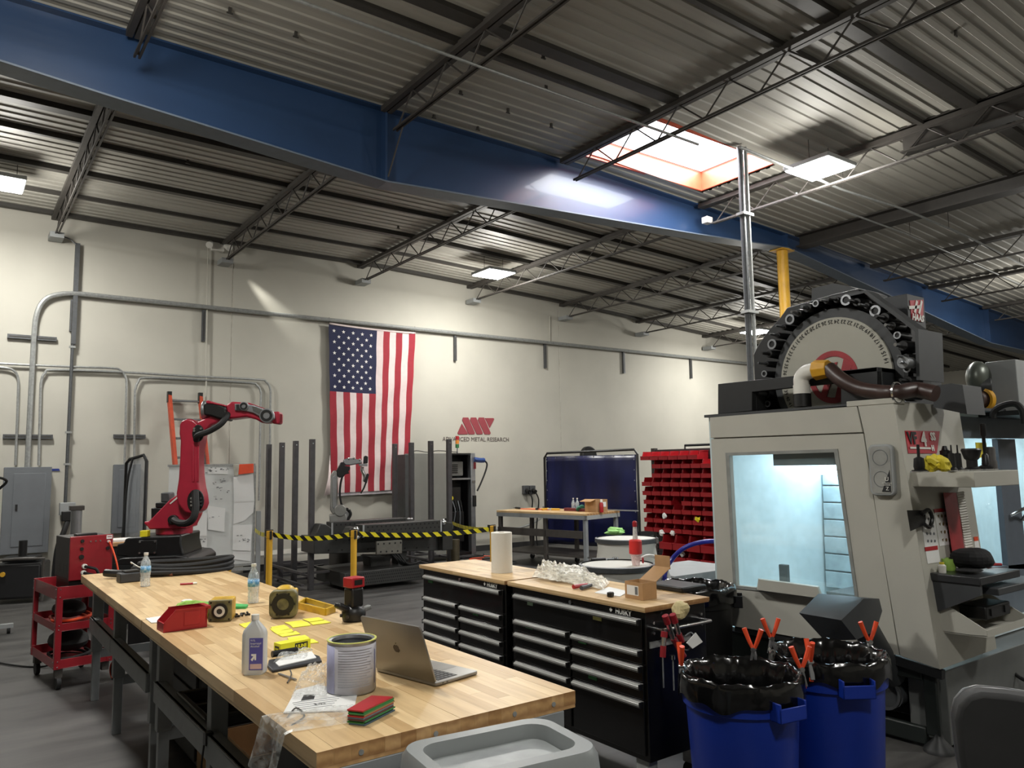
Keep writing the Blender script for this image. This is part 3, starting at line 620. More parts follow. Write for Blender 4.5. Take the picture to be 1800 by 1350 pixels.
# clear curtain frame left of the robot
o = CAM+ray(222, 960)*(11.2/ray(222, 960).y)
t, f = TF('curtain_frame', 'black framed clear curtain screen left of the red robot', 'screen', (o.x, o.y, 0), -.9)
g = lambda a, b, n=0: f.v(a/3, 780+b/3, n)
a, b, c = g(668, 82), g(775, 60), g(668, 560)
P = [a, b]; m = MB(); m.tube([(a[0], 0, 0), (a[0], 0, a[1]-.05), (a[0]+.05, 0, a[1]), (b[0]-.05, 0, b[1]), (b[0], 0, b[1]-.08), (b[0], 0, 0)], .022, smooth=1); m.build('frame', BLKM, t)
MB().prism([(a[0], .25), (b[0], .25), (b[0], b[1]-.02), (a[0], a[1]-.02)], -.004, .004).build('clear_sheet', thin('clear_curtain', (150, 155, 160), .35, .2), t)
MB().tube([(a[0]+.12, -.03, a[1]), (a[0]+.06, -.04, a[1]-.3), (a[0]+.03, -.05, a[1]-.9), (a[0], -.06, .6), (a[0]-.1, -.1, .1)], .014).build('cable', RUB, t)
MB().box(a[0]-.05, b[0]+.05, -.25, .25, 0, .03).build('foot', BLKM, t)
def hull(pts):
    bm = bmesh.new(); vs = [bm.verts.new(p) for p in pts]; bmesh.ops.convex_hull(bm, input=vs)
    bm.verts.ensure_lookup_table(); idx = {v: i for i, v in enumerate(bm.verts)}
    m = MB(); m.add([v.co.copy() for v in bm.verts], [tuple(idx[v] for v in fc.verts) for fc in bm.faces if fc.is_valid]); bm.free(); return m
# ================================================================ machining centre
MG = mat('machine_grey', (176, 174, 164), .45, var=.03, scale=3)
MD = mat('machine_dark', (58, 60, 62), .5, var=.06)
MK = mat('machine_black', (30, 31, 32), .5, var=.08)
LIN = mat('machine_liner', (205, 222, 226), .35, var=.03)
GL = thin('machine_glass', (190, 220, 225), .10, .05)
XM = 4.6
t, f = TF('machining_centre', 'large light grey machining centre with a glowing window and tool wheel on top', 'milling machine', (4.6, 2.3, 0))
HX = lambda P, x=XM: [tuple(ax(a, b, x).yz) for a, b in P]
def xprism(P, x0, x1, x=XM): return MB().prism(HX(P, x), x0, x1, 'x')
def B(name, mb, m, bevel=0, **k): return mb.build(name, m, t, bevel=bevel, fr=f, **k)
win = HX([(1282.6, 801), (1467, 795), (1504, 1052), (1294.5, 1029)])
out = HX([(1250, 772), (1517, 762), (1580, 1152), (1264, 1096)])
m = MB()
for i in range(4):
    j = (i+1) % 4; m.prism([out[i], out[j], win[j], win[i]], XM, XM+.035, 'x')
B('side_panel', m, MG)
B('top_band', xprism([(1247.5, 734), (1505, 711), (1516, 760), (1249, 770)], XM, XM+.035), MG, .003)
B('front_column', xprism([(1507, 711), (1570, 705), (1600, 870), (1652, 1177), (1582, 1153), (1545, 935), (1519, 762)], XM, XM+.035), MG, .003)
B('window_pane', MB().prism(win, XM+.036, XM+.042, 'x'), GL)
gk = HX([(1276, 796), (1473, 789), (1510, 1057), (1290, 1034)])
m = MB()
for i in range(4): j = (i+1) % 4; m.prism([gk[i], gk[j], win[j], win[i]], XM-.006, XM-.0002, 'x')
B('window_gasket', m, mat('gasket_grey', (140, 142, 138), .5))
h = ax(1360, 793, XM); h2 = ax(1463, 790, XM)
B('window_header', MB().box(XM+.06, XM+.3, h2.y, h.y+.05, h.z-.1, h.z-.01), MD)
lo = [ax(a, b, XM-.07) for a, b in ((1333, 1018), (1437, 1032), (1443, 1052), (1331, 1037))]
B('door_handle_ledge', hull(lo+[ax(a, b, XM) for a, b in ((1333, 1016), (1440, 1030), (1447, 1050), (1330, 1036))]), MG, .003)
# front face (slanted)
def yz(p): return Vector(p)
TL_ = ax(1570, 705, XM); BL_ = ax(1652, 1177, XM); TR_ = ay(1685, 715, TL_.y); BR_ = ay(1752, 1140, BL_.y)
B('front_face', MB().add([TL_, TR_, BR_, BL_]+[p+Vector((.04 if p in (TL_, BL_) else 0, .04, 0)) for p in (TL_, TR_, BR_, BL_)], [(0, 1, 2, 3), (4, 5, 6, 7), (0, 1, 5, 4), (1, 2, 6, 5), (2, 3, 7, 6), (0, 3, 7, 4)]), MG)
def FF(a, b, d=0):      # point on the slanted front face
    y = TL_.y
    for _ in range(4): p = ay(a, b, y-d); s_ = (p.z-BL_.z)/(TL_.z-BL_.z); y = BL_.y+(TL_.y-BL_.y)*s_
    return ay(a, b, y-d)
B('front_return', MB().add([TR_, BR_, BR_+Vector((.05, .55, 0)), TR_+Vector((.05, .45, 0))]+[p+Vector((-.03, 0, 0)) for p in (TR_, BR_, BR_+Vector((.05, .55, 0)), TR_+Vector((.05, .45, 0)))], [(0, 1, 2, 3), (4, 5, 6, 7), (0, 1, 5, 4), (1, 2, 6, 5), (2, 3, 7, 6), (0, 3, 7, 4)]), MG)
xr = TR_.x; ztop = 2.03
B('roof_sheet', MB().box(XM, 8.2, TL_.y+.05, 3.85, 2.0, 2.02), MD)
B('roof_cap', MB().box(XM-.004, XM+.12, TL_.y-.01, TL_.y+.3, 2.0, 2.035), MG, .004)
# liner: interior walls, floor, far wall
B('liner', MB().box(XM+.04, 8.0, 3.80, 3.84, .45, 2.0).box(7.6, 7.64, 2.7, 3.84, .45, 2.0).box(XM+.04, 8.0, 2.45, 3.82, .45, .48), LIN)
B('interior_ceiling', MB().box(XM+.04, 8.0, 2.6, 3.82, 1.97, 1.99), LIN)
B('seam_light_block', MB().box(XM+.036, XM+.05, 2.45, 3.8, 1.80, 1.93), MG)  # plate added behind the panel seam to stop lamp light leaking out
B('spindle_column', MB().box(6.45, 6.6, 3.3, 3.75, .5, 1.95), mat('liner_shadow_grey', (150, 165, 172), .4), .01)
B('table', MB().box(5.2, 7.2, 2.95, 3.3, .62, .72), MD, .005)
for k in range(9):
    B('way_cover', MB().box(5.96+.006*k, 6.4, 3.1-.008*k, 3.78, .62+k*.14, .75+k*.14), mat('cover_steel', (190, 205, 210), .3, .3), .006)
for k in range(5): B('way_cover', MB().box(5.0+.16*k, 5.15+.16*k, 2.7, 3.2, .5, .6+.012*k), mat('cover_steel', (190, 205, 210), .3, .3), .006)
q = ax(1381, 1008, XM+.12); B('latch_arm', MB().box(XM+.1, XM+.14, q.y-.02, q.y+.04, q.z-.1, q.z+.06), MK, .004)
LM = mat('work_lamp', (210, 240, 255), .4, emit=18, var=.01)
B('work_lamp', MB().box(5.87, 5.93, 3.45, 3.72, 1.55, 1.84), LM)
# doors to the right
yd = 2.62
dx = lambda a, b, y=yd: tuple(ay(a, b, y)[i] for i in (0, 2))
fa = [dx(1660, 735), dx(1830, 735), dx(1850, 1130), dx(1700, 1150)]; wa = [dx(1692, 770), dx(1752, 771), dx(1772, 985), dx(1712, 1005)]
m = MB(); DB = mat('door_slate', (84, 92, 102), .45, var=.05)
m.prism([dx(1650, 722), dx(1860, 722), dx(1860, 771), dx(1650, 770)], yd, yd+.04); m.prism([dx(1753, 771), dx(1784, 772), dx(1806, 1000), dx(1773, 1000)], yd, yd+.04)
m.prism([dx(1670, 1005), dx(1860, 985), dx(1860, 1110), dx(1680, 1140)], yd, yd+.04); m.prism([dx(1650, 765), dx(1692, 769), dx(1712, 1010), dx(1660, 1010)], yd, yd+.04)
B('operator_door', m, DB); B('door_pane', MB().prism([dx(1690, 768), dx(1760, 768), dx(1780, 1005), dx(1708, 1008)], yd+.041, yd+.047), GL); B('door_pane', MB().prism([dx(1783, 768), dx(1860, 768), dx(1880, 1005), dx(1803, 1008)], yd+.041, yd+.047), GL)
p = ay(1790, 905, yd-.04); B('door_handle', MB().tube([p+Vector((-.06, .03, 0)), p+Vector((-.02, -.05, .05)), p+Vector((.1, -.05, .06)), p+Vector((.14, .03, -.05))], .012), CHR)
# base
B('base_casting', MB().box(4.85, 8, 2.5, 3.7, .1, .46), MK, .01)
B('skirt', xprism([(1290, 1098), (1562, 1150), (1654, 1180), (1654, 1196), (1560, 1165), (1290, 1110)], XM+.01, XM+.05), MK)
m = MB(); m.box(XM+.04, XM+.08, 2.28, 2.36, .08, .46); m.box(XM+.04, XM+.08, 2.9, 3.75, .02, .46); m.box(XM+.04, XM+.08, 2.36, 2.9, .02, .12); m.box(XM+.04, XM+.08, 2.36, 2.9, .38, .46)
B('base_frame', m, mat('base_green_black', (24, 30, 28), .5), .01)
B('motor', MB().cyl((XM+.12, 2.62, .25), (XM+.4, 2.62, .25), .1, n=20), MD); B('motor_guard', MB().ring((XM+.1, 2.62, .25), (-1, 0, 0), .085, .1, .02), GALVD)
for (x, y) in ((4.66, 2.3), (4.66, 3.7), (7.9, 2.4)): B('levelling_foot', MB().lathe([(.085, 0), (.08, .02), (.03, .07), (.02, .1), (.02, .14)], (x, y, 0), 18), MK)
B('coolant_tank', MB().box(4.74, 7.8, 2.27, 2.5, .02, .44), mat('tank_grey', (92, 94, 92), .5, var=.05), .005)
q = ax(1440, 1090, 4.1)
# chip discharge head and tube
D = lambda a, b, x: ax(1150+a/2.769, 1000+b/2.769, x)
ch = hull([D(705, 215, 3.98), D(910, 250, 4.0), D(1020, 145, 4.18), D(800, 120, 4.2), D(830, 350, 4.06), D(985, 345, 4.1), D(1095, 145, 4.42), D(1110, 205, 4.42), D(1080, 300, 4.38)])
B('chip_discharge_head', ch, MD)
B('chip_tube', MB().cyl(D(1010, 260, 4.35), D(1160, 520, 4.72), .075, n=20), MD)
# badges
q = [FF(a, b, .004) for a, b in ((1591, 757), (1652, 758), (1647, 797), (1597, 797))]
B('model_badge', MB().add(q+[p+Vector((0, .003, 0)) for p in q], [(0, 1, 2, 3), (4, 5, 6, 7), (0, 1, 5, 4), (1, 2, 6, 5), (2, 3, 7, 6), (0, 3, 7, 4)]), mat('badge_red', (178, 36, 50), .45))
text('VF', .100, 'badge_text', INK, t, FF(1604, 771, .008), (1, 0, 0), (0, .1, 1), fr=f, bold=.004, extrude=.001)
text('4', .120, 'badge_text', WINK, t, FF(1624, 773, .008), (1, 0, 0), (0, .1, 1), fr=f, bold=.005, extrude=.001); text('SS', .068, 'badge_text', WINK, t, FF(1640, 768, .008), (1, 0, 0), (0, .1, 1), fr=f, bold=.003, extrude=.001)
a, b = FF(1600, 787, .008), FF(1636, 788, .008); B('badge_line', MB().bar(a, b, .002, .012), WINK)
text('H', .045, 'badge_text', WINK, t, FF(1640, 788, .008), (1, 0, 0), (0, .1, 1), fr=f, bold=.003, extrude=.001)
# wireless plate on the column
RPx = lambda a, b, x: ax(1550+a/4.82, 580+b/4.82, x)
def rrect(cx_, cz_, w_, h_, r, n=5):
    P = []
    for qx, qz, a0 in ((1, 1, 0), (-1, 1, 90), (-1, -1, 180), (1, -1, 270)):
        for i in range(n+1): a = math.radians(a0+90*i/n); P.append((cx_+qx*(w_/2-r)+r*math.cos(a), cz_+qz*(h_/2-r)+r*math.sin(a)))
    return P
c = ax(1554, 826, XM); t2, f2 = TF('round_cornered_holder', 'grey tablet like holder with two circles stuck on the machine column', 'holder', tuple(c))
MB().prism(rrect(0, 0, .155, .31, .035), -.035, 0, 'x').build('shell', GREYL, t2, bevel=.008); MB().prism(rrect(0, 0, .125, .28, .025), -.038, -.034, 'x').build('inset', mat('holder_face', (150, 150, 145), .5), t2)
for z in (.075, -.055): MB().ring((-.038, 0, z), (-1, 0, 0), .045, .048, .002).build('circle_mark', GREY, t2)
MB().prism([(-.055, -.13), (.0, -.13), (-.055, .0)], -.0405, -.038, 'x').build('black_corner', INK, t2)
text('U', .035, 'print', WINK, t2, (-.0415, -.035, -.055), (0, -1, 0), (0, 0, 1)); text('RETENTION\nSYSTEMS', .011, 'print', WINK, t2, (-.0415, -.035, -.085), (0, -1, 0), (0, 0, 1)); text('Z', .03, 'print', WINK, t2, (-.0415, -.035, -.112), (0, -1, 0), (0, 0, 1))
# bracket, labels, red strip and comb
q = FF(1612, 915, .0); B('bracket', hull([FF(1594, 897, .01), FF(1627, 897, .01), FF(1627, 922, .01), FF(1600, 934, .01), FF(1594, 897, .03), FF(1627, 897, .03), FF(1627, 922, .03), FF(1600, 934, .03)]), BLK)
q = FF(1627, 912, .04); B('bracket_hook', MB().tube([q+Vector((-.04, 0, .03)), q+Vector((.04, 0, .05)), q+Vector((.08, 0, 0)), q+Vector((.04, 0, -.05)), q+Vector((-.02, 0, -.03))], .012), BLK)
def lab(P, m, name='warning_label', d=.003):
    q = [FF(a, b, d) for a, b in P]; B(name, MB().add(q+[p+Vector((0, .002, 0)) for p in q], [(0, 1, 2, 3), (4, 5, 6, 7), (0, 1, 5, 4), (1, 2, 6, 5), (2, 3, 7, 6), (0, 3, 7, 4)]), m)
lab([(1620, 905), (1642, 903), (1650, 960), (1626, 962)], PAPER); lab([(1643, 897), (1663, 895), (1673, 957), (1652, 960)], PAPER); lab([(1642, 895), (1663, 893), (1664, 899), (1643, 901)], REDB, d=.005); lab([(1626, 962), (1649, 959), (1653, 988), (1631, 991)], PAPER)
lab([(1626, 962), (1648, 959), (1649, 966), (1627, 969)], REDB, d=.005)
m = MB()
for r in range(4):
    for cc in range(3): q = FF(1650+cc*6+r*2.6, 907+r*14, .006); m.cyl(q, q+Vector((0, .002, 0)), .011, n=6 if cc else 3)
B('pictograms', m, mat('pictogram', (120, 100, 60), .6)); m = MB()
for r in range(4):
    for cc in range(3): q = FF(1627+cc*6+r*1.6, 912+r*13, .006); m.cyl(q, q+Vector((0, .002, 0)), .009, n=6)
B('pictograms', m, GREY)
a, b = FF(1663, 868, .0), FF(1695, 985, 0)
B('red_strip', hull([FF(1658, 866, .005), FF(1681, 866, .005), FF(1698, 985, .005), FF(1676, 985, .005), FF(1658, 866, .03), FF(1681, 866, .03), FF(1698, 985, .03), FF(1676, 985, .03)]), mat('strip_red', (150, 30, 36), .5))
for i in range(26):
    s_ = i/25; p = FF(1683+s_*18, 866+s_*112, .02); B('coil_ring', MB().cyl(p+Vector((-.02, 0, -.006)), p+Vector((.035, -.02, .0)), .008, n=8), WHITE)
q = FF(1717, 955, .0); lab([(1712, 945), (1719, 944), (1727, 992), (1718, 994)], PAPER); lab([(1712, 944), (1719, 943), (1720, 950), (1713, 951)], ORG, d=.005)
# shelves on the front
xe = ay(1790, 826, 2.0).x; zt_ = 1.59
B('tool_shelf', MB().box(4.66, xe, 2.0, 2.41, 1.5, 1.59), MG, .004)
xe2 = ay(1793, 1000, 2.02).x
B('work_table', MB().box(4.68, xe2, 2.02, 2.36, .955, 1.0), mat('table_dark', (44, 45, 47), .35), .006)
B('table_bracket', hull([Vector((4.69, y, z)) for y, z in ((2.33, .955), (2.33, .75), (2.28, .78), (2.03, .9), (2.03, .955))]+[Vector((4.72, y, z)) for y, z in ((2.33, .955), (2.33, .75), (2.03, .9), (2.03, .955))]), MD)
B('keyboard_drawer', MB().box(4.85, xe2+.3, 2.0, 2.3, .885, .925), MD, .005)
Q = [ax(1550+a/2.755, 860+b/2.755, 4.72) for a, b in ((235, 545), (300, 550), (510, 685), (510, 710), (440, 705), (255, 680))]
B('chute_side', MB().prism([tuple(p.yz) for p in Q], 4.715, 4.725, 'x'), MG)
c3_ = Q[3]; xe3 = ay(1810, 1082, Q[2].y).x
B('chute_lip', MB().box(4.72, xe3, Q[2].y, Q[2].y+.012, Q[3].z, Q[2].z+.0), MG); B('chute_floor', MB().add([(4.72, Q[2].y, Q[3].z), (xe3, Q[2].y, Q[3].z), (xe3, Q[5].y, Q[5].z), (4.72, Q[5].y, Q[5].z)]+[(4.72, Q[2].y, Q[3].z-.01), (xe3, Q[2].y, Q[3].z-.01), (xe3, Q[5].y, Q[5].z-.01), (4.72, Q[5].y, Q[5].z-.01)], [(0, 1, 2, 3), (4, 5, 6, 7), (0, 1, 5, 4), (1, 2, 6, 5), (2, 3, 7, 6), (0, 3, 7, 4)]), MG)
B('chute_side', MB().prism([tuple(p.yz) for p in Q], xe3-.01, xe3, 'x'), MG)
# ---------------- tool wheel
XU = 4.95
cc = ax(1474, 661, XU); UC = ax(1475, 556, XU); L_, R_ = ax(1373, 665, XU), ax(1568, 640, XU)
uy = (L_.y+R_.y)/2; rad = (L_.y-R_.y)/2; uz = UC.z-rad
B('tool_wheel', MB().cyl((XU, uy, uz), (XU+.03, uy, uz), rad, n=64), mat('wheel_white', (166, 164, 152), .45, var=.03, scale=3))
LRD = mat('wheel_red', (158, 40, 48), .5)
B('wheel_emblem_ring', MB().ring((XU-.001, uy, uz), (-1, 0, 0), rad*.345, rad*.44, .004, 40), LRD)
s3 = rad*.36
for P in ([(-.06, -.64), (.26, -.67), (-.42, .97), (-.75, .95)], [(.60, -.86), (.98, -.5), (.42, .98), (.04, .98)], [(-.2, -.12), (.7, -.12), (.62, .14), (-.28, .14)]):
    B('wheel_emblem_bar', MB().prism([(uy-a*s3, uz-b*s3) for a, b in P], XU-.006, XU-.001, 'x'), LRD)
for n_ in range(14, 44):
    a = math.radians(10+(n_-14)*7.25)   # 14 on the right, counting up over the top
    d_ = Vector((0, -math.cos(a), math.sin(a)))
    text(str(n_), .040, 'wheel_number', INK, t, Vector((XU-.003, uy, uz))+d_*rad*.93, d_.cross(Vector((1, 0, 0))), -d_, fr=f, extrude=.0006)
RP = [(rad*1.46*math.cos(math.radians(a)), rad*1.46*math.sin(math.radians(a))) for a in range(0, 360, 30)]
hs = HX([(1337, 625), (1345, 610), (1362, 585), (1385, 560), (1397, 543), (1478, 520), (1522, 510), (1545, 530), (1614, 578), (1619, 690), (1560, 730), (1345, 730)], XU+.2)
B('wheel_housing', MB().prism(hs, XU+.1, XU+.35, 'x'), MK, .01)
B('wheel_rim', MB().ring((XU+.02, uy, uz), (1, 0, 0), rad*.96, rad*1.16, .05, 48), MD)
random.seed(11)
th0 = None
for k in range(30):
    a = math.radians(-25+k*8.2); d_ = Vector((0, -math.cos(a), math.sin(a))); c0 = Vector((XU+.02, uy, uz))+d_*rad*1.28
    if c0.z < 1.98: continue
    r = random.choice([.026, .034, .04]); q_ = tag(bpy.data.objects.new('tool_pocket', None), 'x', 'x') if False else None
    o_ = MB().cyl(c0+Vector((.08, 0, 0)), c0+Vector((-.06, 0, 0)), r, r*.85, n=14).build('tool_pocket', BLKM, t, bevel=.003, fr=f)
    if k % 3 == 0: MB().ring(c0+Vector((-.062, 0, 0)), (-1, 0, 0), r*.6, r*.95, .006, 16).build('tool_collar', ALU, o_, fr=f)
    else: MB().cyl(c0+Vector((-.06, 0, 0)), c0+Vector((-.12-random.random()*.05, 0, 0)), r*.4, r*.3, n=10).build('cutter', random.choice([CHR, GALVD, BLKM]), o_, fr=f)
c0 = ax(1587, 637, XU-.1); B('spindle_probe', MB().cyl(c0, c0+Vector((.1, 0, 0)), .04, n=20).cyl(c0, c0+Vector((-.04, 0, 0)), .012, n=12), ALU, .004)
# hood around the wheel (right side) and the box behind
yh = ax(1614, 610, XU-.02).y
hd = HX([(1430, 527), (1478, 519), (1522, 510), (1614, 578), (1608, 583), (1519, 515), (1478, 524), (1430, 532)], XU-.02); B('wheel_hood', MB().prism(hd, XU-.02, XU+.10, 'x'), MD)
hd = HX([(1608, 583), (1614, 578), (1617, 668), (1611, 668)], XU-.02); B('wheel_hood_side', MB().prism(hd, XU-.02, ay(1656, 610, yh).x, 'x'), MD)
hb = HX([(1440, 510), (1478, 501), (1506, 506), (1522, 512), (1522, 540), (1440, 540)], XU+.4); B('drive_box', MB().prism(hb, XU+.3, XU+.7, 'x'), MD)
xA = XU+.30; k0, k1 = ax(1594, 516, xA), ax(1553, 521, xA); k2 = ay(1624, 522, k0.y); zb_ = ax(1594, 590, xA).z
B('drive_box', MB().box(xA, k2.x, k0.y, k1.y+.1, zb_, k0.z), MD, .004)
yb_ = k0.y-.004; S4 = lambda a, b, d=0: ay(1300+a/3.6, 380+b/3.6, yb_-d)
qs = [S4(a, b) for a, b in ((1078, 533), (1163, 529), (1163, 672), (1092, 655))]
B('maker_badge', MB().prism([(p.x, p.z) for p in qs], yb_, yb_+.004), mat('badge_red', (178, 36, 50), .45))
B('maker_mark', MB().bar(S4(1122, 536, .003), S4(1108, 612, .003), .004, .022).bar(S4(1152, 536, .003), S4(1136, 618, .003), .004, .022).bar(S4(1074, 578, .003), S4(1142, 574, .003), .004, .022), WINK)
hw = (S4(1163, 600)-S4(1085, 600)).length
text('HAAS', hw*.36, 'maker_name', WINK, t, S4(1128, 645, .004), (1, 0, 0), (0, 0, 1), fr=f, bold=.003, shear=.3)
# front box on the roof
B('tool_changer_cover', MB().prism(HX([(1262, 675), (1542, 645), (1542, 725), (1478, 725), (1478, 672), (1322, 689), (1322, 722), (1262, 728)], 4.75), 4.75, 4.8, 'x'), MK, .003)
q0, q1 = ax(1542, 645, 4.75), ax(1542, 722, 4.75); xx = ay(1655, 672, q0.y).x
B('tool_changer_cover', MB().box(4.8, xx, q0.y, q0.y+.06, 2.02, q0.z).box(4.75, xx, q0.y, q0.y+.5, q0.z-.03, q0.z), MD, .003)
B('tool_changer_cover', MB().box(4.8, 5.3, ax(1322, 700, 4.75).y, ax(1262, 700, 4.75).y, 2.0, ax(1262, 680, 4.75).z), MK, .003)
# pipe and hose on the roof
p0 = ax(1411, 715, 4.68); p1 = ax(1411, 682, 4.68)
m = MB(); m.cyl(p0, (p0.x, p0.y, p1.z-.04), .058, n=20); B('pipe_boot', m, BLK); B('pipe', MB().cyl((p0.x, p0.y, p1.z-.045), (p0.x, p0.y, p1.z+.02), .056, n=20), WHITE)
e = Vector((p0.x, p0.y, p1.z+.02)); el = ax(1411, 665, 4.68); B('pipe_elbow', MB().tube([e, e+Vector((0, -.005, .05)), e+Vector((0, -.05, .085)), e+Vector((0, -.12, .09))], .052, n=16), WHITE)
e2 = e+Vector((0, -.11, .09)); B('yellow_coupling', MB().cyl(e2, e2+Vector((0, -.1, 0)), .07, .06, n=8), mat('coupling_yellow', (214, 158, 40), .45), .005)
h0 = e2+Vector((0, -.1, 0)); hp = [h0]+[ax(a, b, 4.66) for a, b in ((1480, 668), (1510, 683), (1545, 689), (1575, 690))]+[ax(a, b, 4.8) for a, b in ((1610, 685), (1645, 692))]
B('corrugated_hose', MB().tube(hp, lambda s_: .050+.003*math.sin(s_*600), n=14, smooth=16), mat('hose_brown', (62, 44, 40), .4)); q = ax(1578, 690, 4.64); B('hose_clamp', MB().ring(q+Vector((0, .01, 0)), (0, -1, 0), .06, .066, .012), CHR)
# wedge cover, motor and mist collector further right
P = [(1641, 678), (1672, 674), (1692, 677), (1700, 728), (1680, 722), (1641, 716)]; B('wedge_cover', hull([ax(a, b, 5.0) for a, b in P]+[ax(a, b, 5.0)+Vector((.25, 0, 0)) for a, b in P]), MD)
q = [ax(a, b, 6.3) for a, b in ((1731, 637), (1785, 631), (1791, 722), (1735, 720))]
t3, f3 = TF('mist_collector', 'light grey mist collector box at the right edge above the machine', 'extractor', (6.6, q[0].y, 2.02))
MB().box(6.3, 7.1, q[1].y, q[0].y, q[2].z, q[0].z).build('box', GREYL, t3, bevel=.006, fr=f3)
MB().ball((6.25, q[0].y+.03, q[0].z-.12), .12, .08, .13, 18).build('fan_shell', mat('fan_green_grey', (92, 98, 90), .35, .3), t3, fr=f3); p = ax(1708, 680, 6.2); MB().cyl(p, p+Vector((.05, -.12, 0)), .06, n=16).build('motor', MD, t3, fr=f3, bevel=.006)
p = ax(1715, 703, 6.15); MB().cyl(p, p+Vector((.12, -.03, 0)), .07, n=16).build('inlet', mat('hose_brown', (62, 44, 40), .4), t3, fr=f3); MB().ring(p+Vector((.04, -.02, 0)), (1, -.2, 0), .07, .09, .04).build('yellow_clamp', mat('coupling_yellow', (214, 158, 40), .45), t3, fr=f3)
MB().tube([ax(a, b, 5.9) for a, b in ((1745, 735), (1748, 722), (1765, 712), (1785, 710), (1797, 722), (1800, 745))], .022).build('cable', RUB, t3, fr=f3); MB().box(6.2, 7.4, q[1].y-.1, q[0].y+.5, 1.97, q[2].z).build('mount', MK, t3, fr=f3)
# ================================================================ butcher block workbenches
def stave_mat(name, lo, hi):
    m = bpy.data.materials.new(name); m.use_nodes = True; nt = m.node_tree; N = nt.nodes; L = nt.links; b = N['Principled BSDF']
    oi = N.new('ShaderNodeObjectInfo'); r = N.new('ShaderNodeValToRGB'); e = r.color_ramp.elements
    e[0].color = (*[lin(v) for v in lo], 1); e[1].color = (*[lin(v) for v in hi], 1); e[0].position = 0; e[1].position = .75
    L.new(oi.outputs['Random'], r.inputs[0])
    g = N.new('ShaderNodeNewGeometry'); mp = N.new('ShaderNodeMapping'); mp.inputs['Scale'].default_value = (40, 3, 40); n = N.new('ShaderNodeTexNoise'); n.inputs['Scale'].default_value = 1.0; n.inputs['Detail'].default_value = 6
    L.new(g.outputs['Position'], mp.inputs[0]); L.new(mp.outputs[0], n.inputs['Vector'])
    r2 = N.new('ShaderNodeValToRGB'); r2.color_ramp.elements[0].color = (.72, .66, .6, 1); r2.color_ramp.elements[0].position = .3; r2.color_ramp.elements[1].color = (1, 1, 1, 1); r2.color_ramp.elements[1].position = .6
    L.new(n.outputs['Fac'], r2.inputs[0]); mx = N.new('ShaderNodeMixRGB'); mx.blend_type = 'MULTIPLY'; mx.inputs[0].default_value = .6; L.new(r.outputs[0], mx.inputs[1]); L.new(r2.outputs[0], mx.inputs[2])
    # end grain: rings on the sawn ends of the staves
    w_ = N.new('ShaderNodeTexWave'); w_.wave_type = 'RINGS'; w_.inputs['Scale'].default_value = 22; w_.inputs['Distortion'].default_value = 3; L.new(g.outputs['Position'], w_.inputs['Vector'])
    r3 = N.new('ShaderNodeValToRGB'); r3.color_ramp.elements[0].color = (.55, .42, .33, 1); r3.color_ramp.elements[1].color = (.8, .68, .56, 1); L.new(w_.outputs['Fac'], r3.inputs[0])
    mx2 = N.new('ShaderNodeMixRGB'); mx2.blend_type = 'MULTIPLY'; L.new(mx.outputs[0], mx2.inputs[1]); L.new(r3.outputs[0], mx2.inputs[2])
    sx = N.new('ShaderNodeSeparateXYZ'); L.new(g.outputs['True Normal'], sx.inputs[0]); ab = N.new('ShaderNodeMath'); ab.operation = 'ABSOLUTE'; L.new(sx.outputs[1], ab.inputs[0]); gt = N.new('ShaderNodeMath'); gt.operation = 'GREATER_THAN'; gt.inputs[1].default_value = .8
    L.new(ab.outputs[0], gt.inputs[0]); L.new(gt.outputs[0], mx2.inputs[0]); L.new(mx2.outputs[0], b.inputs['Base Color'])
    b.inputs['Roughness'].default_value = .42; b.inputs['Coat Weight'].default_value = .06; return m
STAVE = stave_mat('maple_staves', (188, 155, 108), (220, 192, 146))
STAVE2 = stave_mat('pale_staves', (188, 156, 112), (212, 182, 136))
cube_me = {}
def unit_stave(mtl):
    if mtl.name not in cube_me:
        o = MB().box(0, 1, 0, 1, 0, 1).build('stave', mtl, smooth=False); cube_me[mtl.name] = o.data; bpy.data.objects.remove(o)
    return cube_me[mtl.name]
def staves(parent, x0, x1, y0, y1, z0, z1, w, lmin, lmax, mtl, along='y'):
    n = int(round((x1-x0)/w)) if along == 'y' else int(round((y1-y0)/w)); me = unit_stave(mtl); g = .0002
    for i in range(n):
        if along == 'y': a, b, s0, s1 = x0+(x1-x0)*i/n, x0+(x1-x0)*(i+1)/n, y0, y1
        else: a, b, s0, s1 = y0+(y1-y0)*i/n, y0+(y1-y0)*(i+1)/n, x0, x1
        p = s0
        first = True
        while p < s1-.01:
            l = random.uniform(lmin, lmax)*(random.uniform(.3, 1) if first else 1); first = False
            q = min(s1, p+l)
            if s1-q < lmin*.5: q = s1
            o = bpy.data.objects.new('stave', me); COL.objects.link(o); o.parent = parent; dz = random.uniform(0, .0007)
            if along == 'y': o.location = (a+g, p+g, z0); o.scale = (b-a-2*g, q-p-2*g, z1-z0-dz)
            else: o.location = (p+g, a+g, z0); o.scale = (q-p-2*g, b-a-2*g, z1-z0-dz)
            p = q
random.seed(21)
HND = mat('handle_silver', (172, 172, 168), .35, .25, var=.03)
BGR = mat('bench_grey', (134, 138, 140), .45, .1, var=.06)
BX0, BX1 = .84, 1.755
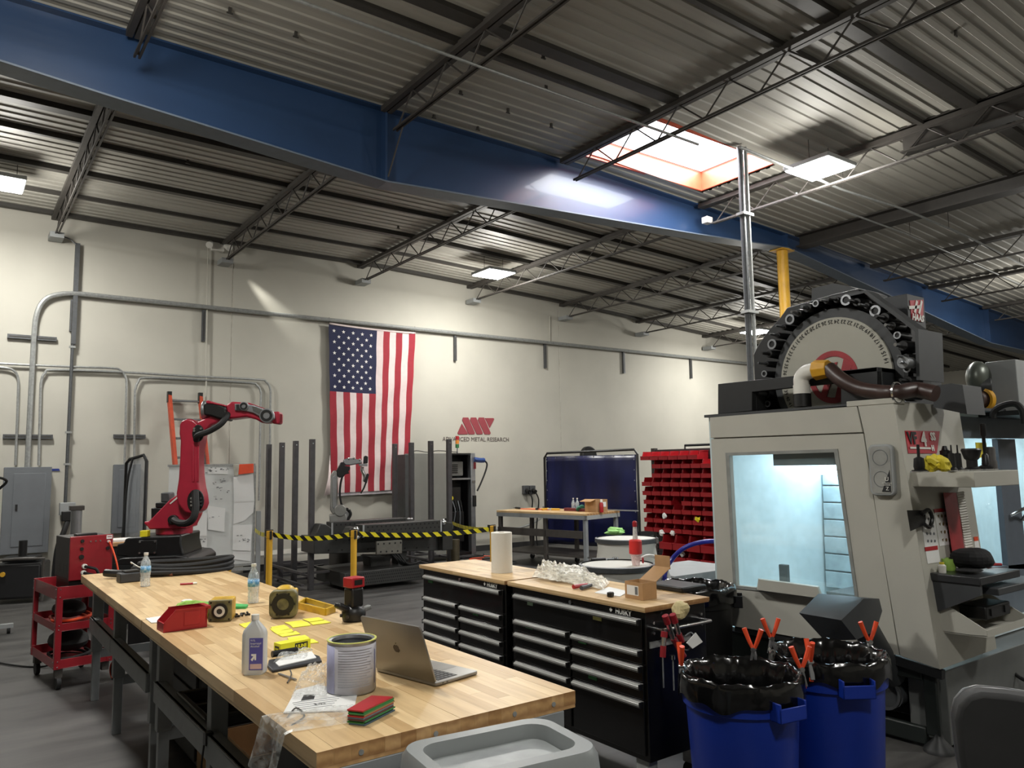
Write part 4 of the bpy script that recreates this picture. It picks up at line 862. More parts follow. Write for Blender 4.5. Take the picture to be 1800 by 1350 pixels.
def bench(y0, y1, legs, label):
    t, f = TF('workbench', label, 'workbench', (BX0, y0, 0), 0, 'butcher block workbenches')
    W, L = BX1-BX0, y1-y0
    top = MB().box(.001, W-.001, .001, L-.001, .846, .858).build('tabletop', STAVE, t)
    staves(top, 0, W, 0, L, .858, .9, W/18, .25, .75, STAVE)
    for y in legs:
        y -= y0
        for x in (.11, W-.11):
            MB().box(x-.035, x+.035, y-.03, y+.03, .35, .84).build('leg_sleeve', BGR, t, bevel=.003)
            l_ = MB().box(x-.026, x+.026, y-.022, y+.022, 0, .36).build('leg', BGR, t, bevel=.002)
        MB().box(.06, W-.03, y-.03, y+.03, .80, .846).build('cross_rail', BGR, t, bevel=.003)
        MB().box(.11, W-.11, y-.012, y+.012, .3, .36).build('cross_rail', BGR, t)
    for a, b in zip(legs, legs[1:]):
        MB().box(.055, .078, a-y0, b-y0-.01, .50, .60).build('side_rail', BGR, t, bevel=.006); MB().box(.055, .11, a-y0, b-y0-.01, .592, .60).build('side_rail_lip', BGR, t)
    MB().box(.05, W-.05, -.0, .035, .79, .845).build('apron', BGR, t, bevel=.003)
    for x in (.13, .37, .66, .82):
        MB().cyl((x, .002, .873), (x, -.002, .873), .008, n=12).build('screw', GALV, t)
    return t
bench(2.07, 4.41, [2.25, 3.4, 4.36], 'nearest maple butcher block workbench holding the laptop and paint can'); bench(4.42, 6.64, [4.54, 5.65, 6.56], 'farther butcher block workbench end with coiled cable on it')
# things under the benches
def simple(name, x0, x1, y0, y1, z0, z1, m, label, cat, bevel=.008, group=None):
    t, f = TF(name, label, cat, ((x0+x1)/2, (y0+y1)/2, z0), 0, group); return t, f
t, f = simple('steel_drawer_unit', 1.2, 1.65, 4.6, 5.5, 0, .78, GREY, 'dark grey drawer unit under the farther bench', 'drawer unit')
MB().box(1.2, 1.65, 4.65, 5.45, .02, .8).build('body', mat('drawer_dark', (62, 62, 60), .5), t, fr=f, bevel=.006)
for k in range(4): MB().box(1.185, 1.2, 4.68, 5.42, .05+k*.19, .22+k*.19).build('drawer', mat('drawer_dark', (62, 62, 60), .5), t, fr=f, bevel=.004)
t, f = simple('shelf_crate', 1.15, 1.6, 2.9, 3.9, 0, .5, CARD, 'black storage bin under the nearest bench', 'bin')
MB().tray(1.18, 1.62, 2.65, 3.35, .02, .7, .01).build('shell', BLK, t, fr=f, bevel=.004); MB().box(1.16, 1.18, 2.65, 3.35, .66, .71).build('lip', BLK, t, fr=f)
q = az(250, 1300, 0); t, f = TF('cardboard_box', 'open cardboard box on the floor under the nearest bench', 'box', (1.38, 4.75, 0))
MB().tray(-.2, .2, -.55, -.15, .005, .32, .006).build('carton', CARD, t)
for s in (-1, 1): MB().obox((s*.24, -.35, .30), .1, .38, .005, Matrix.Rotation(s*.5, 3, 'Y')).build('flap', CARD, t)
t, f = TF('cardboard_box', 'brown cardboard box below the tray rail by the nearest bench legs', 'box', (1.3, 3.75, 0))
MB().tray(-.18, .2, -.25, .2, .005, .42, .006).build('carton', CARD, t)
t, f = TF('upright_board', 'narrow white board standing under the nearest bench', 'board', (1.3, 2.6, 0)); MB().box(-.02, .02, .0, .06, 0, .66).build('board', PAPER, t)
# tray hooked on the side rail
RT = mat('tray_grey', (62, 62, 60), .45)
t, f = TF('rail_tray', 'dark grey divided tray hung on the bench side rail', 'tray', (.95, 3.78, .56))
m = MB(); m.tray(.0, .2, -.26, .2, 0, .055, .008); m.box(.0, .2, -.02, 0, .008, .05); m.build('tray', RT, t, bevel=.012)
m = MB(); m.box(-.02, .22, -.28, -.25, .05, .062); m.box(-.02, .22, .19, .22, .05, .062); m.box(-.025, .0, -.28, .22, .05, .062); m.box(.2, .225, -.36, .28, .05, .062); m.build('rim', RT, t, bevel=.006)
p = ax(388, 1283, .94); t, f = TF('binder_clip', 'small black clip on the side rail of the nearest bench', 'clip', (.90, 3.36, .58)); MB().box(-.012, .02, -.02, .02, -.02, .03).build('jaw', BLK, t, bevel=.003); MB().tube([(-.012, 0, -.02), (-.02, .0, -.1), (-.012, .01, -.16)], .004).build('strap', BLK, t)

# ================================================================ rolling tool chests
def chest(y0, y1, label, full=True):
    X0_, X1_ = 2.84, 3.30; L = y1-y0
    t, f = TF('tool_chest', label, 'tool chest', (X0_, y0, 0), 0, 'black rolling tool chests'); D = X1_-X0_
    MB().box(.012, D, .01, L-.01, .2, .925).build('cabinet', BLKP, t, bevel=.004)
    topm = MB().box(-.010, D+.012, -.008, L+.008, .925, .932).build('worktop', STAVE2, t)
    staves(topm, -.012, D+.015, -.01, L+.01, .932, .95, .043, .25, .6, STAVE2)
    def dr(a, b, z0, z1, key=False):
        d = MB().box(-.0, .014, a, b, z0, z1).build('drawer', BLKP, t, bevel=.003)
        m = MB(); n = 5; 
        zt = z1-.004
        m.prism([(-.022, zt-.026), (-.0, zt-.028), (-.0, zt), (-.010, zt), (-.024, zt-.008)], a+.012, b-.012, 'y'); m.build('handle', HND, d, bevel=.002); MB().box(-.0245, -.0225, a+.014, b-.014, zt-.022, zt-.019).build('handle_groove', BLK, d)
        for y in (a+.008, b-.008): MB().box(-.023, .0, y-.004, y+.004, zt-.028, zt).build('end_cap', BLK, d)
        return d
    mid = L*.45
    e0, e1 = .03, L-.045
    dr(e0, e1, .742, .888)
    for k, (z0, z1) in enumerate(((.665, .737), (.58, .66), (.495, .575), (.23, .49))):
        dr(e0, mid-.008+.06, z0, z1); dr(mid+.06+.012, e1, z0, z1)
    for x in (.06, D-.06):
        for y in (.08, L-.08):
            c = MB(); c.cyl((x-.02, y, .055), (x+.02, y, .055), .055, n=18); w_ = c.build('caster_wheel', RUB, t); MB().box(x-.032, x+.032, y-.045, y+.045, .1, .2).build('caster_fork', GALV, w_, bevel=.006)
    p = MB().cyl((-.004, L*.5, .9), (.012, L*.5, .9), .011, n=12).build('lock', CHR, t)
    text('HUSKY', .037, 'maker_name', mat('logo_silver', (205, 205, 200), .4), t, (.0, L*.135, .903), (0, -1, 0), (0, 0, 1), bold=.0012, extrude=.001)
    MB().add([(.0, L*.215, .918), (.0, L*.205, .905), (.0, L*.215, .892), (.0, L*.225, .905), (-.001, L*.215, .918), (-.001, L*.205, .905), (-.001, L*.215, .892), (-.001, L*.225, .905)], [(0, 1, 2, 3), (4, 5, 6, 7), (0, 1, 5, 4), (1, 2, 6, 5), (2, 3, 7, 6), (3, 0, 4, 7)]).build('maker_mark', mat('logo_silver', (205, 205, 200), .4), t)
    return t
CH2 = chest(2.80, 3.95, 'nearer black tool chest with red clamps on its end'); CH1 = chest(4.0, 5.06, 'farther black tool chest with the paper towel roll')
def sticker(parent, a, b, w, h, m, name='sticker', y=0):
    p = ax(a, b, 2.835); fr_ = Fr(parent.location); q = fr_.w2l(p); MB().box(-.004, .001, q.y-w/2, q.y+w/2, q.z-h/2, q.z+h/2).build(name, m, parent)
PG = mat('pale_green', (170, 206, 180), .6); PY = mat('pale_yellow', (214, 214, 130), .6)
for a, b, m_ in ((931, 1061, PG), (1049, 1087, PY), (929, 1102, GREEN), (1023, 1128, GREEN), (1041, 1191, GREEN)): sticker(CH2, a, b, .065 if m_ != PG else .05, .022, m_)
for a, b in ((756, 1022), (835, 1079), (826, 1142)): sticker(CH1, a, b, .06, .02, GREEN)
# side rail handle of the near chest with tape and clamps
f = Fr(CH2.location)
m = MB(); m.cyl((.06, -.06, .84), (.42, -.06, .84), .008); m.cyl((.06, 0.01, .84), (.06, -.06, .84), .008); m.cyl((.42, .01, .84), (.42, -.06, .84), .008); m.build('side_handle', CHR, CH2)
m = MB()
for x in (.06, .42):
    for z in (.865, .815): m.cyl((x, .0, z), (x, .012, z), .008, n=8)
m.build('bolts', CHR, CH2)
MB().box(.03, .33, .001, .008, .745, .775).build('magnetic_strip', GALV, CH2)

# spring clamps & others use shared builders
def spring_clamp(loc, yaw, tilt, label, group='orange handled spring clamps', sc=1.0):
    t, f = TF('spring_clamp', label, 'clamp', loc, yaw, group)
    for s in (-1, 1):
        R = Matrix.Rotation(s*.22, 3, 'Y')
        j = MB().obox(R @ Vector((0, 0, -.035)), .014, .022, .09, R).build('jaw', ALU, t, bevel=.002)
        MB().obox(R @ Vector((s*.012, 0, -.078)), .02, .024, .02, R).build('pad', ORG, j, bevel=.003)
        h = MB(); h.tube([R @ Vector((s*.004, 0, .01)), R @ Vector((s*.012, 0, .05)), R @ Vector((s*.02, 0, .11))], lambda q: .009+.004*q, n=8, smooth=3); h.build('handle', ORG, t)
    m = MB(); m.cyl((0, -.014, 0), (0, .014, 0), .012, n=12); m.build('spring', CHR, t)
    t.rotation_euler = (tilt, 0, yaw); t.scale = (sc,)*3; return t

# ================================================================ round bins with liners
BAG = mat('liner_black', (10, 10, 11), .16, var=.1, spec=.7)
BINB = mat('bin_blue', (14, 46, 142), .4, var=.05, scale=4)
def brute(c, H, R, m, label, hz, mtl2=None, seed=1):
    t, f = TF('round_bin', label, 'bin', (c[0], c[1], 0), hz)
    MB().lathe([(.02, .01), (R*.80, .01), (R*.82, .02), (R*.94, H-.14), (R*.95, H-.125), (R*1.0, H-.12), (R*1.02, H-.01), (R*.99, H), (R*.95, H-.01), (R*.92, H-.14), (R*.80, .04), (.02, .04)], n=40).build('body', m, t)
    for s in (0, 1):
        a = s*PI; h = MB(); Rm = Matrix.Rotation(a, 4, 'Z')
        z0_, z1_ = H-.125, H-.045
        h.box(R*.97, R*1.0+.052, -.075, -.067, z0_, z1_); h.box(R*.97, R+.052, .067, .075, z0_, z1_); h.box(R+.044, R+.052, -.075, .075, z0_, z1_-.02); h.box(R*.97, R+.052, -.075, .075, z0_, z0_+.008)
        h.xf(Rm); h.build('handle', m, t, bevel=.003)
    rnd = random.Random(seed); ph = [rnd.uniform(0, 6) for _ in range(6)]
    def bag(u, v):
        a = u*2*PI
        wv = lambda k, i: math.sin(k*a+ph[i])
        prof = [(1.055, -.085), (1.065, -.06), (1.065, -.03), (1.055, .006), (1.01, .022), (.95, .008), (.87, -.06), (.84, -.16), (.78, -.28), (.66, -.42), (.3, -.5), (.01, -.5)]
        q = v*(len(prof)-1); i = min(int(q), len(prof)-2); fr_ = q-i; r = prof[i][0]*(1-fr_)+prof[i+1][0]*fr_; z = prof[i][1]*(1-fr_)+prof[i+1][1]*fr_
        edge = max(0, 1-v*4)
        r = r*(1+.012*edge)+(.006*wv(13, 0)+.005*wv(23+int(v*5), 1)+.004*wv(41, 2)*math.sin(v*40+3*a))*(.6+1.6*max(0, min(v*3-1, 1)))*(1 if v < .9 else 0)
        z += edge*(.012*wv(5, 3)+.007*wv(11, 4))+.005*math.sin(9*a+v*20+ph[5])+.003*wv(31, 4)*math.sin(v*30)
        return (R*r*math.cos(a), R*r*math.sin(a), H+z)
    m_ = MB(); m_.grid(bag, 110, 26); l = m_.build('liner_bag', BAG, t)
    if m is BINB and False: pass
    return t, f
def hang_angle(px_, py_, cx_, cy_, z):
    q = az(px_, py_, z); return math.atan2(q.y-cy_, q.x-cx_)
HA1 = hang_angle(1368, 1236, 2.97, 2.34, .63); HA2 = hang_angle(1505, 1208, 3.53, 2.25, .64)
brute((2.97, 2.34), .70, .262, BINB, 'nearest blue round bin lined with a black bag', HA1, seed=3); brute((3.53, 2.25), .72, .262, BINB, 'second blue round bin under the chip chute', HA2, seed=8)
BR3 = brute((4.27, 3.72), .80, .265, BLK, 'black round bin with liner between chest and machine', -.9, seed=5)
p = Fr((2.97, 2.34, 0), -.95)
lt = MB(); a0 = -.95
def clip_at(px_, py_, cx_, cy_, H, R, label, yaw, tilt=0):
    a = math.atan2((az(px_, py_, H).y-cy_), (az(px_, py_, H).x-cx_)); spring_clamp((cx_+R*math.cos(a), cy_+R*math.sin(a), H+.035), yaw if yaw is not None else a+PI/2, tilt, label, sc=.95)
clip_at(1325, 1155, 2.97, 2.34, .72, .26, 'orange clamp on the far rim of the nearest bin', None)
clip_at(1205, 1185, 2.97, 2.34, .70, .265, 'orange clamp on the left rim of the nearest bin by the chest', None, .0)
clip_at(1400, 1190, 2.97, 2.34, .70, .265, 'orange clamp on the right rim of the nearest bin', -.6)
clip_at(1360, 1135, 3.53, 2.25, .74, .26, 'orange clamp on the far left rim of the second bin', -.6)
clip_at(1430, 1175, 3.53, 2.25, .70, .27, 'orange clamp between the two blue bins', .9)
clip_at(1535, 1140, 3.53, 2.25, .72, .265, 'orange clamp on the right rim of the second bin', -.6)
q = Fr((3.53, 2.25, 0)); a = ax(1476, 1211, 3.5)
# ================================================================ red utility cart with control box
CRZ = .134
t, f = TF('utility_cart', 'red three shelf utility cart at the far end of the benches', 'cart', (.73, 7.0, 0), CRZ); W, L = .41, .74
for z, h in ((.16, .07), (.44, .06), (.68, .10)):
    m = MB(); m.tray(0, W, 0, L, z, z+h, .004); m.build('shelf', RED, t, bevel=.002)
for x in (0, W):
    for y in (0, L):
        sx, sy = (1 if x == 0 else -1), (1 if y == 0 else -1)
        m = MB(); m.box(x, x+sx*.04, y-sy*.003, y, .16, .78); m.box(x-sx*.003, x, y, y+sy*.04, .16, .78); m.build('corner_post', RED, t)
        b = MB()
        for z in (.175, .215, .455, .485, .70, .76): b.ball((x-sx*.004, y+sy*.02, z), .006, n=6); b.ball((x+sx*.02, y-sy*.004, z), .006, n=6)
        stuff(b.build('bolts', CHR, t))
        big_ = (x == W and y == 0); R_w = .07 if big_ else .05
        c = MB().cyl((x-sx*.04-.015 if big_ else x+sx*.04-.015, y+sy*.05, R_w), (x-sx*.04+.015 if big_ else x+sx*.04+.015, y+sy*.05, R_w), R_w, n=22).build('caster_wheel', RUB, t); xx = x+sx*.04
        if big_: MB().ring((x+.022, y+.05, R_w), (-1, 0, 0), .048, .06, .006).build('red_band', ORG, c); MB().cyl((x+.02, y+.05, R_w), (x+.06, y+.05, R_w), .02).build('hub', CHR, c)
        MB().box(xx-.025, xx+.025, y+sy*.05-.03, y+sy*.05+.03, .09, .16).build('caster_fork', STEEL, c)
q = Fr((.73, 7.0, 0), CRZ).l2w((.085, .05, 0))
t, f = TF('control_box', 'red faced control box with black sides on top of the cart', 'control unit', (q.x, q.y, .685), CRZ); W2, D2, Z0 = .315, .42, .125; H2 = Z0+.345
MB().box(0, W2, .02, D2, Z0+.01, H2-.01).build('case', mat('case_black', (42, 40, 40), .5), t, bevel=.006); MB().box(0, W2, 0, .02, Z0, H2).build('front_panel', RED, t, bevel=.006)
MB().box(.01, W2-.01, .03, D2-.02, 0, Z0+.01).build('foot_plate', BLK, t); MB().box(.06, .22, .08, .15, H2-.015, H2+.014).build('top_handle', BLK, t, bevel=.006)
KX = lambda a: (a-415)/(690-415)*W2
KZ = lambda b: H2-(b-240)/(525-240)*(H2-Z0)
for a, b, r in ((490, 272, .013), (488, 323, .013), (488, 375, .018), (655, 330, .014)): MB().cyl((KX(a), -.012, KZ(b)), (KX(a), 0, KZ(b)), r, n=14).build('knob', BLK, t)
for a in (543, 575, 605): MB().cyl((KX(a), -.008, KZ(278)), (KX(a), 0, KZ(278)), .006, n=8).build('toggle', CHR, t)
for a, b in ((508, 437), (503, 478)):
    x, z = KX(a), KZ(b); c = MB().cyl((x, -.03, z), (x, 0, z), .02, n=16).build('white_gland', WHITE, t, bevel=.004); MB().tube([(x, -.03, z), (x+.03, -.07, z-.008), (x+.07, -.09, z-.03), (x+.10, -.08, z-.12)], .011).build('cable', RUB, c)
MB().box(KX(645), KX(682), -.003, 0, KZ(270), KZ(245)).build('label_plate', PAPER, t); MB().box(KX(650), KX(678), -.004, -.003, KZ(258), KZ(253)).build('label_print', RED, t)
px_l, pz_l = KX(658), KZ(287); MB().cyl((px_l, -.025, pz_l), (px_l, 0, pz_l), .011).build('plug', WHITE, t)
m = MB()
for k in range(7):
    for j in range(3): m.box(-.001, .0005, .06+.1*j, .12+.1*j, Z0+.05+k*.014, Z0+.055+k*.014)
stuff(m.build('vents', BLK, t))
P = [f.l2w(p) for p in ((px_l, -.025, pz_l), (px_l+.02, -.06, pz_l-.07), (px_l+.04, -.1, pz_l-.17), (px_l+.06, -.12, pz_l-.3))]
tag(MB().tube(P, .007).build('orange_cable', ORG), 'thin orange cable leaving the red control box', 'cable')
for z, l, rr in ((.49, 'coil of red and black cables on the middle cart shelf', ORG), (.17, 'coil of black cable on the bottom cart shelf', RUB), (.20, 'second loop of black cable on the bottom cart shelf', RUB)):
    tag(MB().tube([(.86+.14*math.cos(a*PI/5)+.02*math.sin(a*3), 7.33+.25*math.sin(a*PI/5), z-.02+.005*a) for a in range(11)], .012, smooth=3).build('cable_coil', rr), l, 'cable')
for x, y, w_, h_, l in ((.74, 7.2, .25, .13, 'black bag on the middle cart shelf'), (.72, 7.2, .3, .17, 'black pouch on the bottom cart shelf')):
    z = .48 if 'middle' in l else .21
    tag(MB().ball((x+w_/2, y+.25, z+h_/2), w_/2, .25, h_/2, 16).build('black_bag', RUB), l, 'bag')
tag(MB().tube([(.0, 9.0, .012), (.3, 8.6, .012), (.55, 8.1, .012), (.75, 7.9, .012), (.85, 7.8, .1), (.9, 7.7, .45)], .008).build('floor_cable', RUB), 'black cable trailing on the floor to the cart', 'cable')
# left background: generator, desk, cylinder, socket
o = az(26, 1062, 0); t, f = TF('power_unit', 'black portable power unit on the floor below the big panel', 'generator', (o.x, o.y, 0), -.3)
MB().box(-.28, .28, 0, .5, .06, .50).build('body', mat('unit_black', (28, 28, 30), .45), t, bevel=.03); m = MB(); m.tube([(-.3, -.01, .02), (-.3, -.01, .5), (-.25, -.01, .56), (.25, -.01, .56), (.3, -.01, .5), (.3, -.01, .02)], .018, smooth=2); m.build('frame', STEEL, t)
MB().cyl((-.15, -.02, .38), (-.15, 0, .38), .03).build('dial', YEL, t); MB().box(-.2, .2, .1, .4, .52, .58).build('tray', BLK, t, bevel=.02); MB().cyl((0, .25, .58), (0, .25, .78), .05).build('bottle_neck', BLKM, t)
o = az(10, 1118, 0); t, f = TF('grey_stand', 'tall grey wheeled equipment cabinet cut by the left frame edge', 'cabinet', (o.x-.35, o.y+.2, 0))
MB().box(-.4, .22, .0, .5, .15, 1.55).build('body', GREY, t, bevel=.01); MB().box(-.4, .42, -.1, -.04, .06, .1).build('foot', GREYL, t)
for x in (-.3, .38): MB().cyl((x-.015, -.07, .035), (x+.015, -.07, .035), .035).build('caster', RUB, t)
MB().box(-.1, .1, -.01, 0, 1.1, 1.2).build('red_label', ORG, t)
MB().tube([(.1, .1, 1.55), (.2, .0, 1.62), (.3, .05, 1.58), (.24, .1, 1.5)], .014).build('cable', RUB, t)
o = CAM+ray(185, 1000)*(9.5/ray(185, 1000).y); t, f = TF('side_desk', 'dark desk with pale wooden top behind the red control box', 'desk', (o.x, 9.5, 0))
z = 1.66+(ray(190, 955).z/ray(190, 955).y)*9.5
MB().box(-.35, .30, 0, .7, z-.04, z).build('desktop', CARD, t, bevel=.004); MB().box(-.33, .28, .03, .67, 0, z-.04).build('body', BLK, t)
tag(MB().box(o.x+.05, o.x+.4, 9.6, 9.9, z, z+.02).build('papers', PAPER), 'small stack of papers on the pale desk top', 'paper')
q = CAM+ray(135, 892)*(9.7/ray(135, 892).y)
t, f = TF('air_cylinder', 'shiny metal cylinder standing behind the red control box', 'cylinder', (q.x, 9.7, z)); H = q.z-z
MB().cyl((0, 0, 0), (0, 0, H), .055, n=20).build('barrel', ALU, t); MB().box(-.07, .07, -.06, .06, H-.03, H+.02).build('end_cap', STEEL, t, bevel=.006)
q = ay(118, 903, 12.8); t, f = TF('wall_socket', 'grey wall socket with a thick black plug at the raceway foot', 'socket', tuple(q)); MB().box(-.1, .1, -.05, .06, -.02, .16).build('box', GREYL, t, bevel=.01); MB().box(-.08, .1, -.14, -.05, -.1, .04).build('plug', BLK, t, bevel=.01)
MB().tube([(0, -.1, -.1), (-.05, -.15, -.25), (-.12, -.15, -.5), (-.14, -.1, -1.0)], .035).build('cable', RUB, t)

# ================================================================ post racks
def rack(pts, ztops, label, yb=None):
    t, f = TF('post_rack', label, 'rack', (pts[0][0], pts[0][1], 0), 0, 'steel post racks'); PM = mat('raw_steel', (78, 76, 78), .45, .35, var=.1)
    for (x, y), z in zip(pts, ztops):
        x -= f.o.x; y -= f.o.y; p_ = MB().box(x-.035, x+.035, y-.035, y+.035, 0, z).build('post', PM, t, bevel=.004); MB().cyl((x, y-.038, z-.06), (x, y-.034, z-.06), .01, n=8).build('bolt_hole', CHR, p_)
        for zz in (.06, .22): MB().box(x+.035, x+.45, y-.02, y+.02, zz, zz+.03).build('base_arm', PM, t)
    x0 = pts[0][0]-f.o.x; y0, y1 = min(p[1] for p in pts)-f.o.y, max(p[1] for p in pts)-f.o.y
    for xx in (0, .42):
        for zz in (.06, .22): MB().box(x0+xx-.02, x0+xx+.02, y0, y1, zz, zz+.03).build('base_rail', PM, t)
LP4 = [(4.13, 11.9), (4.13, 11.55), (4.15, 11.1), (4.12, 10.42)]
def fit(px_, y): d = ray(*px_); return (d.x/d.y*y, y), 1.66+d.z/d.y*y
r = [fit(p, y) for p, y in (((473, 781), 11.9), ((496, 778), 11.6), ((520, 775), 11.1), ((549, 772), 10.42))]; rack([a for a, b in r], [b for a, b in r], 'left rack of four bare steel posts by the whiteboard')
r = [fit(p, y) for p, y in (((694, 780), 11.7), ((723, 778), 11.3), ((757, 775), 10.95), ((789, 772), 10.6))]; rack([a for a, b in r], [b for a, b in r], 'right rack of four bare steel posts before the grey cabinet')
# ================================================================ perforated welding table
WT = mat('weld_table', (52, 52, 50), .42, .2, var=.08); HOLE = mat('hole_black', (6, 6, 6), .8)
y0 = 10.1
fw = Fr((5.4, y0, 0)); t, f = TF('welding_positioner', 'big black perforated welding table with two raised beams', 'welding table', (5.4, y0, 0))
K6 = lambda a, b, n=0: f.v(540+a/5, 880+b/5, n)
def perf(name, P, n0, n1, rows, cols, r=.012, m=None, inset=.06):
    o = MB().prism([K6(*p, n0) for p in P], n0, n1).build(name, m or WT, t, bevel=.008)
    tl, tr, br, bl = [Vector(K6(*p, n0)) for p in P]; h = MB()
    for i in range(cols):
        for j in range(rows):
            u = inset+(1-2*inset)*(i+.5*(j % 2)*0.9)/(max(1, cols-1)); v = .2+.6*j/max(1, rows-1)
            if u > 1-inset*.5: continue
            p = tl.lerp(tr, u).lerp(bl.lerp(br, u), v); h.ring((p.x, n0-.001, p.y), (0, -1, 0), .0005, r, .0012, 10)
    stuff(h.build('holes', HOLE, o)); return o
perf('rear_beam', [(215, 190), (870, 150), (870, 300), (215, 320)], .35, .55, 2, 16)
perf('front_beam', [(490, 215), (1180, 170), (1180, 290), (490, 322)], -.25, 0, 3, 17)
perf('lower_beam', [(60, 320), (620, 375), (1180, 300), (1180, 430), (840, 455), (600, 480), (60, 470)][:1]+[(1180, 300), (1180, 438), (60, 470)], .02, .5, 2, 10)
perf('base_trough', [(330, 640), (1030, 560), (1030, 690), (330, 770)], -.2, .8, 4, 34, .009)
perf('clamp_plate', [(610, 360), (835, 345), (835, 465), (610, 475)], -.3, -.26, 2, 5, .013, mat('plate_light', (96, 94, 86), .5))
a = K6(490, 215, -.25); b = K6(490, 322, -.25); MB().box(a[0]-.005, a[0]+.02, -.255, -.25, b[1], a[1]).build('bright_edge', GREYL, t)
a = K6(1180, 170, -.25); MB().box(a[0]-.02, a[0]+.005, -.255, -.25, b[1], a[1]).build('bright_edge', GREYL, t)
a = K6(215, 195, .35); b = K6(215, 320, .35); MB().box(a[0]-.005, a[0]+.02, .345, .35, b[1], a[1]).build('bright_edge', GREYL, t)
MB().prism([K6(*p, .1) for p in ((60, 330), (115, 205), (160, 205), (215, 240), (215, 350))], .1, .3).build('bracket', WT, t, bevel=.01)
MB().prism([K6(*p, -.3) for p in ((340, 320), (385, 235), (430, 232), (455, 260), (460, 330))], -.3, -.1).build('bracket', WT, t, bevel=.01)
q = K6(430, 255, -.32); MB().ball((q[0], -.32, q[1]), .045, n=12).build('pivot', CHR, t); MB().tube([(q[0], -.33, q[1]), (q[0]+.04, -.34, q[1]-.08), (q[0]-.02, -.33, q[1]-.13)], .02).build('link', ALU, t)
q = K6(1195, 190, -.1); MB().ball((q[0], -.1, q[1]), .05, n=12).build('pivot', CHR, t); MB().prism([K6(*p, -.1) for p in ((1190, 180), (1280, 195), (1280, 430), (1190, 440))], -.1, .2).build('end_bracket', WT, t, bevel=.01)
for a_, b_ in ((890, 165), (915, 165)): q = K6(a_, b_, .3); MB().ball((q[0], .3, q[1]), .03, n=10).build('pivot', CHR, t)
MB().prism([K6(*p, .2) for p in ((545, 480), (740, 480), (720, 600), (560, 600))], .2, .45).build('pedestal', WT, t, bevel=.01); MB().prism([K6(*p, .1) for p in ((800, 440), (880, 440), (860, 570), (800, 570))], .1, .3).build('pedestal', WT, t)
MB().prism([K6(*p, 0) for p in ((510, 485), (660, 485), (620, 500), (540, 500))], -.1, .2).build('arm_plate', WT, t)
for k in range(4):
    q = K6(760+k*30, 500, -.1); MB().tube([(q[0]-.1, -.1, q[1]+.1), (q[0], -.15, q[1]-.02*k), (q[0]+.12, -.1, q[1]-.1), (q[0]+.3, -.05, q[1]-.14+.02*k)], .014).build('hose', RUB, t)
q = K6(1300, 370, .3); MB().cyl((q[0], .3, 0), (q[0], .3, q[1]+.05), .07).build('brass_cylinder', mat('dull_brass', (92, 84, 66), .4, .5), t)
z = K6(60, 510, .9)
tag(MB().box(3.9, 4.9, 11.9, 12.6, .33, .36).build('pale_board', mat('pale_board', (186, 184, 176), .5)), 'pale flat board low behind the left post rack', 'board')
# grey welding robot behind
o = CAM+ray(600, 920)*(11.3/ray(600, 920).y); t, f = TF('grey_welding_robot', 'small silver welding robot arm in front of the flag', 'robot arm', (o.x, 11.3, 0), -YAW*.6)
SIL = mat('robot_silver', (150, 150, 146), .35, .4, var=.08)
R8 = lambda a, b, n=0: f.v(560+a/8.4357, 780+b/8.4357, n)
def rp(P, n0, n1, nm, m, bv=.008): return MB().prism([R8(a, b, n0) for a, b in P], n0, n1).build(nm, m, t, bevel=bv)
zb = R8(165, 1150)[1]; MB().cyl((0.02, .05, 0), (.02, .05, zb), .2, n=24).build('pedestal', STEELD, t)
rp([(160, 1060), (290, 1040), (410, 1040), (430, 1140), (400, 1180), (165, 1180)], -.12, .18, 'base', SIL, .015)
rp([(180, 470), (215, 400), (265, 395), (285, 440), (285, 1000), (250, 1050), (200, 1040), (170, 980)], -.08, .05, 'lower_arm', SIL, .015)
rp([(205, 500), (250, 460), (262, 500), (262, 950), (240, 970), (205, 940)], -.088, -.078, 'arm_inset', ALU, .004)
q = R8(320, 990, -.1); MB().cyl((q[0], -.14, q[1]), (q[0], .1, q[1]), .09, n=24).build('shoulder_joint', SIL, t, bevel=.01); q = R8(385, 1060, -.1); MB().cyl((q[0], -.1, q[1]), (q[0], .1, q[1]), .07, n=20).build('motor', ALU, t, bevel=.01)
rp([(360, 960), (440, 950), (460, 1000), (450, 1030), (360, 1025)], -.05, .08, 'motor_block', BLKM)
rp([(268, 395), (330, 275), (375, 270), (400, 330), (470, 340), (470, 380), (440, 410), (460, 440), (395, 455), (365, 500), (300, 505), (272, 460)], -.09, .08, 'elbow', BLKM, .01)
rp([(365, 240), (420, 215), (520, 215), (590, 235), (640, 240), (650, 290), (560, 305), (480, 320), (400, 320), (370, 290)], -.07, .06, 'forearm', ALU, .015)
for a_, b_ in ((450, 222), (520, 215), (610, 240)): q = R8(a_, b_, -.06); MB().ball((q[0], -.06, q[1]), .022, n=10).build('bolt_boss', CHR, t)
rp([(672, 190), (700, 175), (735, 190), (730, 290), (665, 295)], -.05, .05, 'wrist_motor', BLKM, .01); rp([(600, 295), (730, 295), (725, 335), (600, 330)], -.06, .04, 'wrist', ALU, .006)
q = [R8(a_, b_) for a_, b_ in ((650, 340), (645, 390), (685, 480), (680, 560))]; MB().tube([(a_, 0, b_) for a_, b_ in q], .028, smooth=3).build('torch_neck', CHR, t)
rp([(665, 560), (720, 440), (752, 450), (715, 590)], -.03, .03, 'torch_body', BLK); q = [R8(a_, b_) for a_, b_ in ((700, 580), (670, 660), (625, 735))]; MB().tube([(a_, 0, b_) for a_, b_ in q], .013).build('torch_tip', BLKM, t)
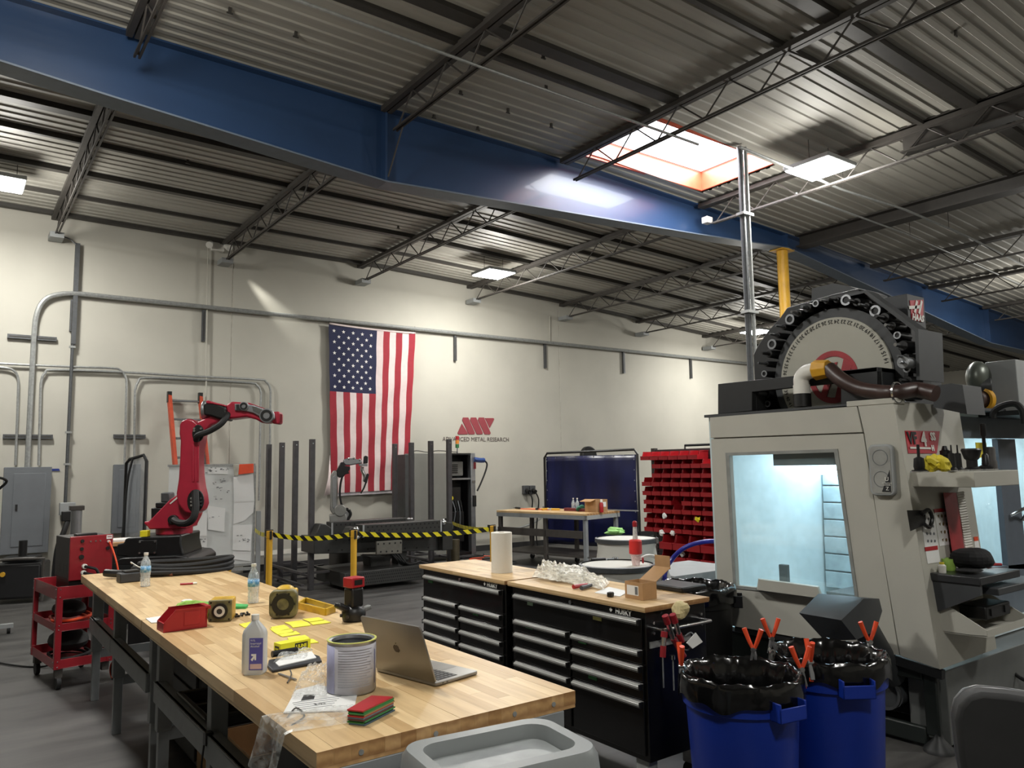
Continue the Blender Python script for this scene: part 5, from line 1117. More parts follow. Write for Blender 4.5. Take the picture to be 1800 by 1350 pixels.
q = [R8(a_, b_, -.1) for a_, b_ in ((350, 490), (325, 600), (315, 750), (335, 880), (365, 960))]; MB().tube([(a_, -.1, b_) for a_, b_ in q], .016).build('cable', RUB, t)
q = [R8(a_, b_, -.1) for a_, b_ in ((450, 980), (475, 1040), (450, 1100), (420, 1140))]; MB().tube([(a_, -.1, b_) for a_, b_ in q], .022).build('cable', RUB, t)
# controller cabinet
o = ay(745, 960, 12.0); t, f = TF('controller_cabinet', 'tall grey robot controller cabinet with an open equipment bay', 'cabinet', (o.x, 12.0, 0))
V5 = lambda a, b, n=0: f.v(660+a/6.43, 750+b/6.43, n)
x0 = V5(345, 600)[0]; x1 = V5(440, 600)[0]; x2 = V5(845, 600)[0]; x3 = V5(1080, 600)[0]; x4 = V5(1130, 600)[0]; z1 = V5(700, 300)[1]
MB().box(x0, x1, .03, .36, .08, z1-.02).build('side_column', mat('cab_dark', (64, 66, 66), .5), t, bevel=.006); MB().box(x1, x2, .0, .36, .08, z1).build('front_panel', mat('cab_grey', (122, 122, 116), .5, var=.05, scale=3), t, bevel=.006)
MB().box(x1+(x2-x1)*.52, x1+(x2-x1)*.53, -.004, .0, .1, z1-.02).build('panel_seam', GREY, t)
m = MB(); m.box(x2, x3, .33, .36, .08, z1); m.box(x2, x3, 0, .36, z1-.03, z1); m.box(x2, x3, 0, .36, .08, .12); m.box(x3-.01, x3+.02, .1, .36, .08, z1); m.build('bay', BLKM, t); MB().box(x3, x4, 0, .1, .08, z1).build('corner_post', ALU, t, bevel=.004)
zs = V5(860, 590)[1]; MB().box(x2, x3, .02, .32, zs-.02, zs+.01).build('shelf', ALU, t); MB().box(x2+.02, x3-.1, .1, .32, zs+.05, z1-.15).build('machine_unit', mat('unit_grey', (110, 110, 106), .45), t, bevel=.02)
m = MB()
for k in range(5): m.box(x2+.04, x2+.22, .092, .1, zs+.10+k*.035, zs+.12+k*.035)
m.build('vents', BLK, t); MB().box(x2+.05, x2+.3, .12, .32, zs-.5, zs-.15).build('unit', BLK, t, bevel=.01); MB().box(x2+.02, x3-.08, .12, .32, .3, zs-.6).build('unit', BLK, t, bevel=.01); MB().cyl((x2+.09, .105, zs-.35), (x2+.09, .125, zs-.35), .04).build('yellow_button', YELT, t)
for k in range(4): MB().tube([(x2+.1+.06*k, .1, zs-.4), (x2+.14+.05*k, .06, zs-.6), (x2+.1+.08*k, .1, zs-.9)], .01).build('wire', RUB if k % 2 else GREY, t)
for x in (x0+.1, x3-.1): MB().box(x-.1, x+.1, 0, .34, 0, .08).build('plinth', BLKM, t)
q = V5(990, 240); 
for i, (c_) in enumerate((mat('beacon_green', (40, 110, 60), .4), mat('beacon_amber', (210, 130, 40), .4), REDB)): MB().cyl((q[0], .2, z1+.1+i*.075), (q[0], .2, z1+.17+i*.075), .035, n=16).build('beacon', c_, t)
MB().cyl((q[0], .2, z1), (q[0], .2, z1+.1), .012).build('beacon_stem', ALU, t); MB().tube([(x1, .15, z1+.01), (x1+.15, .2, z1+.05), (x1+.4, .2, z1+.02), (x1+.6, .2, z1+.05), (q[0], .19, z1+.02)], .007).build('wire', RUB, t)
a = [V5(1110, 370), V5(1160, 380), V5(1210, 380)]; m = MB(); m.tube([(a[0][0], -.02, a[0][1]), (a[1][0], -.05, a[1][1]), (a[2][0], -.05, a[2][1])], .045); m.build('blue_plug', mat('plug_blue', (40, 70, 130), .4), t)
a = [V5(1210, 385), V5(1240, 420), V5(1225, 500), V5(1170, 640), V5(1130, 725)]; MB().tube([(p[0], -.06, p[1]) for p in a], .016).build('cable', RUB, t)
a = V5(1115, 840); MB().box(a[0]-.03, a[0]+.03, -.03, 0, a[1]-.1, a[1]+.1).build('latch', BLK, t); a = V5(1115, 440); MB().box(a[0]-.01, a[0]+.03, -.02, 0, a[1]-.06, a[1]+.06).build('red_switch', RED, t); a = V5(1108, 620); MB().box(a[0]-.03, a[0]+.03, -.02, 0, a[1]-.02, a[1]+.02).build('latch', CHR, t)
# floor litter of cables near the cabinet
for k in range(4):
    o = az(830+k*18, 978+k*4, .02); tag(MB().tube([(o.x+.25*math.cos(a*.9+k), o.y+.18*math.sin(a*.9+k), .015+.004*a) for a in range(8)], .01).build('floor_cable', (RUB, ORG, RUB, GALVD)[k]), ['tangled black cable on the floor at the controller cabinet foot', 'orange cable loop on the floor near the grey cabinet', 'second black cable loop before the far workbench', 'grey cable loop on the floor under the far workbench'][k], 'cable')

# ================================================================ stanchions with striped tape
SP = [((474, 933), 'leftmost yellow barrier post beside the whiteboard stand'), ((622, 932), 'middle yellow barrier post behind the black tool stand'), ((866, 924), 'right yellow barrier post behind the paper towel roll'), ((788, 912), 'rear yellow barrier post before the grey cabinet'), ]
tops = []
for i, (pp, l) in enumerate(SP):
    zt = 1.0 if i != 3 else .98; p = az(*pp, zt) if i != 3 else CAM+ray(*pp)*(11.2/ray(*pp).y); zt = p.z
    t, f = TF('barrier_post', l, 'barrier post', (p.x, p.y, 0), 0, 'yellow barrier posts'); tops.append(p)
    MB().lathe([(.17, 0), (.17, .012), (.06, .035), (.035, .05)], n=28).build('base', BLK, t); MB().cyl((0, 0, .03), (0, 0, zt-.08), .033, n=18).build('post', YEL, t)
    MB().cyl((0, 0, zt-.08), (0, 0, zt), .036, n=18).build('tape_head', YEL, t, bevel=.004); MB().box(-.012, .012, -.045, -.03, zt-.09, zt).build('tape_slot', BLK, t)
    MB().box(-.04, .04, .0, .045, zt-.06, zt+.01).build('clip', BLK, t)
def tape(p, q, label, sag=.03, w=.05):
    p = Vector(p); q = Vector(q); L = (q-p).length; n = max(6, int(L/.055)); m = MB()
    def P(s, v): a = p.lerp(q, s); return a+Vector((0, 0, -sag*4*s*(1-s)+(v-.5)*w))
    d = .5
    for i in range(n):
        s0, s1 = i/n, (i+1)/n; sl = .9/n
        m.add([P(min(1, s0+sl), 0), P(min(1, s1+sl), 0), P(s1, 1), P(s0, 1)], [(0, 1, 2, 3)], i % 2)
    return tag(m.build('barrier_tape', [BLK, YELT], solid=.002, smooth=False), label, 'tape', 'striped barrier tapes')
dn = Vector((0, 0, -.035))
tape(tops[0]+dn, tops[1]+dn, 'black and yellow tape between the left and middle barrier posts', .05); tape(tops[1]+dn, tops[2]+dn, 'black and yellow tape crossing in front of the welding table', .04)
tape(tops[3]+dn, tops[2]+dn, 'rear black and yellow tape running to the right barrier post', .05); tape(tops[0]+dn, ay(448, 931, 10.75), 'short black and yellow tape left of the first barrier post', .03)
o = CAM+ray(400, 1000)*(10.2/ray(400, 1000).y); t, f = TF('barrier_post', 'short yellow post end seen below the whiteboard', 'barrier post', (o.x, 10.2, 0), 0, 'yellow barrier posts'); MB().cyl((0, 0, 0), (0, 0, 1.66+ray(400, 988).z/ray(400, 988).y*10.2), .045, n=16).build('post', YEL, t)

# ================================================================ far workbench
A = Vector((7.72, 11.1, 0)); Bv = Vector((8.10, 9.2, 0)); rz = math.atan2(Bv.y-A.y, Bv.x-A.x)
t, f = TF('far_workbench', 'small wheeled wooden top workbench before the blue screen', 'workbench', tuple(A), rz); L = (Bv-A).length; W = .92
MB().box(0, L, 0, W, .865, .9).build('tabletop', STAVE2, t, bevel=.003)
for x in (.05, L-.05, L*.55):
    for y in (.05, W-.05): MB().box(x-.03, x+.03, y-.03, y+.03, .12, .865).build('leg', BGR if x > L*.9 else STEEL, t, bevel=.003); c = MB().cyl((x-.015, y, .05), (x+.015, y, .05), .05, n=16).build('caster', RUB, t); MB().box(x-.03, x+.03, y-.03, y+.03, .06, .12).build('caster_fork', GALV, c)
MB().box(0, L, .0, .03, .80, .865).build('rail', BGR, t); MB().box(0, L*.95, .02, .05, .50, .62).build('side_rail', STEEL, t, bevel=.004); MB().box(.02, L-.02, .04, W-.04, .2, .23).build('lower_shelf', STEEL, t); MB().box(L-.04, L, .0, W, .80, .865).build('rail', GREYL, t)
def on2(a, b, z=.9, v=.45):
    d = ray(a, b); k = d.x/d.y; u = (Bv-A).normalized(); n = Vector((-u.y, u.x, 0)); q = A+n*v*(1 if n.x > 0 else -1)
    s_ = (k*q.y-q.x)/(u.x-k*u.y); s_ = min(max(s_, .08), L-.08); p = q+u*s_; return Vector((p.x, p.y, z))
o = on2(1052, 905); t, f = TF('cardboard_box', 'open brown cardboard box on the far workbench', 'box', (o.x, o.y+.05, .9), rz+PI/2-.1); MB().tray(-.14, .14, -.12, .12, 0, .2, .005).build('carton', CARD, t); MB().obox((-.2, 0, .19), .14, .23, .005, Matrix.Rotation(-.25, 3, 'Y')).build('flap', CARD, t); MB().box(.0, .1, -.125, -.12, .08, .16).build('label', PAPER, t)
o = on2(1056, 905); t, f = TF('red_bottle', 'red spray bottle with clear cap beside the far cardboard box', 'bottle', (o.x-.05, o.y-.12, .9)); MB().lathe([(.03, 0), (.032, .01), (.032, .13), (.02, .16)], n=16).build('bottle', REDB, t); MB().lathe([(.022, .16), (.022, .2), (.01, .205)], n=12).build('cap', WHITE, t)
for i, (a, l) in enumerate(((1008, 'left small water bottle on the far workbench'), (1015, 'right small water bottle on the far workbench'))):
    o = on2(a, 897); t, f = TF('water_bottle', l, 'bottle', (o.x, o.y, .9)); MB().lathe([(.03, 0), (.033, .02), (.031, .08), (.033, .13), (.012, .18), (.012, .2)], n=16).build('bottle', thin('bottle_clear', (220, 230, 235), .35, .08), t); MB().cyl((0, 0, .2), (0, 0, .215), .014).build('cap', WHITE, t)
def clump(c, r, m, name, label, cat, n=14, flat=.5, seed=1, par=None, amp=.35):
    rn = random.Random(seed); K = [(Vector((rn.uniform(-1, 1), rn.uniform(-1, 1), rn.uniform(-1, 1)))*rn.uniform(3, 7), rn.uniform(0, 6)) for _ in range(5)]
    mb = MB().ball((0, 0, 0), 1, 1, 1, n)
    for i, p in enumerate(mb.v):
        v = Vector(p); s = 1+sum(amp/5*2*math.sin(v.dot(k)+ph) for k, ph in K); v = v*s; mb.v[i] = (c[0]+v.x*r[0], c[1]+v.y*r[1], max(c[2], c[2]+r[2]*flat+v.z*r[2]*flat))
    o = mb.build(name, m, par, smooth=False)
    return tag(o, label, cat) if label else o
o = on2(1022, 900); clump((o.x, o.y, .9), (.08, .06, .1), mat('teal_rag', (52, 110, 90), .9), 'rag', 'teal rag crumpled by the small water bottles', 'cloth', seed=4)
a, b = on2(995, 902), on2(1040, 905); tag(MB().bar((a.x, a.y, .925), (b.x, b.y, .925), .12, .05).build('dark_red_case', mat('case_red', (104, 34, 36), .5), bevel=.006), 'flat dark red case on the far workbench', 'case')
for i, (a, c_, l) in enumerate((((960, 898), YEL, 'yellow tool lying in the middle of the far workbench'), ((945, 901), BLK, 'black tool on the far workbench near its left end'), ((908, 894), BLK, 'small black power tool at the left of the far workbench'), ((975, 896), YEL, 'second yellow tool beside the dark red case'))):
    o = on2(*a); t, f = TF('hand_tool', l, 'tool', (o.x, o.y, .9), i*.7); MB().box(-.09, .06, -.02, .02, 0, .035).build('grip', c_, t, bevel=.008); MB().cyl((.06, 0, .02), (.13, 0, .02), .01).build('bit', GALV, t)
tag(MB().tube([on2(880, 895, .905), on2(890, 890, .91), on2(920, 893, .905), on2(950, 893, .91), on2(965, 897, .905)], .008).build('orange_cable', ORG), 'orange cable lying across the far workbench', 'cable')
for i, (a, l) in enumerate((((1073, 900), 'left scribe standing at the near end of the far workbench'), ((1096, 900), 'middle scribe past the far workbench end'), ((1120, 900), 'right scribe by the edge of the blue screen'))): pass
t, f = TF('steel_bar_tool', 'long thin steel bar resting out over the far workbench end', 'bar', (8.45, 9.3, .9)); a, b = on2(1060, 901, .912, .8), ay(1122, 902, 8.95); b.z = .912; MB().bar(a, b, .02).build('bar', GALV, t, fr=f)
# ================================================================ blue welding screen
A = Vector((9.07, 11.42, 0)); Bv = Vector((9.62, 9.52, 0)); rz = math.atan2(Bv.y-A.y, Bv.x-A.x)
t, f = TF('welding_screen', 'dark blue translucent welding screen on a black tube frame', 'screen', tuple(A), rz)
a = f.v(957, 797); b = f.v(1120, 790); c = f.v(1122, 965)
m = MB(); m.tube([(a[0], 0, .06), (a[0], 0, a[1]-.08), (a[0]+.06, 0, a[1]), (b[0]-.06, 0, b[1]), (b[0], 0, b[1]-.08), (b[0], 0, .06)], .022, smooth=1); m.build('frame', BLKM, t)
SB = mat('screen_blue', (13, 19, 62), .35, var=.3, scale=1.5, stretch=(2.5, 1, .6))
MB().grid(lambda u, v: (a[0]+.03+u*(b[0]-a[0]-.06), .012*math.sin(u*22)+.01*math.sin(v*9+u*5), .22+v*(a[1]-.06-.22)), 40, 16).build('vinyl_sheet', SB, t, solid=.002)
m = MB()
for i in range(10): x = a[0]+.06+(b[0]-a[0]-.12)*i/9; m.ring((x, -.015, a[1]-.09+(b[1]-a[1])*i/9), (0, -1, 0), .004, .011, .003, 8)
for i in range(9): z = .3+i*.18; m.ring((a[0]+.06, -.015, z), (0, -1, 0), .004, .011, .003, 8); m.ring((b[0]-.06, -.015, z), (0, -1, 0), .004, .011, .003, 8)
m.build('grommets', ALU, t)
for x in (a[0], b[0]): MB().box(x-.02, x+.02, -.3, .3, .04, .07).build('foot', BLKM, t)
o = CAM+ray(1034, 797)*(12.3/ray(1034, 797).y); t, f = TF('fan_head', 'round dark fan top peeking above the blue screen', 'fan', (o.x, 12.3, 0)); MB().cyl((0, -.06, o.z-.05), (0, .06, o.z-.05), .2, n=32).build('guard', BLK, t, bevel=.02); MB().cyl((0, 0, .03), (0, 0, o.z-.1), .02).build('stand', BLKM, t); MB().cyl((0, 0, 0), (0, 0, .03), .2).build('base', BLK, t)

# ================================================================ red bin rack
XR = 7.3
t, f = TF('bin_rack', 'dark louvred rack panel holding rows of red plastic bins', 'rack', (XR, 6.4, 0))
a = ax(1145, 791, XR); y_hi = a.y; y_lo = 5.62; zt = a.z
LPN = mat('louvre_panel', (56, 44, 46), .5)
MB().box(XR, XR+.02, y_lo, y_hi, .12, zt).build('panel', LPN, t, fr=f)
lv = MB()
for k in range(44): z = .16+k*(zt-.2)/44; lv.box(XR-.012, XR, y_lo+.02, y_hi-.02, z, z+.012)
lv.build('louvres', LPN, t, fr=f)
for y in (y_lo+.03, y_hi-.03): MB().box(XR-.01, XR+.05, y-.03, y+.03, 0, zt+.02).build('upright', STEELD, t, fr=f); MB().box(XR-.35, XR+.35, y-.03, y+.03, 0, .04).build('foot', STEELD, t, fr=f)
def binproto(w, d, h, name, label):
    t, f = TF(name, label, 'bin', (0, 0, 0))
    m = MB(); T = .004; Pp = [(0, 0), (-d, 0), (-d-.0, h*.45), (-d*.82, h*.50), (-d*.74, h), (0, h)]
    m.prism([(x, z) for x, z in Pp], -w/2, -w/2+T); m.prism([(x, z) for x, z in Pp], w/2-T, w/2); m.box(-d, 0, -w/2, w/2, 0, T); m.box(-T, 0, -w/2, w/2, T, h); m.box(-d, -d+T, -w/2, w/2, T, h*.45)
    m.build('tub', REDB, t); r = MB(); r.box(-d-.006, -d+.004, -w/2, w/2, h*.41, h*.47); r.box(-d*.74, 0, -w/2-.004, -w/2+T, h-.01, h); r.box(-d*.74, 0, w/2-T, w/2+.004, h-.01, h); r.build('rim', REDB, t); return t
BW = .155
small = binproto(BW-.008, .20, .105, 'red_bin', 'x'); big = binproto(.20, .30, .17, 'red_bin', 'x')
ORD = ['first', 'second', 'third', 'fourth', 'fifth', 'sixth', 'seventh', 'eighth', 'ninth', 'tenth', 'eleventh', 'twelfth', 'thirteenth']
used = set()
def row(i, ypx, xs, proto, grp, missing=()):
    for j, xp in enumerate(xs):
        if j in missing: continue
        p = ax(xp, ypx, XR-.2); l = '%s red bin from the left in the %s row of the red bin rack' % (ORD[j], ORD[i])
        loc = (XR-.014, p.y, p.z)
        if proto.name not in used: used.add(proto.name); proto.location = loc; proto['label'] = l; proto['group'] = grp
        else: clone(proto, loc, None, l, grp)
rows_px = [182, 250, 325, 395, 470, 542, 612, 690, 765]
for i, ry in enumerate(rows_px):
    zz = ax(1190, 760+ry/4.5, XR-.2).z-.05; xs = []; st = {0: 132, 1: 225, 2: 225, 3: 145, 4: 150, 5: 160, 6: 160, 7: 165, 8: 165}[i]; n_ = {0: 6, 1: 6, 2: 6}.get(i, 7)
    ys = ax(1100+(st+8)/4.5, 760+ry/4.5, XR-.2).y-.03
    for j in range(n_):
        if (i, j) in ((5, 3),): continue
        y = ys-j*BW
        l = '%s red bin from the left in the %s row of the red bin rack' % (ORD[j], ORD[i]); g = 'red bins on the rack'
        if y < y_lo+.05: continue
        if 'red_bin' not in used: used.add('red_bin'); small.location = (XR-.014, y, zz); small['label'] = l; small['group'] = g; small.rotation_euler = (0, 0, 0)
        else: clone(small, (XR-.014, y, zz), None, l, g)
first = True
for i, (ry, n_, st) in enumerate(((875, 5, 262), (985, 5, 262), (1085, 5, 262))):
    zz = ax(1200, 760+ry/4.5, XR-.3).z-.09; ys = ax(1100+st/4.5, 760+ry/4.5, XR-.3).y
    for j in range(n_):
        y = ys-.12-j*.212
        if y < y_lo+.05: continue
        l = '%s large red bin from the left in the %s row of the red bin rack' % (ORD[j], ORD[9+i]); g = 'large red bins low on the rack'
        if first: first = False; big.location = (XR-.014, y, zz); big['label'] = l; big['group'] = g
        else: clone(big, (XR-.014, y, zz), None, l, g)
for k, (a_, b_, c_, l) in enumerate(((1168, 908, WINK, 'white tagged part in an eighth row bin of the red rack'), (1227, 914, YELT, 'yellow part in the right end eighth row bin'), (1164, 938, WINK, 'left white bag corner above the large red bins'), (1182, 938, WINK, 'right white bag corner above the large red bins'), (1190, 1000, PAPER, 'crumpled white bag hanging low on the red rack'), (1200, 975, PAPER, 'small clear bag on the lower large bins'), (1222, 1003, PAPER, 'white bag at the bottom of the red rack'))):
    p = ax(a_, b_, XR-.22); clump((p.x, p.y, p.z-.03), (.022, .035, .055), c_, 'bagged_part', l, 'bag', n=8, flat=.6, seed=k)
tag(MB().tube([(XR+.3, y_hi-.3, zt-.02), (XR+.3, y_hi-.3, zt+.05), (XR+.3, 5.0, zt+.05)], .015, smooth=1).build('black_rail', BLKM), 'black rail above the top edge of the red bin rack', 'rail')
# ================================================================ drums
DW = mat('drum_white', (206, 204, 196), .45, var=.03, scale=2)
def drum(c, R, H, label):
    t, f = TF('plastic_drum', label, 'drum', (c.x, c.y, 0), .4, 'white plastic drums')
    MB().lathe([(.02, .01), (R*.93, .01), (R*.98, .05), (R, .2), (R*1.01, .3), (R*.985, .32), (R*1.0, .34), (R*.98, H-.2), (R*.93, H-.1), (R*.96, H-.06), (R*.96, H-.02), (R*.9, H-.018), (R*.88, H-.024), (.01, H-.024)], n=48).build('body', DW, t)
    MB().lathe([(R*.96, H-.055), (R*1.02, H-.05), (R*1.02, H-.015), (R*.96, H-.01)], n=48, cap=False).build('locking_ring', GALVD, t); MB().box(-.03, .03, -R*1.06, -R*1.0, H-.055, H-.01).build('ring_latch', CHR, t)
    return t, f
c1 = (az(1023, 990, .88)+az(1148, 995, .88))/2; drum(c1, .29, .9, 'nearer white drum with a ratchet and red hand pump on top')
c2 = Vector((5.2, 5.34, 0)); drum(c2, .29, .985, 'farther white drum with a green cloth on top'); p = ax(1144, 975, 5.3)
t, f = TF('ratchet', 'chrome ratchet with black grip on the nearer drum', 'ratchet', tuple(az(1070, 985, .875))); a, b, c = az(1040, 985, .885), az(1064, 984, .885), az(1082, 982, .885)
MB().tube([a, b], .018, smooth=1, n=8).build('grip', BLK, t, fr=f); MB().tube([b, c], .009, smooth=1).build('shaft', CHR, t, fr=f); MB().cyl(c-Vector((0, 0, .01)), c+Vector((0, 0, .012)), .025).build('head', CHR, t, fr=f)
q = az(1118, 993, .88); t, f = TF('hand_pump', 'red and clear siphon pump standing on the nearer drum', 'pump', (q.x, q.y, .873)); 
MB().lathe([(.028, .0), (.03, .005), (.035, .05), (.045, .09)], n=20).build('base', thin('pump_clear', (230, 190, 185), .55, .2), t); MB().lathe([(.045, .09), (.05, .095), (.05, .19), (.042, .2), (.02, .205)], n=24).build('body', mat('pump_red', (214, 50, 46), .4), t)
MB().lathe([(.02, .2), (.016, .3), (.016, .31)], n=16).build('tube', thin('pump_tube', (225, 222, 215), .8, .3), t); MB().lathe([(.018, .3), (.019, .335), (.01, .345)], n=16).build('tip', REDB, t); MB().ring((.05, -.02, .04), (.6, -.8, 0), .015, .024, .01).build('valve', REDB, t)
MB().tube([(.05, 0, .05), (.12, -.02, .07), (.2, -.05, .04), (.26, -.08, -.05), (.28, -.1, -.2)], .013).build('clear_hose', WHITE, t)
q = az(1082, 940, .96); clump((q.x, q.y, .957), (.09, .07, .07), mat('green_rag', (140, 190, 110), .9), 'green_cloth', 'green cloth crumpled on the farther drum', 'cloth', seed=9)
q = ax(1143, 975, 5.33); 
# white sheet metal tray behind the black bin and blue hose arc
q = az(1230, 1022, .72); t, f = TF('grey_tray', 'pale slotted metal tray between drum and machine', 'tray', (4.90, 4.55, .0)); MB().box(-.25, .6, -.3, .3, .70, .78).build('tray', GREYL, t, bevel=.004); 
for k in range(7): MB().box(-.252, -.25, -.28+k*.08, -.24+k*.08, .72, .75).build('slot', BLK, t)
MB().box(-.1, .5, -.2, .2, 0, .7).build('stand', MD, t)
tag(MB().tube([ax(1168, 1020, 4.5)+Vector((0, 0, -.4)), ax(1168, 1018, 4.5), ax(1180, 985, 4.6), ax(1205, 962, 4.65), ax(1240, 952, 4.75), ax(1275, 952, 4.85)], .018, n=10).build('blue_hose', mat('hose_blue', (34, 38, 140), .35)), 'blue hose arching from the floor to the machine back', 'hose')
# ================================================================ grey slim bin with swing lid
GB = mat('bin_grey', (128, 132, 132), .42, var=.03, scale=3)
t, f = TF('slim_bin', 'grey slim waste bin with swing lid at the near bench end', 'bin', (1.28, 1.84, 0), -.12)
W, D, H = .54, .36, .885
def rr(w, d, r, z, n=6): return [(x, y, z) for x, y in rrect(0, 0, w, d, r, n)]
def loft(rings, cap0=True, cap1=True):
    m = MB(); n = len(rings[0]); v = [p for r in rings for p in r]; fs = [(j*n+i, j*n+(i+1) % n, (j+1)*n+(i+1) % n, (j+1)*n+i) for j in range(len(rings)-1) for i in range(n)]
    if cap0: fs.append(tuple(range(n)))
    if cap1: fs.append(tuple(range(len(v)-n, len(v))))
    return m.add(v, fs)
loft([rr(.42, .22, .05, .01), rr(.52, .33, .05, .70), rr(.56, .37, .06, .71), rr(.56, .37, .06, .745), rr(.5, .31, .05, .75)]).build('body', GB, t, bevel=.003)
loft([rr(.51, .37, .07, .75), rr(.49, .345, .07, .865), rr(.47, .325, .07, .885), rr(.40, .24, .06, .885), rr(.385, .225, .055, .85), rr(.385, .225, .055, .80)], False, False).build('lid_frame', GB, t)
MB().prism(rrect(0, .0, .375, .215, .05), .838, .848, 'z').build('swing_flap', mat('flap_grey', (142, 146, 146), .4), t, bevel=.004); MB().box(-.19, .19, -.085, -.078, .848, .856).build('flap_ridge', GB, t)
# chair
t, f = TF('office_chair', 'black office chair back at the bottom right corner', 'chair', (2.12, .83, 0), -YAW-.35)
g = lambda a, b: f.v(a, b)
P = [g(a, b) for a, b in ((1676, 1262), (1682, 1236), (1698, 1218), (1722, 1212), (1770, 1216), (1830, 1226), (1870, 1250), (1880, 1420), (1860, 1500), (1720, 1500), (1700, 1420), (1684, 1330))]
MB().prism(P, -.03, .035).build('backrest', mat('chair_black', (30, 30, 30), .75), t, bevel=.012, seg=3); MB().prism([(a, b) for a, b in P], .035, .05).build('backrest_edge', mat('chair_edge', (84, 84, 86), .35), t, bevel=.005)
cx_ = (P[0][0]+P[6][0])/2; MB().box(cx_-.25, cx_+.25, .02, .5, .44, .52).build('seat', BLK, t, bevel=.03); MB().cyl((cx_, .27, .1), (cx_, .27, .44), .03).build('gas_column', BLKM, t)
MB().box(cx_-.03, cx_+.03, .03, .07, .46, .8).build('back_support', BLKM, t)
for k in range(5): a = k*2*PI/5; MB().bar((cx_, .27, .1), (cx_+.28*math.cos(a), .27+.28*math.sin(a), .07), .04, .03).build('base_arm', BLKM, t); MB().ball((cx_+.28*math.cos(a), .27+.28*math.sin(a), .03), .03).build('caster', RUB, t)

# ================================================================ things on the workbench
ZB = .9005
def at(px_, py_): p = az(px_, py_, ZB); return (p.x, p.y, ZB)
CLR = thin('bottle_clear', (220, 230, 235), .35, .08)
def water(px_, py_, label):
    t, f = TF('water_bottle', label, 'bottle', at(px_, py_), 0, 'water bottles on the benches')
    MB().lathe([(.02, .0), (.03, .003), (.032, .02), (.029, .03), (.032, .04), (.029, .05), (.032, .06), (.029, .07), (.032, .08), (.032, .145), (.028, .165), (.013, .195), (.0125, .21)], n=24).build('bottle', CLR, t)
    MB().lathe([(.0, .004), (.028, .005), (.027, .085), (.0, .086)], n=20).build('water', thin('water', (235, 242, 245), .12, .05), t)
    MB().lathe([(.0325, .095), (.0325, .135)], n=24, cap=False).build('label', mat('label_blue', (70, 140, 190), .4, rgb2=(190, 214, 226), scale=60), t, solid=.0006); MB().cyl((0, 0, .207), (0, 0, .221), .0145, n=18).build('cap', WHITE, t)
water(255, 1031, 'water bottle at the far end of the farther bench'); water(445, 1060, 'water bottle at the seam of the two benches')
# cable coil at the far end
t, f = TF('cable_coil', 'thick black cable coil on the far end of the bench', 'cable', (1.3, 6.3, ZB)); random.seed(5)
m = MB()
for k in range(4):
    ra, rb = .37-.02*k, .22-.015*k
    m.tube([Vector((1.46+.02*k+ra*math.cos(a), 6.27+rb*math.sin(a)*.9, ZB+.02+.028*(k % 3)+.01*math.sin(a*2+k))) for a in [i*2*PI/14 for i in range(14)]], .018, closed=True, smooth=3)
m.build('cable', RUB, t, fr=f); MB().tube([(1.1, 6.2, .93), (1.0, 6.25, .935), (.95, 6.3, .94)], .027, smooth=2).build('connector', BLK, t, fr=f)
MB().tube([(1.12, 6.3, .99), (1.1, 6.2, 1.01), (1.14, 6.15, .98), (1.2, 6.15, .96)], .004).build('white_tie', WHITE, t, fr=f)
o = at(232, 1022); t, f = TF('tool_battery', 'dark grey battery block by the far water bottle', 'battery', o, .1); MB().box(-.09, .07, -.05, .05, 0, .065).build('case', mat('battery_grey', (48, 50, 54), .5), t, bevel=.008); MB().box(-.06, .04, -.04, .04, .065, .08).build('rail', BLK, t, bevel=.004)
o = at(278, 1014); t, f = TF('pliers', 'pliers with orange brown grips behind the far water bottle', 'pliers', o, -.5); MB().tube([(-.12, 0, .015), (-.02, .02, .02), (.1, 0, .015)], .012).build('grip', mat('brown_grip', (110, 66, 48), .5), t); MB().tube([(-.11, .03, .015), (-.02, .0, .02), (.1, .03, .015)], .011).build('grip', BLK, t); MB().bar((-.2, .01, .015), (-.1, .01, .015), .03, .015).build('jaws', GALV, t)
o = at(328, 1028); t, f = TF('marker', 'small red capped marker lying on the farther bench', 'marker', o, -.3); MB().cyl((-.04, 0, .007), (.04, 0, .007), .007, n=10).build('barrel', REDB, t); MB().cyl((.04, 0, .007), (.065, 0, .007), .0075, n=10).build('cap', WHITE, t)
# red parts bin
o = at(318, 1108); t, f = TF('parts_bin', 'red plastic parts bin on the left edge of the bench', 'bin', (az(283, 1112, .9).x, az(283, 1112, .9).y, ZB), .0)
a, b = az(287, 1113, .9), az(358, 1103, .9); rz = math.atan2(b.y-a.y, b.x-a.x); t.location = (a.x, a.y, ZB); t.rotation_euler = (0, 0, rz); Lb = (b-a).length+.02
m = MB(); h = .1; Pp = [(0.012, 0), (Lb-.01, 0), (Lb, h), (.055, h), (.0, h*.42)]; m.prism(Pp, 0, .004); m.prism(Pp, .106, .11); m.box(.01, Lb-.01, 0, .11, 0, .004); m.add([(Lb-.014, .0, 0), (Lb-.01, .11, 0), (Lb, .11, h), (Lb-.004, 0, h)], [(0, 1, 2, 3)]); m.box(Lb-.012, Lb-.004, 0, .11, .0, h); m.box(.0, .008, 0, .11, .0, h*.42); m.build('tub', REDB, t)
m = MB(); m.box(.05, Lb+.004, -.004, .004, h-.008, h); m.box(.05, Lb+.004, .106, .114, h-.008, h); m.box(Lb-.006, Lb+.012, 0, .11, h-.014, h); m.build('rim', REDB, t); MB().box(Lb*.45, Lb*.8, -.003, 0, .02, .085).build('side_panel', REDB, t, bevel=.003)
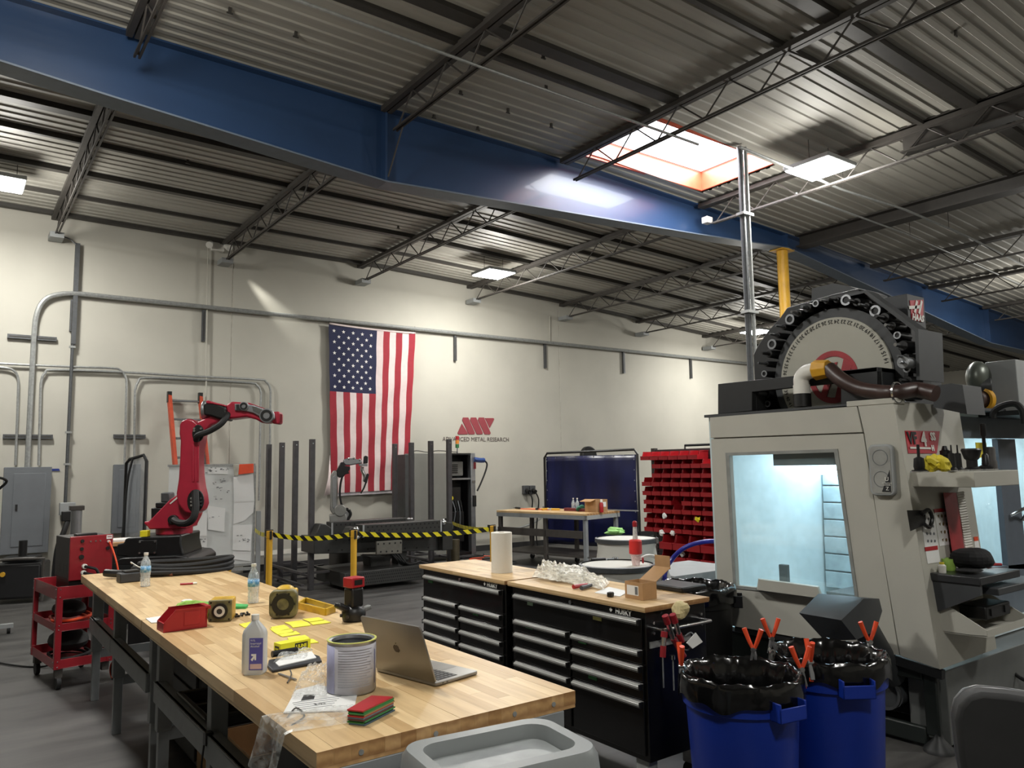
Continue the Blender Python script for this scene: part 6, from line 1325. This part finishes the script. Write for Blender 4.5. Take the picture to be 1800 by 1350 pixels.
P = [at(a, b) for a, b in ((256, 1088), (290, 1083), (292, 1094), (266, 1096))]; t = tag(MB().prism([(p[0], p[1]) for p in P], ZB, ZB+.004, 'z').build('folded_paper', PAPER), 'small folded paper left behind the red parts bin', 'paper')
o = at(328, 1078); t, f = TF('white_cap', 'white plastic cup behind the red parts bin', 'cup', o); MB().lathe([(.028, 0), (.03, .003), (.027, .068), (.02, .072)], n=24).build('body', WHITE, t)
P = [at(a, b) for a, b in ((322, 1068), (345, 1060), (436, 1066), (432, 1070), (400, 1070), (352, 1071))]; tag(MB().prism([(p[0], p[1]) for p in P], ZB, ZB+.012, 'z').build('green_tape', mat('tape_green', (70, 176, 96), .6)), 'strip of green tape across the bench seam', 'tape')
o = at(350, 1092); clump((o[0], o[1]+.08, ZB), (.1, .05, .07), mat('lime_glove', (150, 196, 90), .8), 'glove', 'crumpled lime green glove behind the red parts bin', 'glove', n=16, seed=2, flat=.55)
# yellow servo housings
YM = mat('worn_yellow', (206, 166, 34), .45, rgb2=(150, 116, 34), scale=14, var=.3); YC = mat('worn_cream', (130, 122, 82), .5, rgb2=(62, 60, 44), scale=18)
a, b, c = az(365, 1088, .9), az(387, 1092, .9), az(412, 1084, .9); o = at(387, 1092); rz = math.atan2(c.y-b.y, c.x-b.x)
t, f = TF('yellow_motor_housing', 'worn yellow square motor housing with a white ring beside the red bin', 'motor housing', o, .16)
S_ = .105; MB().box(-.055, .055, 0, .12, 0, S_).build('body', YM, t, bevel=.006); MB().box(-.057, .057, -.012, 0, 0, S_+.002).build('face_plate', YC, t, bevel=.006)
MB().ring((0, -.012, S_/2), (0, -1, 0), .02, .038, .012, 28).build('black_ring', BLK, t); MB().ring((0, -.024, S_/2), (0, -1, 0), .014, .026, .006, 24).build('white_ring', WHITE, t); MB().cyl((0, -.013, S_/2), (0, -.022, S_/2), .015).build('bore', STEEL, t)
for sx in (-1, 1):
    for sz in (-1, 1): MB().cyl((sx*.044, -.014, S_/2+sz*.042), (sx*.044, -.012, S_/2+sz*.042), .005, n=8).build('hole', BLK, t)
t.rotation_euler = (0, 0, -.45)
o = at(500, 1084); t, f = TF('yellow_motor_housing', 'larger worn yellow motor housing lying on its side', 'motor housing', o, -.5)
MB().prism(rrect(0, .072, .14, .14, .03, 3), -.055, 0).build('flange', YC, t, bevel=.006); MB().ring((0, -.055, .072), (0, -1, 0), .03, .055, .006, 24).build('bearing_seat', BLK, t); MB().box(-.052, .052, 0, .12, .012, .13).build('body', YM, t, bevel=.01); MB().ball((-.0, .02, .13), .05, .06, .03).build('terminal_box', YM, t)
for k in range(6): a = k*PI/3; MB().cyl((.058*math.cos(a), -.058, .072+.058*math.sin(a)), (.058*math.cos(a), -.053, .072+.058*math.sin(a)), .006, n=8).build('screw', BLK, t)
a, b, c, d = [Vector(at(*p)) for p in ((524, 1070), (572, 1082), (588, 1076), (537, 1061))]
t, f = TF('yellow_cover_plate', 'shallow worn yellow cover with silver inside on the bench', 'cover', tuple(a)); m = MB(); m.prism([(p.x, p.y) for p in (a, b, c, d)], ZB, ZB+.008, 'z'); m.build('plate', ALU, t, fr=f)
for p, q in ((a, b), (b, c), (c, d), (d, a)): MB().bar(p+Vector((0, 0, .017)), q+Vector((0, 0, .017)), .012, .034).build('rim', YM, t, fr=f)
for k in range(9):
    o = at(413+k*3+(k % 3), 1086-(k % 2)*3-k*.5); t = MB().cyl((o[0], o[1], ZB+.006), (o[0]+.012*math.cos(k*2), o[1]+.012*math.sin(k*2), ZB+.008), .006, n=8).build('screw', BLK); tag(t, '%s small black screw from the left by the square yellow housing' % ORD[k], 'screw', 'black screws by the yellow housing')
# tool stand / pump
o = at(618, 1093); t, f = TF('router_motor', 'black spindle tool with red collar standing at the bench edge', 'power tool', (o[0]+.02, o[1]+.02, ZB), .2)
MB().lathe([(.045, 0), (.055, .005), (.06, .03), (.058, .055), (.05, .065)], n=28).build('base', BLK, t); MB().lathe([(.05, .062), (.036, .075), (.035, .17)], n=20).build('barrel', BLKM, t); MB().box(-.036, .036, -.036, .036, .07, .165).build('body', BLK, t, bevel=.01)
MB().box(-.04, .04, -.038, .038, .165, .215).build('red_collar', REDB, t, bevel=.005); MB().box(-.024, .024, -.0395, -.038, .178, .204).build('window', BLK, t); MB().obox((-.07, 0, .075), .07, .05, .03, Matrix.Rotation(.5, 3, 'Y')).build('side_knob', BLKM, t, bevel=.01); MB().obox((.075, 0, .05), .05, .03, .02, Matrix.Rotation(-.2, 3, 'Y')).build('side_lever', GALV, t, bevel=.004)
for k in range(5): a = k*.9; MB().cyl((.055*math.cos(a), .055*math.sin(a)-.0, .03), (.068*math.cos(a), .068*math.sin(a), .03), .008, n=8).build('bolt', STEEL, t)
# sticky notes
NT = mat('note_yellow', (238, 232, 70), .65, var=.02)
notes = [((440, 1098), 1), ((478, 1108), 0), ((510, 1102), 0), ((518, 1096), 0), ((545, 1092), 0), ((498, 1114), 0), ((505, 1120), 0), ((535, 1098), 0), ((552, 1098), 0), ((528, 1126), 0), ((545, 1132), 0)]
N_ = ['yellow sticky note behind the isopropyl bottle', 'yellow sticky note first in the front column', 'yellow sticky note first in the second group', 'yellow sticky note rear left of the upper group', 'yellow sticky note rear right of the upper group', 'yellow sticky note second in the front column',
      'yellow sticky note third in the front column', 'yellow sticky note front left of the upper group', 'yellow sticky note farthest right', 'yellow sticky note just behind the yellow box', 'yellow sticky note right of the yellow box']
P_ = [((420, 1098), (440, 1094), (452, 1100), (430, 1104)), ((474, 1106), (504, 1101), (511, 1107), (480, 1111)), ((500, 1095), (530, 1091), (541, 1095), (510, 1099)), ((510, 1099), (541, 1095), (546, 1100), (515, 1104)), ((532, 1089), (560, 1086), (570, 1090), (544, 1094)), ((480, 1111), (512, 1106), (517, 1112), (488, 1116)),
      ((489, 1117), (520, 1110), (528, 1115), (497, 1120)), ((544, 1095), (572, 1091), (582, 1095), (550, 1099)), ((476, 1103), (500, 1099), (503, 1101), (478, 1105)), ((505, 1122), (536, 1117), (544, 1122), (510, 1128)), ((537, 1126), (550, 1124), (560, 1130), (540, 1132))]
for k, (P, l) in enumerate(zip(P_, N_)):
    pts = [Vector(at(*p)) for p in P]; pts = [(p.x, p.y) for p in pts]; tag(MB().prism(pts, ZB+.0005, ZB+.003, 'z').build('sticky_note', NT), l, 'note', 'yellow sticky notes')
# isopropyl bottle
o = at(447, 1184); t, f = TF('isopropyl_bottle', 'translucent white rubbing alcohol bottle with a violet label', 'bottle', o, -.58)
loftr = lambda w, d, z: rr(w, d, min(w, d)*.35, z, 5)
loft([loftr(.075, .05, 0), loftr(.088, .058, .008), loftr(.088, .058, .145), loftr(.08, .052, .16), loftr(.03, .03, .19), loftr(.024, .024, .195), loftr(.024, .024, .2)]).build('body', mat('milky_plastic', (214, 216, 216), .35, var=.02, trans=.25), t)
MB().cyl((0, 0, .198), (0, 0, .216), .0145, n=20).build('cap', WHITE, t)
MB().box(-.012, .038, -.0305, -.029, .02, .135).build('label', mat('label_violet', (88, 84, 156), .5, var=.03), t); MB().box(-.008, .034, -.0312, -.0303, .024, .042).build('label_band', mat('label_peach', (206, 176, 172), .5), t)
text('91%\nIsopropyl\nAlcohol', .0105, 'label_text', WINK, t, (-.008, -.0315, .116), (1, 0, 0), (0, 0, 1), align='LEFT', extrude=.0003); MB().prism([(-.006, .058), (.0, .052), (.008, .064), (.008, .056), (.014, .056), (.014, .078), (-.004, .078), (-.004, .072), (.004, .070)], -.0315, -.0305).build('arrow_mark', WINK, t)
# yellow box
a, b = az(491, 1148, .9), az(538, 1140, .9); t, f = TF('yellow_label_box', 'small bright yellow dispenser box with a black maker name', 'box', tuple(at(493, 1152)), math.atan2(b.y-a.y, b.x-a.x)+.12)
c = f.h(505, 1153, 0); Wb = .075; MB().box(-.0, .14, .0, .055, 0, .044).build('carton', mat('box_yellow', (226, 226, 40), .55, var=.02), t, bevel=.001); MB().box(.066, .126, -.0008, 0, .010, .036).build('black_panel', INK, t)
text('ULINE', .0185, 'maker_name', mat('ink_yellow', (226, 226, 40), .55), t, (.096, -.0012, .0225), (1, 0, 0), (0, 0, 1), extrude=.0002, bold=.0006); MB().box(-.0008, 0, .012, .045, .008, .032).build('black_panel', INK, t); text('ULINE', .0095, 'maker_name', mat('ink_yellow', (226, 226, 40), .55), t, (-.0012, .0285, .02), (0, -1, 0), (0, 0, 1), extrude=.0002, bold=.0004)
# dark sleeve with a paper and a clear bag
P = [at(*p) for p in ((470, 1175), (478, 1183), (566, 1166), (562, 1158), (545, 1152), (472, 1165))]; tag(MB().prism([(p[0], p[1]) for p in P], ZB, ZB+.012, 'z').build('document_sleeve', mat('sleeve_dark', (36, 38, 44), .5), bevel=.004), 'dark padded sleeve lying right of the alcohol bottle', 'sleeve')
P = [at(*p) for p in ((484, 1172), (490, 1178), (556, 1163), (548, 1152), (500, 1160))]; tag(MB().prism([(p[0], p[1]) for p in P], ZB+.0125, ZB+.016, 'z').build('paper_sheet', PAPER), 'white paper sheet on the dark sleeve', 'paper')
o = at(505, 1162); t, f = TF('bagged_tube', 'black tube in a crinkled clear bag on the dark sleeve', 'bag', (o[0], o[1], ZB+.017)); a, b = at(478, 1164), at(522, 1156); MB().tube([(a[0], a[1], ZB+.03), (b[0], b[1], ZB+.03)], .013, smooth=1).build('tube', BLKM, t, fr=f)
FILM = thin('clear_film', (228, 230, 226), .25, .3, .25, .30)
def film(name, P, z0, amp, par, fr, seed, n=22, m=None, fn=None):
    rn = random.Random(seed); K = [(rn.uniform(-9, 9), rn.uniform(-9, 9), rn.uniform(0, 6)) for _ in range(4)]+[(rn.uniform(-22, 22), rn.uniform(-22, 22), rn.uniform(0, 6)) for _ in range(3)]
    A_, B_, C_, D_ = [Vector(p) for p in P]
    def g(u, v):
        p = A_.lerp(B_, u).lerp(D_.lerp(C_, u), v); h = sum(abs(math.sin(k1*u+k2*v+ph)) for k1, k2, ph in K)/5-.2; e = min(1, 6*min(u, v, 1-u, 1-v))
        p.z += max(0, amp*(h*.6+.5)*(.25+e)); 
        if fn: p = fn(p, u, v)
        return p
    mb = MB(); mb.grid(g, n, n); return mb.build(name, m or FILM, par, fr=fr, smooth=False)
film('clear_bag', [at(*p) for p in ((478, 1170), (540, 1165), (550, 1145), (490, 1156))], 0, .028, t, f, 3)
o = at(445, 1208); t, f = TF('tweezers', 'thin steel tweezers lying open by the clear bag', 'tweezers', at(508, 1190)); a, b = Vector(at(490, 1186)), Vector(at(520, 1197)); m = MB(); m.bar(a+Vector((0, 0, .004)), b+Vector((0, 0, .004)), .008, .004); m.build('arm', ALU, t, fr=f); a, b = Vector(at(510, 1180)), Vector(at(505, 1202)); MB().tube([a+Vector((0, 0, .005)), Vector(at(512, 1190))+Vector((0, 0, .008)), b+Vector((0, 0, .004))], .0025).build('arm', STEEL, t, fr=f)
# printed sheet and clear bags near the paint can
P = [at(*p) for p in ((498, 1255), (520, 1215), (560, 1205), (628, 1222), (622, 1250))]; t, f = TF('printed_sheet', 'white printed sheet partly under the paint can', 'paper', P[0]); MB().prism([(p[0], p[1]) for p in P], ZB+.001, ZB+.004, 'z').build('sheet', PAPER, t, fr=f)
Q = [at(*p) for p in ((529, 1234), (534, 1224), (554, 1223), (552, 1231))]; MB().prism([(p[0], p[1]) for p in Q], ZB+.004, ZB+.005, 'z').build('dark_print', INK, t, fr=f)
m = MB()
for k in range(5):
    a, b = Vector(at(514+k*2, 1238+k*3)), Vector(at(600-k*4, 1226+k*4)); m.bar(a+Vector((0, 0, .0045)), b+Vector((0, 0, .0045)), .0012, .001)
m.build('print_lines', GREY, t, fr=f); text('S-77', .022, 'handwriting', INK, t, Vector(at(563, 1240))+Vector((0, 0, .0045)), Vector(at(590, 1238))-Vector(at(563, 1240)), (-.1, 1, 0), fr=f, extrude=.0003)
t, f = TF('clear_bag', 'large crinkled clear bag lying behind the printed sheet', 'bag', at(545, 1210)); film('film', [at(*p) for p in ((512, 1232), (575, 1228), (582, 1180), (540, 1190))], 0, .05, t, f, 12, 26)
t, f = TF('clear_bag', 'clear bag hanging over the left edge of the near bench', 'bag', at(520, 1270))
def drop(p, u, v):
    x0 = BX0-.004
    if p.x < x0: d = x0-p.x; p.z = ZB-d*1.0+.0; p.x = x0-.012-.25*d*(.5+.5*math.sin(v*9)); 
    return p
film('film', [(.70, 2.52, ZB), (1.12, 2.38, ZB), (1.08, 2.22, ZB), (.66, 2.30, ZB)], 0, .012, t, f, 17, 34, None, drop)
tag(MB().tube([at(505, 1262), Vector(at(520, 1250))+Vector((0, 0, .01)), Vector(at(535, 1262))+Vector((0, 0, .006)), at(512, 1275)], .0025).build('wire', STEEL), 'thin bent wire inside the bag over the bench edge', 'wire')
# paint can
o = az(619, 1222, .9); t, f = TF('paint_can', 'open metal paint can with wraparound printed label', 'can', (1.160, 2.555, ZB), -.5)
R = .081; Hc = .172
MB().lathe([(.01, .003), (R, .003), (R+.001, .006), (R+.001, Hc-.006), (R+.003, Hc), (R, Hc+.003), (R-.012, Hc-.001), (R-.014, Hc-.01), (R-.006, Hc-.012), (R-.006, .01), (.0, .01)], n=48).build('can', ALU, t)
MB().lathe([(R+.0022, .008), (R+.0022, Hc-.01)], n=48, cap=False).build('label', mat('label_paper', (196, 194, 200), .6, rgb2=(178, 176, 184), scale=6), t, solid=.0006)
def arc(a0, a1, z0, z1, m, nm, rr_=R+.0036):
    n = 16; mb = MB(); v = []
    for i in range(n+1): a = math.radians(a0+(a1-a0)*i/n); v += [(rr_*math.cos(a), rr_*math.sin(a), z0), (rr_*math.cos(a), rr_*math.sin(a), z1)]
    mb.add(v, [(2*i, 2*i+2, 2*i+3, 2*i+1) for i in range(n)]); return mb.build(nm, m, t, solid=.0004)
arc(-165, -128, .008, Hc-.01, mat('label_lilac', (166, 166, 196), .5), 'label_stripe'); LG = mat('label_grey_print', (160, 160, 166), .7); random.seed(9)
mb = MB()
for z in [.03+.0085*k for k in range(15)]:
    a0 = -118; a1 = random.uniform(-50, -28); n = 10; v = []
    for i in range(n+1): a = math.radians(a0+(a1-a0)*i/n); v += [((R+.0038)*math.cos(a), (R+.0038)*math.sin(a), z), ((R+.0038)*math.cos(a), (R+.0038)*math.sin(a), z+.0022)]
    mb.add(v, [(2*i, 2*i+2, 2*i+3, 2*i+1) for i in range(n)])
mb.build('label_lines', LG, t); arc(-22, -19, .03, Hc-.03, mat('label_blue_bar', (96, 100, 150), .5), 'label_bar'); MB().ring((0, 0, Hc), (0, 0, 1), R-.003, R+.004, .003, 40).build('yellow_rim_residue', mat('residue', (204, 206, 110), .6), t)
# laptop
A_, B_, C_ = Vector(at(660, 1180)), Vector(at(766, 1208)), Vector(at(838, 1187)); u = (B_-A_); wl = u.length; rz = math.atan2(u.y, u.x)
t, f = TF('laptop', 'open grey laptop seen from behind with an emblem on its lid', 'laptop', tuple(A_), rz); LG_ = mat('laptop_grey', (134, 132, 128), .32, .7, var=.02)
w_ = .304; d_ = .212
MB().prism(rrect(wl/2, d_/2, wl, d_, .012), .002, .013, 'z').build('base', LG_, t, bevel=.002)
R_ = Matrix.Rotation(math.radians(-14), 4, 'X')
hgt = .215
lp = loft([[(x, -.0, z) for x, z in rrect(wl/2, hgt/2, wl, hgt, .012)], [(x, .006, z) for x, z in rrect(wl/2, hgt/2, wl, hgt, .012)]]); lid_m = Matrix.Translation((0, .0, .012)) @ Matrix.Rotation(math.radians(20), 4, 'X'); lp.xf(lid_m); ld = lp.build('lid', LG_, t)
sc = MB().box(.006, wl-.006, .0062, .0072, .012, hgt-.006).xf(lid_m).build('screen', mat('screen_black', (16, 16, 18), .15), ld)
ap = []
for i in range(26):
    a = 2*PI*i/26; r_ = .0165*(1+.08*math.cos(2*a)-(.18 if abs(a-.15) < .3 or abs(a-2*PI-.15) < .3 else 0)-(.14 if abs(a-PI/2) < .15 else 0)-(.1 if abs(a-3*PI/2) < .15 else 0)); ap.append((wl/2+r_*math.cos(a)*.95, hgt/2+r_*math.sin(a)))
EMB = mat('emblem_dark', (70, 66, 64), .15, .9)
MB().prism(ap, -.0006, 0).xf(lid_m).build('emblem', EMB, ld); MB().prism([(wl/2, hgt/2+.0175), (wl/2+.004, hgt/2+.019), (wl/2+.008, hgt/2+.026), (wl/2+.003, hgt/2+.0235)], -.0006, 0).xf(lid_m).build('emblem_leaf', EMB, ld)
kb = MB().box(.02, wl-.02, .03, .125, .013, .0134).build('keyboard_well', mat('well_black', (24, 24, 26), .5), t)
kk = MB().box(-.0075, .0075, -.0075, .0075, 0, .001).build('key', mat('key_black', (34, 34, 36), .45), kb); kme = kk.data
i0 = True
nx = 14
for r in range(5):
    for c in range(nx):
        loc = (.03+c*(wl-.06)/(nx-1), .040+r*.0185, .0134)
        if i0: kk.location = loc; i0 = False; continue
        o = bpy.data.objects.new('key', kme); COL.objects.link(o); o.parent = kb; o.location = loc
MB().prism(rrect(wl/2, .170, .12, .07, .004), .0131, .0134, 'z').build('trackpad', mat('pad_grey', (120, 119, 116), .3, .6), t)
for y in (.03, .05): MB().box(wl-.0002, wl+.0004, y, y+.009, .006, .009).build('port', BLK, t)
# pad stack
cols = [REDB, mat('pad_green', (60, 130, 60), .9), GREEN, CARD, REDB, mat('pad_grey_blue', (110, 130, 140), .9), mat('pad_brown', (92, 54, 50), .9), GREEN, mat('pad_green', (60, 130, 60), .9), mat('pad_slate', (72, 92, 104), .9)]
names = ['red', 'dark green', 'bright green', 'brown', 'second red', 'grey blue', 'dark brown', 'lower bright green', 'lower dark green', 'bottom slate']
P0 = [Vector(az(*p, .93)) for p in ((612, 1255), (640, 1258), (693, 1232), (655, 1230))]; random.seed(14)
for k in range(10):
    z = ZB+.0002+(9-k)*.0043; off = Vector((random.uniform(-.004, .004), random.uniform(-.004, .004), 0)); o = MB().prism([(p.x+off.x, p.y+off.y) for p in P0], z, z+.0041, 'z').build('abrasive_pad', cols[k]); tag(o, '%s abrasive pad, number %s from the top of the small stack' % (names[k], ORD[k]), 'pad', 'stack of coloured abrasive pads')
# ================================================================ things on the tool chests
ZC = .9505
def ac(a, b): p = az(a, b, ZC); return (p.x, p.y, ZC)
t, f = TF('paper_towel_roll', 'upright white paper towel roll on the farther tool chest', 'paper towel', (3.05, 4.33, ZC)); MB().lathe([(.022, 0), (.071, 0), (.071, .262), (.069, .264), (.022, .264), (.02, .26), (.02, .0)], n=48).build('paper', mat('towel_white', (216, 212, 202), .8, var=.01, bump=.1, scale=60), t); MB().ring((0, 0, .02), (0, 0, 1), .019, .022, .243, 24).build('core', CARD, t)
PL = thin('packing_film', (226, 222, 208), .55, .35, .25, .30)
for k, (P, l) in enumerate(((((935, 1018), (985, 1028), (1000, 1012), (955, 1006)), 'left heap of crumpled clear packaging on the chest'), (((965, 1022), (1030, 1034), (1040, 1014), (985, 1005)), 'middle heap of crumpled clear packaging on the chest'), (((1000, 1022), (1060, 1040), (1072, 1026), (1010, 1010)), 'right crumpled clear wrapper on the chest'))):
    t, f = TF('packaging_film', l, 'packaging', ac(*P[0]), 0, 'crumpled packaging on the nearer chest'); film('film', [ac(*p) for p in P], 0, .075-.018*k, t, f, 30+k, 30, PL); film('film', [ac(P[0][0]+8, P[0][1]), ac(P[1][0]-6, P[1][1]-4), ac(P[2][0]-8, P[2][1]+4), ac(P[3][0]+6, P[3][1]+2)], 0, .055-.015*k, t, f, 60+k, 26, PL)
def driver(a, b, c_, label):
    p, q = Vector(ac(*a)), Vector(ac(*b)); t, f = TF('screwdriver', label, 'screwdriver', tuple(p)); u = Vector((0, 0, .014)); MB().tube([p+u, p.lerp(q, .55)+u, q+u], lambda s_: .013-.003*s_, n=8, smooth=1).build('handle', c_, t, fr=f); d = (q-p).normalized(); MB().cyl(q+u, q+u+d*.05, .003).build('blade', CHR, t, fr=f)
driver((1008, 1036), (1032, 1032), REDB, 'red handled screwdriver on the nearer chest'); driver((1022, 1038), (1040, 1033), mat('handle_grey', (70, 72, 78), .5), 'grey handled screwdriver beside the red one')
P = [ac(*p) for p in ((1045, 1042), (1090, 1049), (1105, 1040), (1070, 1032))]; tag(MB().prism([(p[0], p[1]) for p in P], ZC, ZC+.002, 'z').build('paper_sheet', PAPER), 'white paper lying before the cardboard box on the chest', 'paper')
o = ac(1074, 1049); t, f = TF('black_plug', 'small black plug on the paper edge of the chest', 'plug', o, .3); MB().box(-.022, .012, -.014, .014, 0, .026).build('body', BLK, t, bevel=.005); MB().cyl((.012, 0, .013), (.025, 0, .013), .006).build('pin', BLK, t)
a, b, c = az(1105, 1052, ZC), az(1130, 1056, ZC), az(1150, 1054, ZC)
t, f = TF('cardboard_box', 'small open cardboard box on the nearer tool chest', 'box', (b.x, b.y, ZC), .0); ang = math.atan2(a.y-b.y, a.x-b.x); ly = (a-b).length; MB().tray(0, .105, 0, .13, 0, .088, .003).build('carton', CARD, t)
MB().box(-.0008, 0, .03, .115, .02, .07).build('label', PAPER, t); MB().box(-.0012, -.0006, .035, .055, .025, .065).build('label_print', GREY, t); MB().obox((.16, .06, .118), .13, .12, .003, Matrix.Rotation(-.5, 3, 'Y')).build('flap', CARD, t); MB().obox((.22, .06, .175), .003, .11, .07).build('flap', CARD, t)
t, f = TF('black_case', 'flat black case at the back edge of the nearer chest', 'case', ac(1175, 1035), .0); MB().box(-.06, .14, -.16, .1, 0, .03).build('case', BLK, t, bevel=.008)
# hung on the end of the near chest
def hang(a, b, x=None, y=2.74): return ay(a, b, y)
t, f = TF('tape_roll', 'crumpled cream tape roll on the chest side handle', 'tape', tuple(ay(1196, 1072, 2.72))); clump((0, 0, -.045), (.055, .035, .08), mat('cream_tape', (206, 190, 140), .7), 'roll', None, None, n=14, seed=6, par=t, amp=.2, flat=.55)
def bclamp(a, b, c, d, label):
    p, q, r, s = [ay(x, y, 2.70) for x, y in (a, b, c, d)]; t, f = TF('bar_clamp', label, 'clamp', tuple(p), 0, 'red clamps hung on the chest end')
    MB().tube([p, q], .017, smooth=1, n=10).build('handle', RED, t, fr=f); MB().tube([q, r], .013, smooth=1, n=8).build('silver_link', CHR, t, fr=f); MB().tube([r, s], .015, smooth=1, n=10).build('handle', RED, t, fr=f)
bclamp((1169, 1082), (1174, 1096), (1183, 1122), (1202, 1154), 'longer red and silver clamp on the chest end'); bclamp((1182, 1080), (1187, 1094), (1193, 1114), (1199, 1128), 'shorter red and silver clamp behind the long one'); bclamp((1168, 1110), (1167, 1120), (1166, 1135), (1165, 1155), 'dark red clamp hanging left of the silver ones')
t, f = TF('folded_card', 'white folded card sticking out behind the clamps', 'card', tuple(ay(1222, 1122, 2.66))); MB().prism([tuple(ay(a, b, 2.66).xz) for a, b in ((1206, 1130), (1222, 1112), (1234, 1128), (1216, 1140))], 2.655, 2.66).build('card', PAPER, t, fr=f)
tag(MB().tube([ay(1205, 1118, 2.70), ay(1215, 1112, 2.68), ay(1222, 1125, 2.66), ay(1210, 1142, 2.68), ay(1200, 1140, 2.70)], .004).build('grey_lead', GREY), 'thin grey lead looped on the chest end', 'cable')
for k, (a, b) in enumerate(((1165, 1165), (1183, 1170))):
    p = ay(a, b, 2.77); t, f = TF('hex_driver', ['left long steel driver hanging on the chest end', 'right long steel driver hanging on the chest end'][k], 'driver', tuple(p)); MB().cyl((0, 0, -.12), (0, 0, .03), .004, n=8).build('shaft', GALV, t); MB().cyl((0, 0, .03), (0, 0, .05), .012, n=10).build('head', CHR, t)
# ================================================================ things on the machine shelves
def sh(a, y=2.18, z=1.592):
    p = ay(a, 820, y); return (p.x, y, z)
def holder(a, label, k, y=2.15):
    t, f = TF('tool_holder', label, 'tool holder', sh(a, y), 0, 'tool holders on the shelf')
    pr = {0: [(.04, 0), (.04, .012), (.026, .014), (.03, .03), (.026, .075), (.008, .085), (.008, .15), (.0, .152)], 1: [(.035, 0), (.035, .015), (.02, .02), (.02, .09), (.03, .095), (.03, .12), (.02, .125), (.012, .15), (0, .152)], 2: [(.024, 0), (.028, .01), (.02, .02), (.017, .1), (.005, .105), (.004, .15), (0, .15)],
          3: [(.04, 0), (.045, .01), (.03, .02), (.03, .06), (.04, .07), (.055, .12), (.05, .13), (0, .125)], 4: [(.04, 0), (.042, .02), (.022, .03), (.018, .09), (.01, .1), (.01, .2), (.016, .21), (.016, .28), (0, .285)], 5: [(.035, 0), (.035, .05), (.03, .06), (.03, .13), (.025, .14), (0, .14)]}[k]
    MB().lathe([(max(r, .0005), z) for r, z in pr], n=20).build('body', BLKM if k != 5 else STEEL, t); MB().ring((0, 0, .0), (0, 0, 1), pr[0][0]*.9, pr[0][0]*1.15, .006, 20).build('collar', CHR, t)
for a, l, k in ((1616, 'first black tool holder from the left on the shelf', 0), (1663, 'tool holder with a wide collar behind the yellow gloves', 1), (1674, 'left slim black tool holder on the shelf', 2), (1685, 'right slim black tool holder on the shelf', 2), (1709, 'face mill holder flaring at the top', 3), (1733, 'tallest slender edge finder holder on the shelf', 4), (1742, 'stubby dark holder at the right end of the shelf', 5)): holder(a, l, k, 2.12 if k != 1 else 2.3)
YG = mat('glove_yellow', (214, 196, 50), .7, var=.08)
for k, (a, y) in enumerate(((1632, 2.1), (1645, 2.14), (1655, 2.08))):
    p = sh(a, y); clump(p, (.05, .04, .07), YG, 'yellow_glove', ['left', 'middle', 'right'][k]+' yellow rubber clump on the machine shelf', 'glove', n=14, seed=40+k, flat=.6)
p = ay(1725, 790, 2.55); t, f = TF('yellow_tag', 'yellow paper stuck behind the tall tool holder', 'tag', tuple(p)); MB().box(-.08, .09, 0, .004, -.06, .05).build('paper', YG, t)
q = az(1697, 1010, 1.0); t, f = TF('cap', 'black cap lying on the dark machine table', 'cap', (4.95, 2.17, 1.004)); clump((0, 0, 0), (.13, .12, .12), mat('cap_black', (22, 22, 24), .9), 'crown', None, None, n=20, seed=51, par=t, amp=.08, flat=.55); MB().ball((-.12, -.03, .015), .09, .07, .008).build('peak', mat('cap_black', (22, 22, 24), .9), t)
t, f = TF('lime_cup', 'lime green cup beside the black cap', 'cup', (4.87, 2.27, 1.0)); MB().lathe([(.03, 0), (.035, .01), (.04, .07), (.036, .07), (.03, .015)], n=20).build('cup', mat('lime', (170, 210, 100), .5), t)
t, f = TF('yellow_bottle', 'small yellow topped bottle at the table left end', 'bottle', (4.74, 2.25, 1.0)); MB().lathe([(.02, 0), (.022, .04), (.012, .05)], n=16).build('bottle', WHITE, t); MB().cyl((0, 0, .048), (0, 0, .06), .013).build('cap', YG, t)
t, f = TF('red_pliers', 'red handled pliers right of the black cap', 'pliers', (5.2, 2.17, 1.0)); MB().tube([(-.06, .03, .01), (0, .02, .012), (.08, -.02, .01)], .009).build('grip', REDB, t); MB().tube([(-.06, .0, .01), (0, .01, .012), (.09, .02, .01)], .009).build('grip', REDB, t)
t, f = TF('black_case', 'black tool case in the slanted machine chute', 'case', (5.0, 2.12, .74)); MB().box(-.16, .16, -.05, .1, 0, .075).build('case', BLK, t, bevel=.008)
for x in (-.09, .09): MB().box(x-.02, x+.02, -.058, -.05, .02, .06).build('latch', BLKM, t)
tag(MB().tube([az(1800, 1165, .3), az(1785, 1172, .3), az(1780, 1180, .28), az(1800, 1195, .25), az(1830, 1200, .25)], .012).build('black_cable', RUB), 'black cable loop at the right edge below the chute', 'cable')
# label on blue bins
for (c, R_, H_, a, b, txt) in (((2.97, 2.34), .262, .70, 1212, 1222, 1), ((3.51, 2.26), .262, .72, 1477, 1211, 0)):
    pass
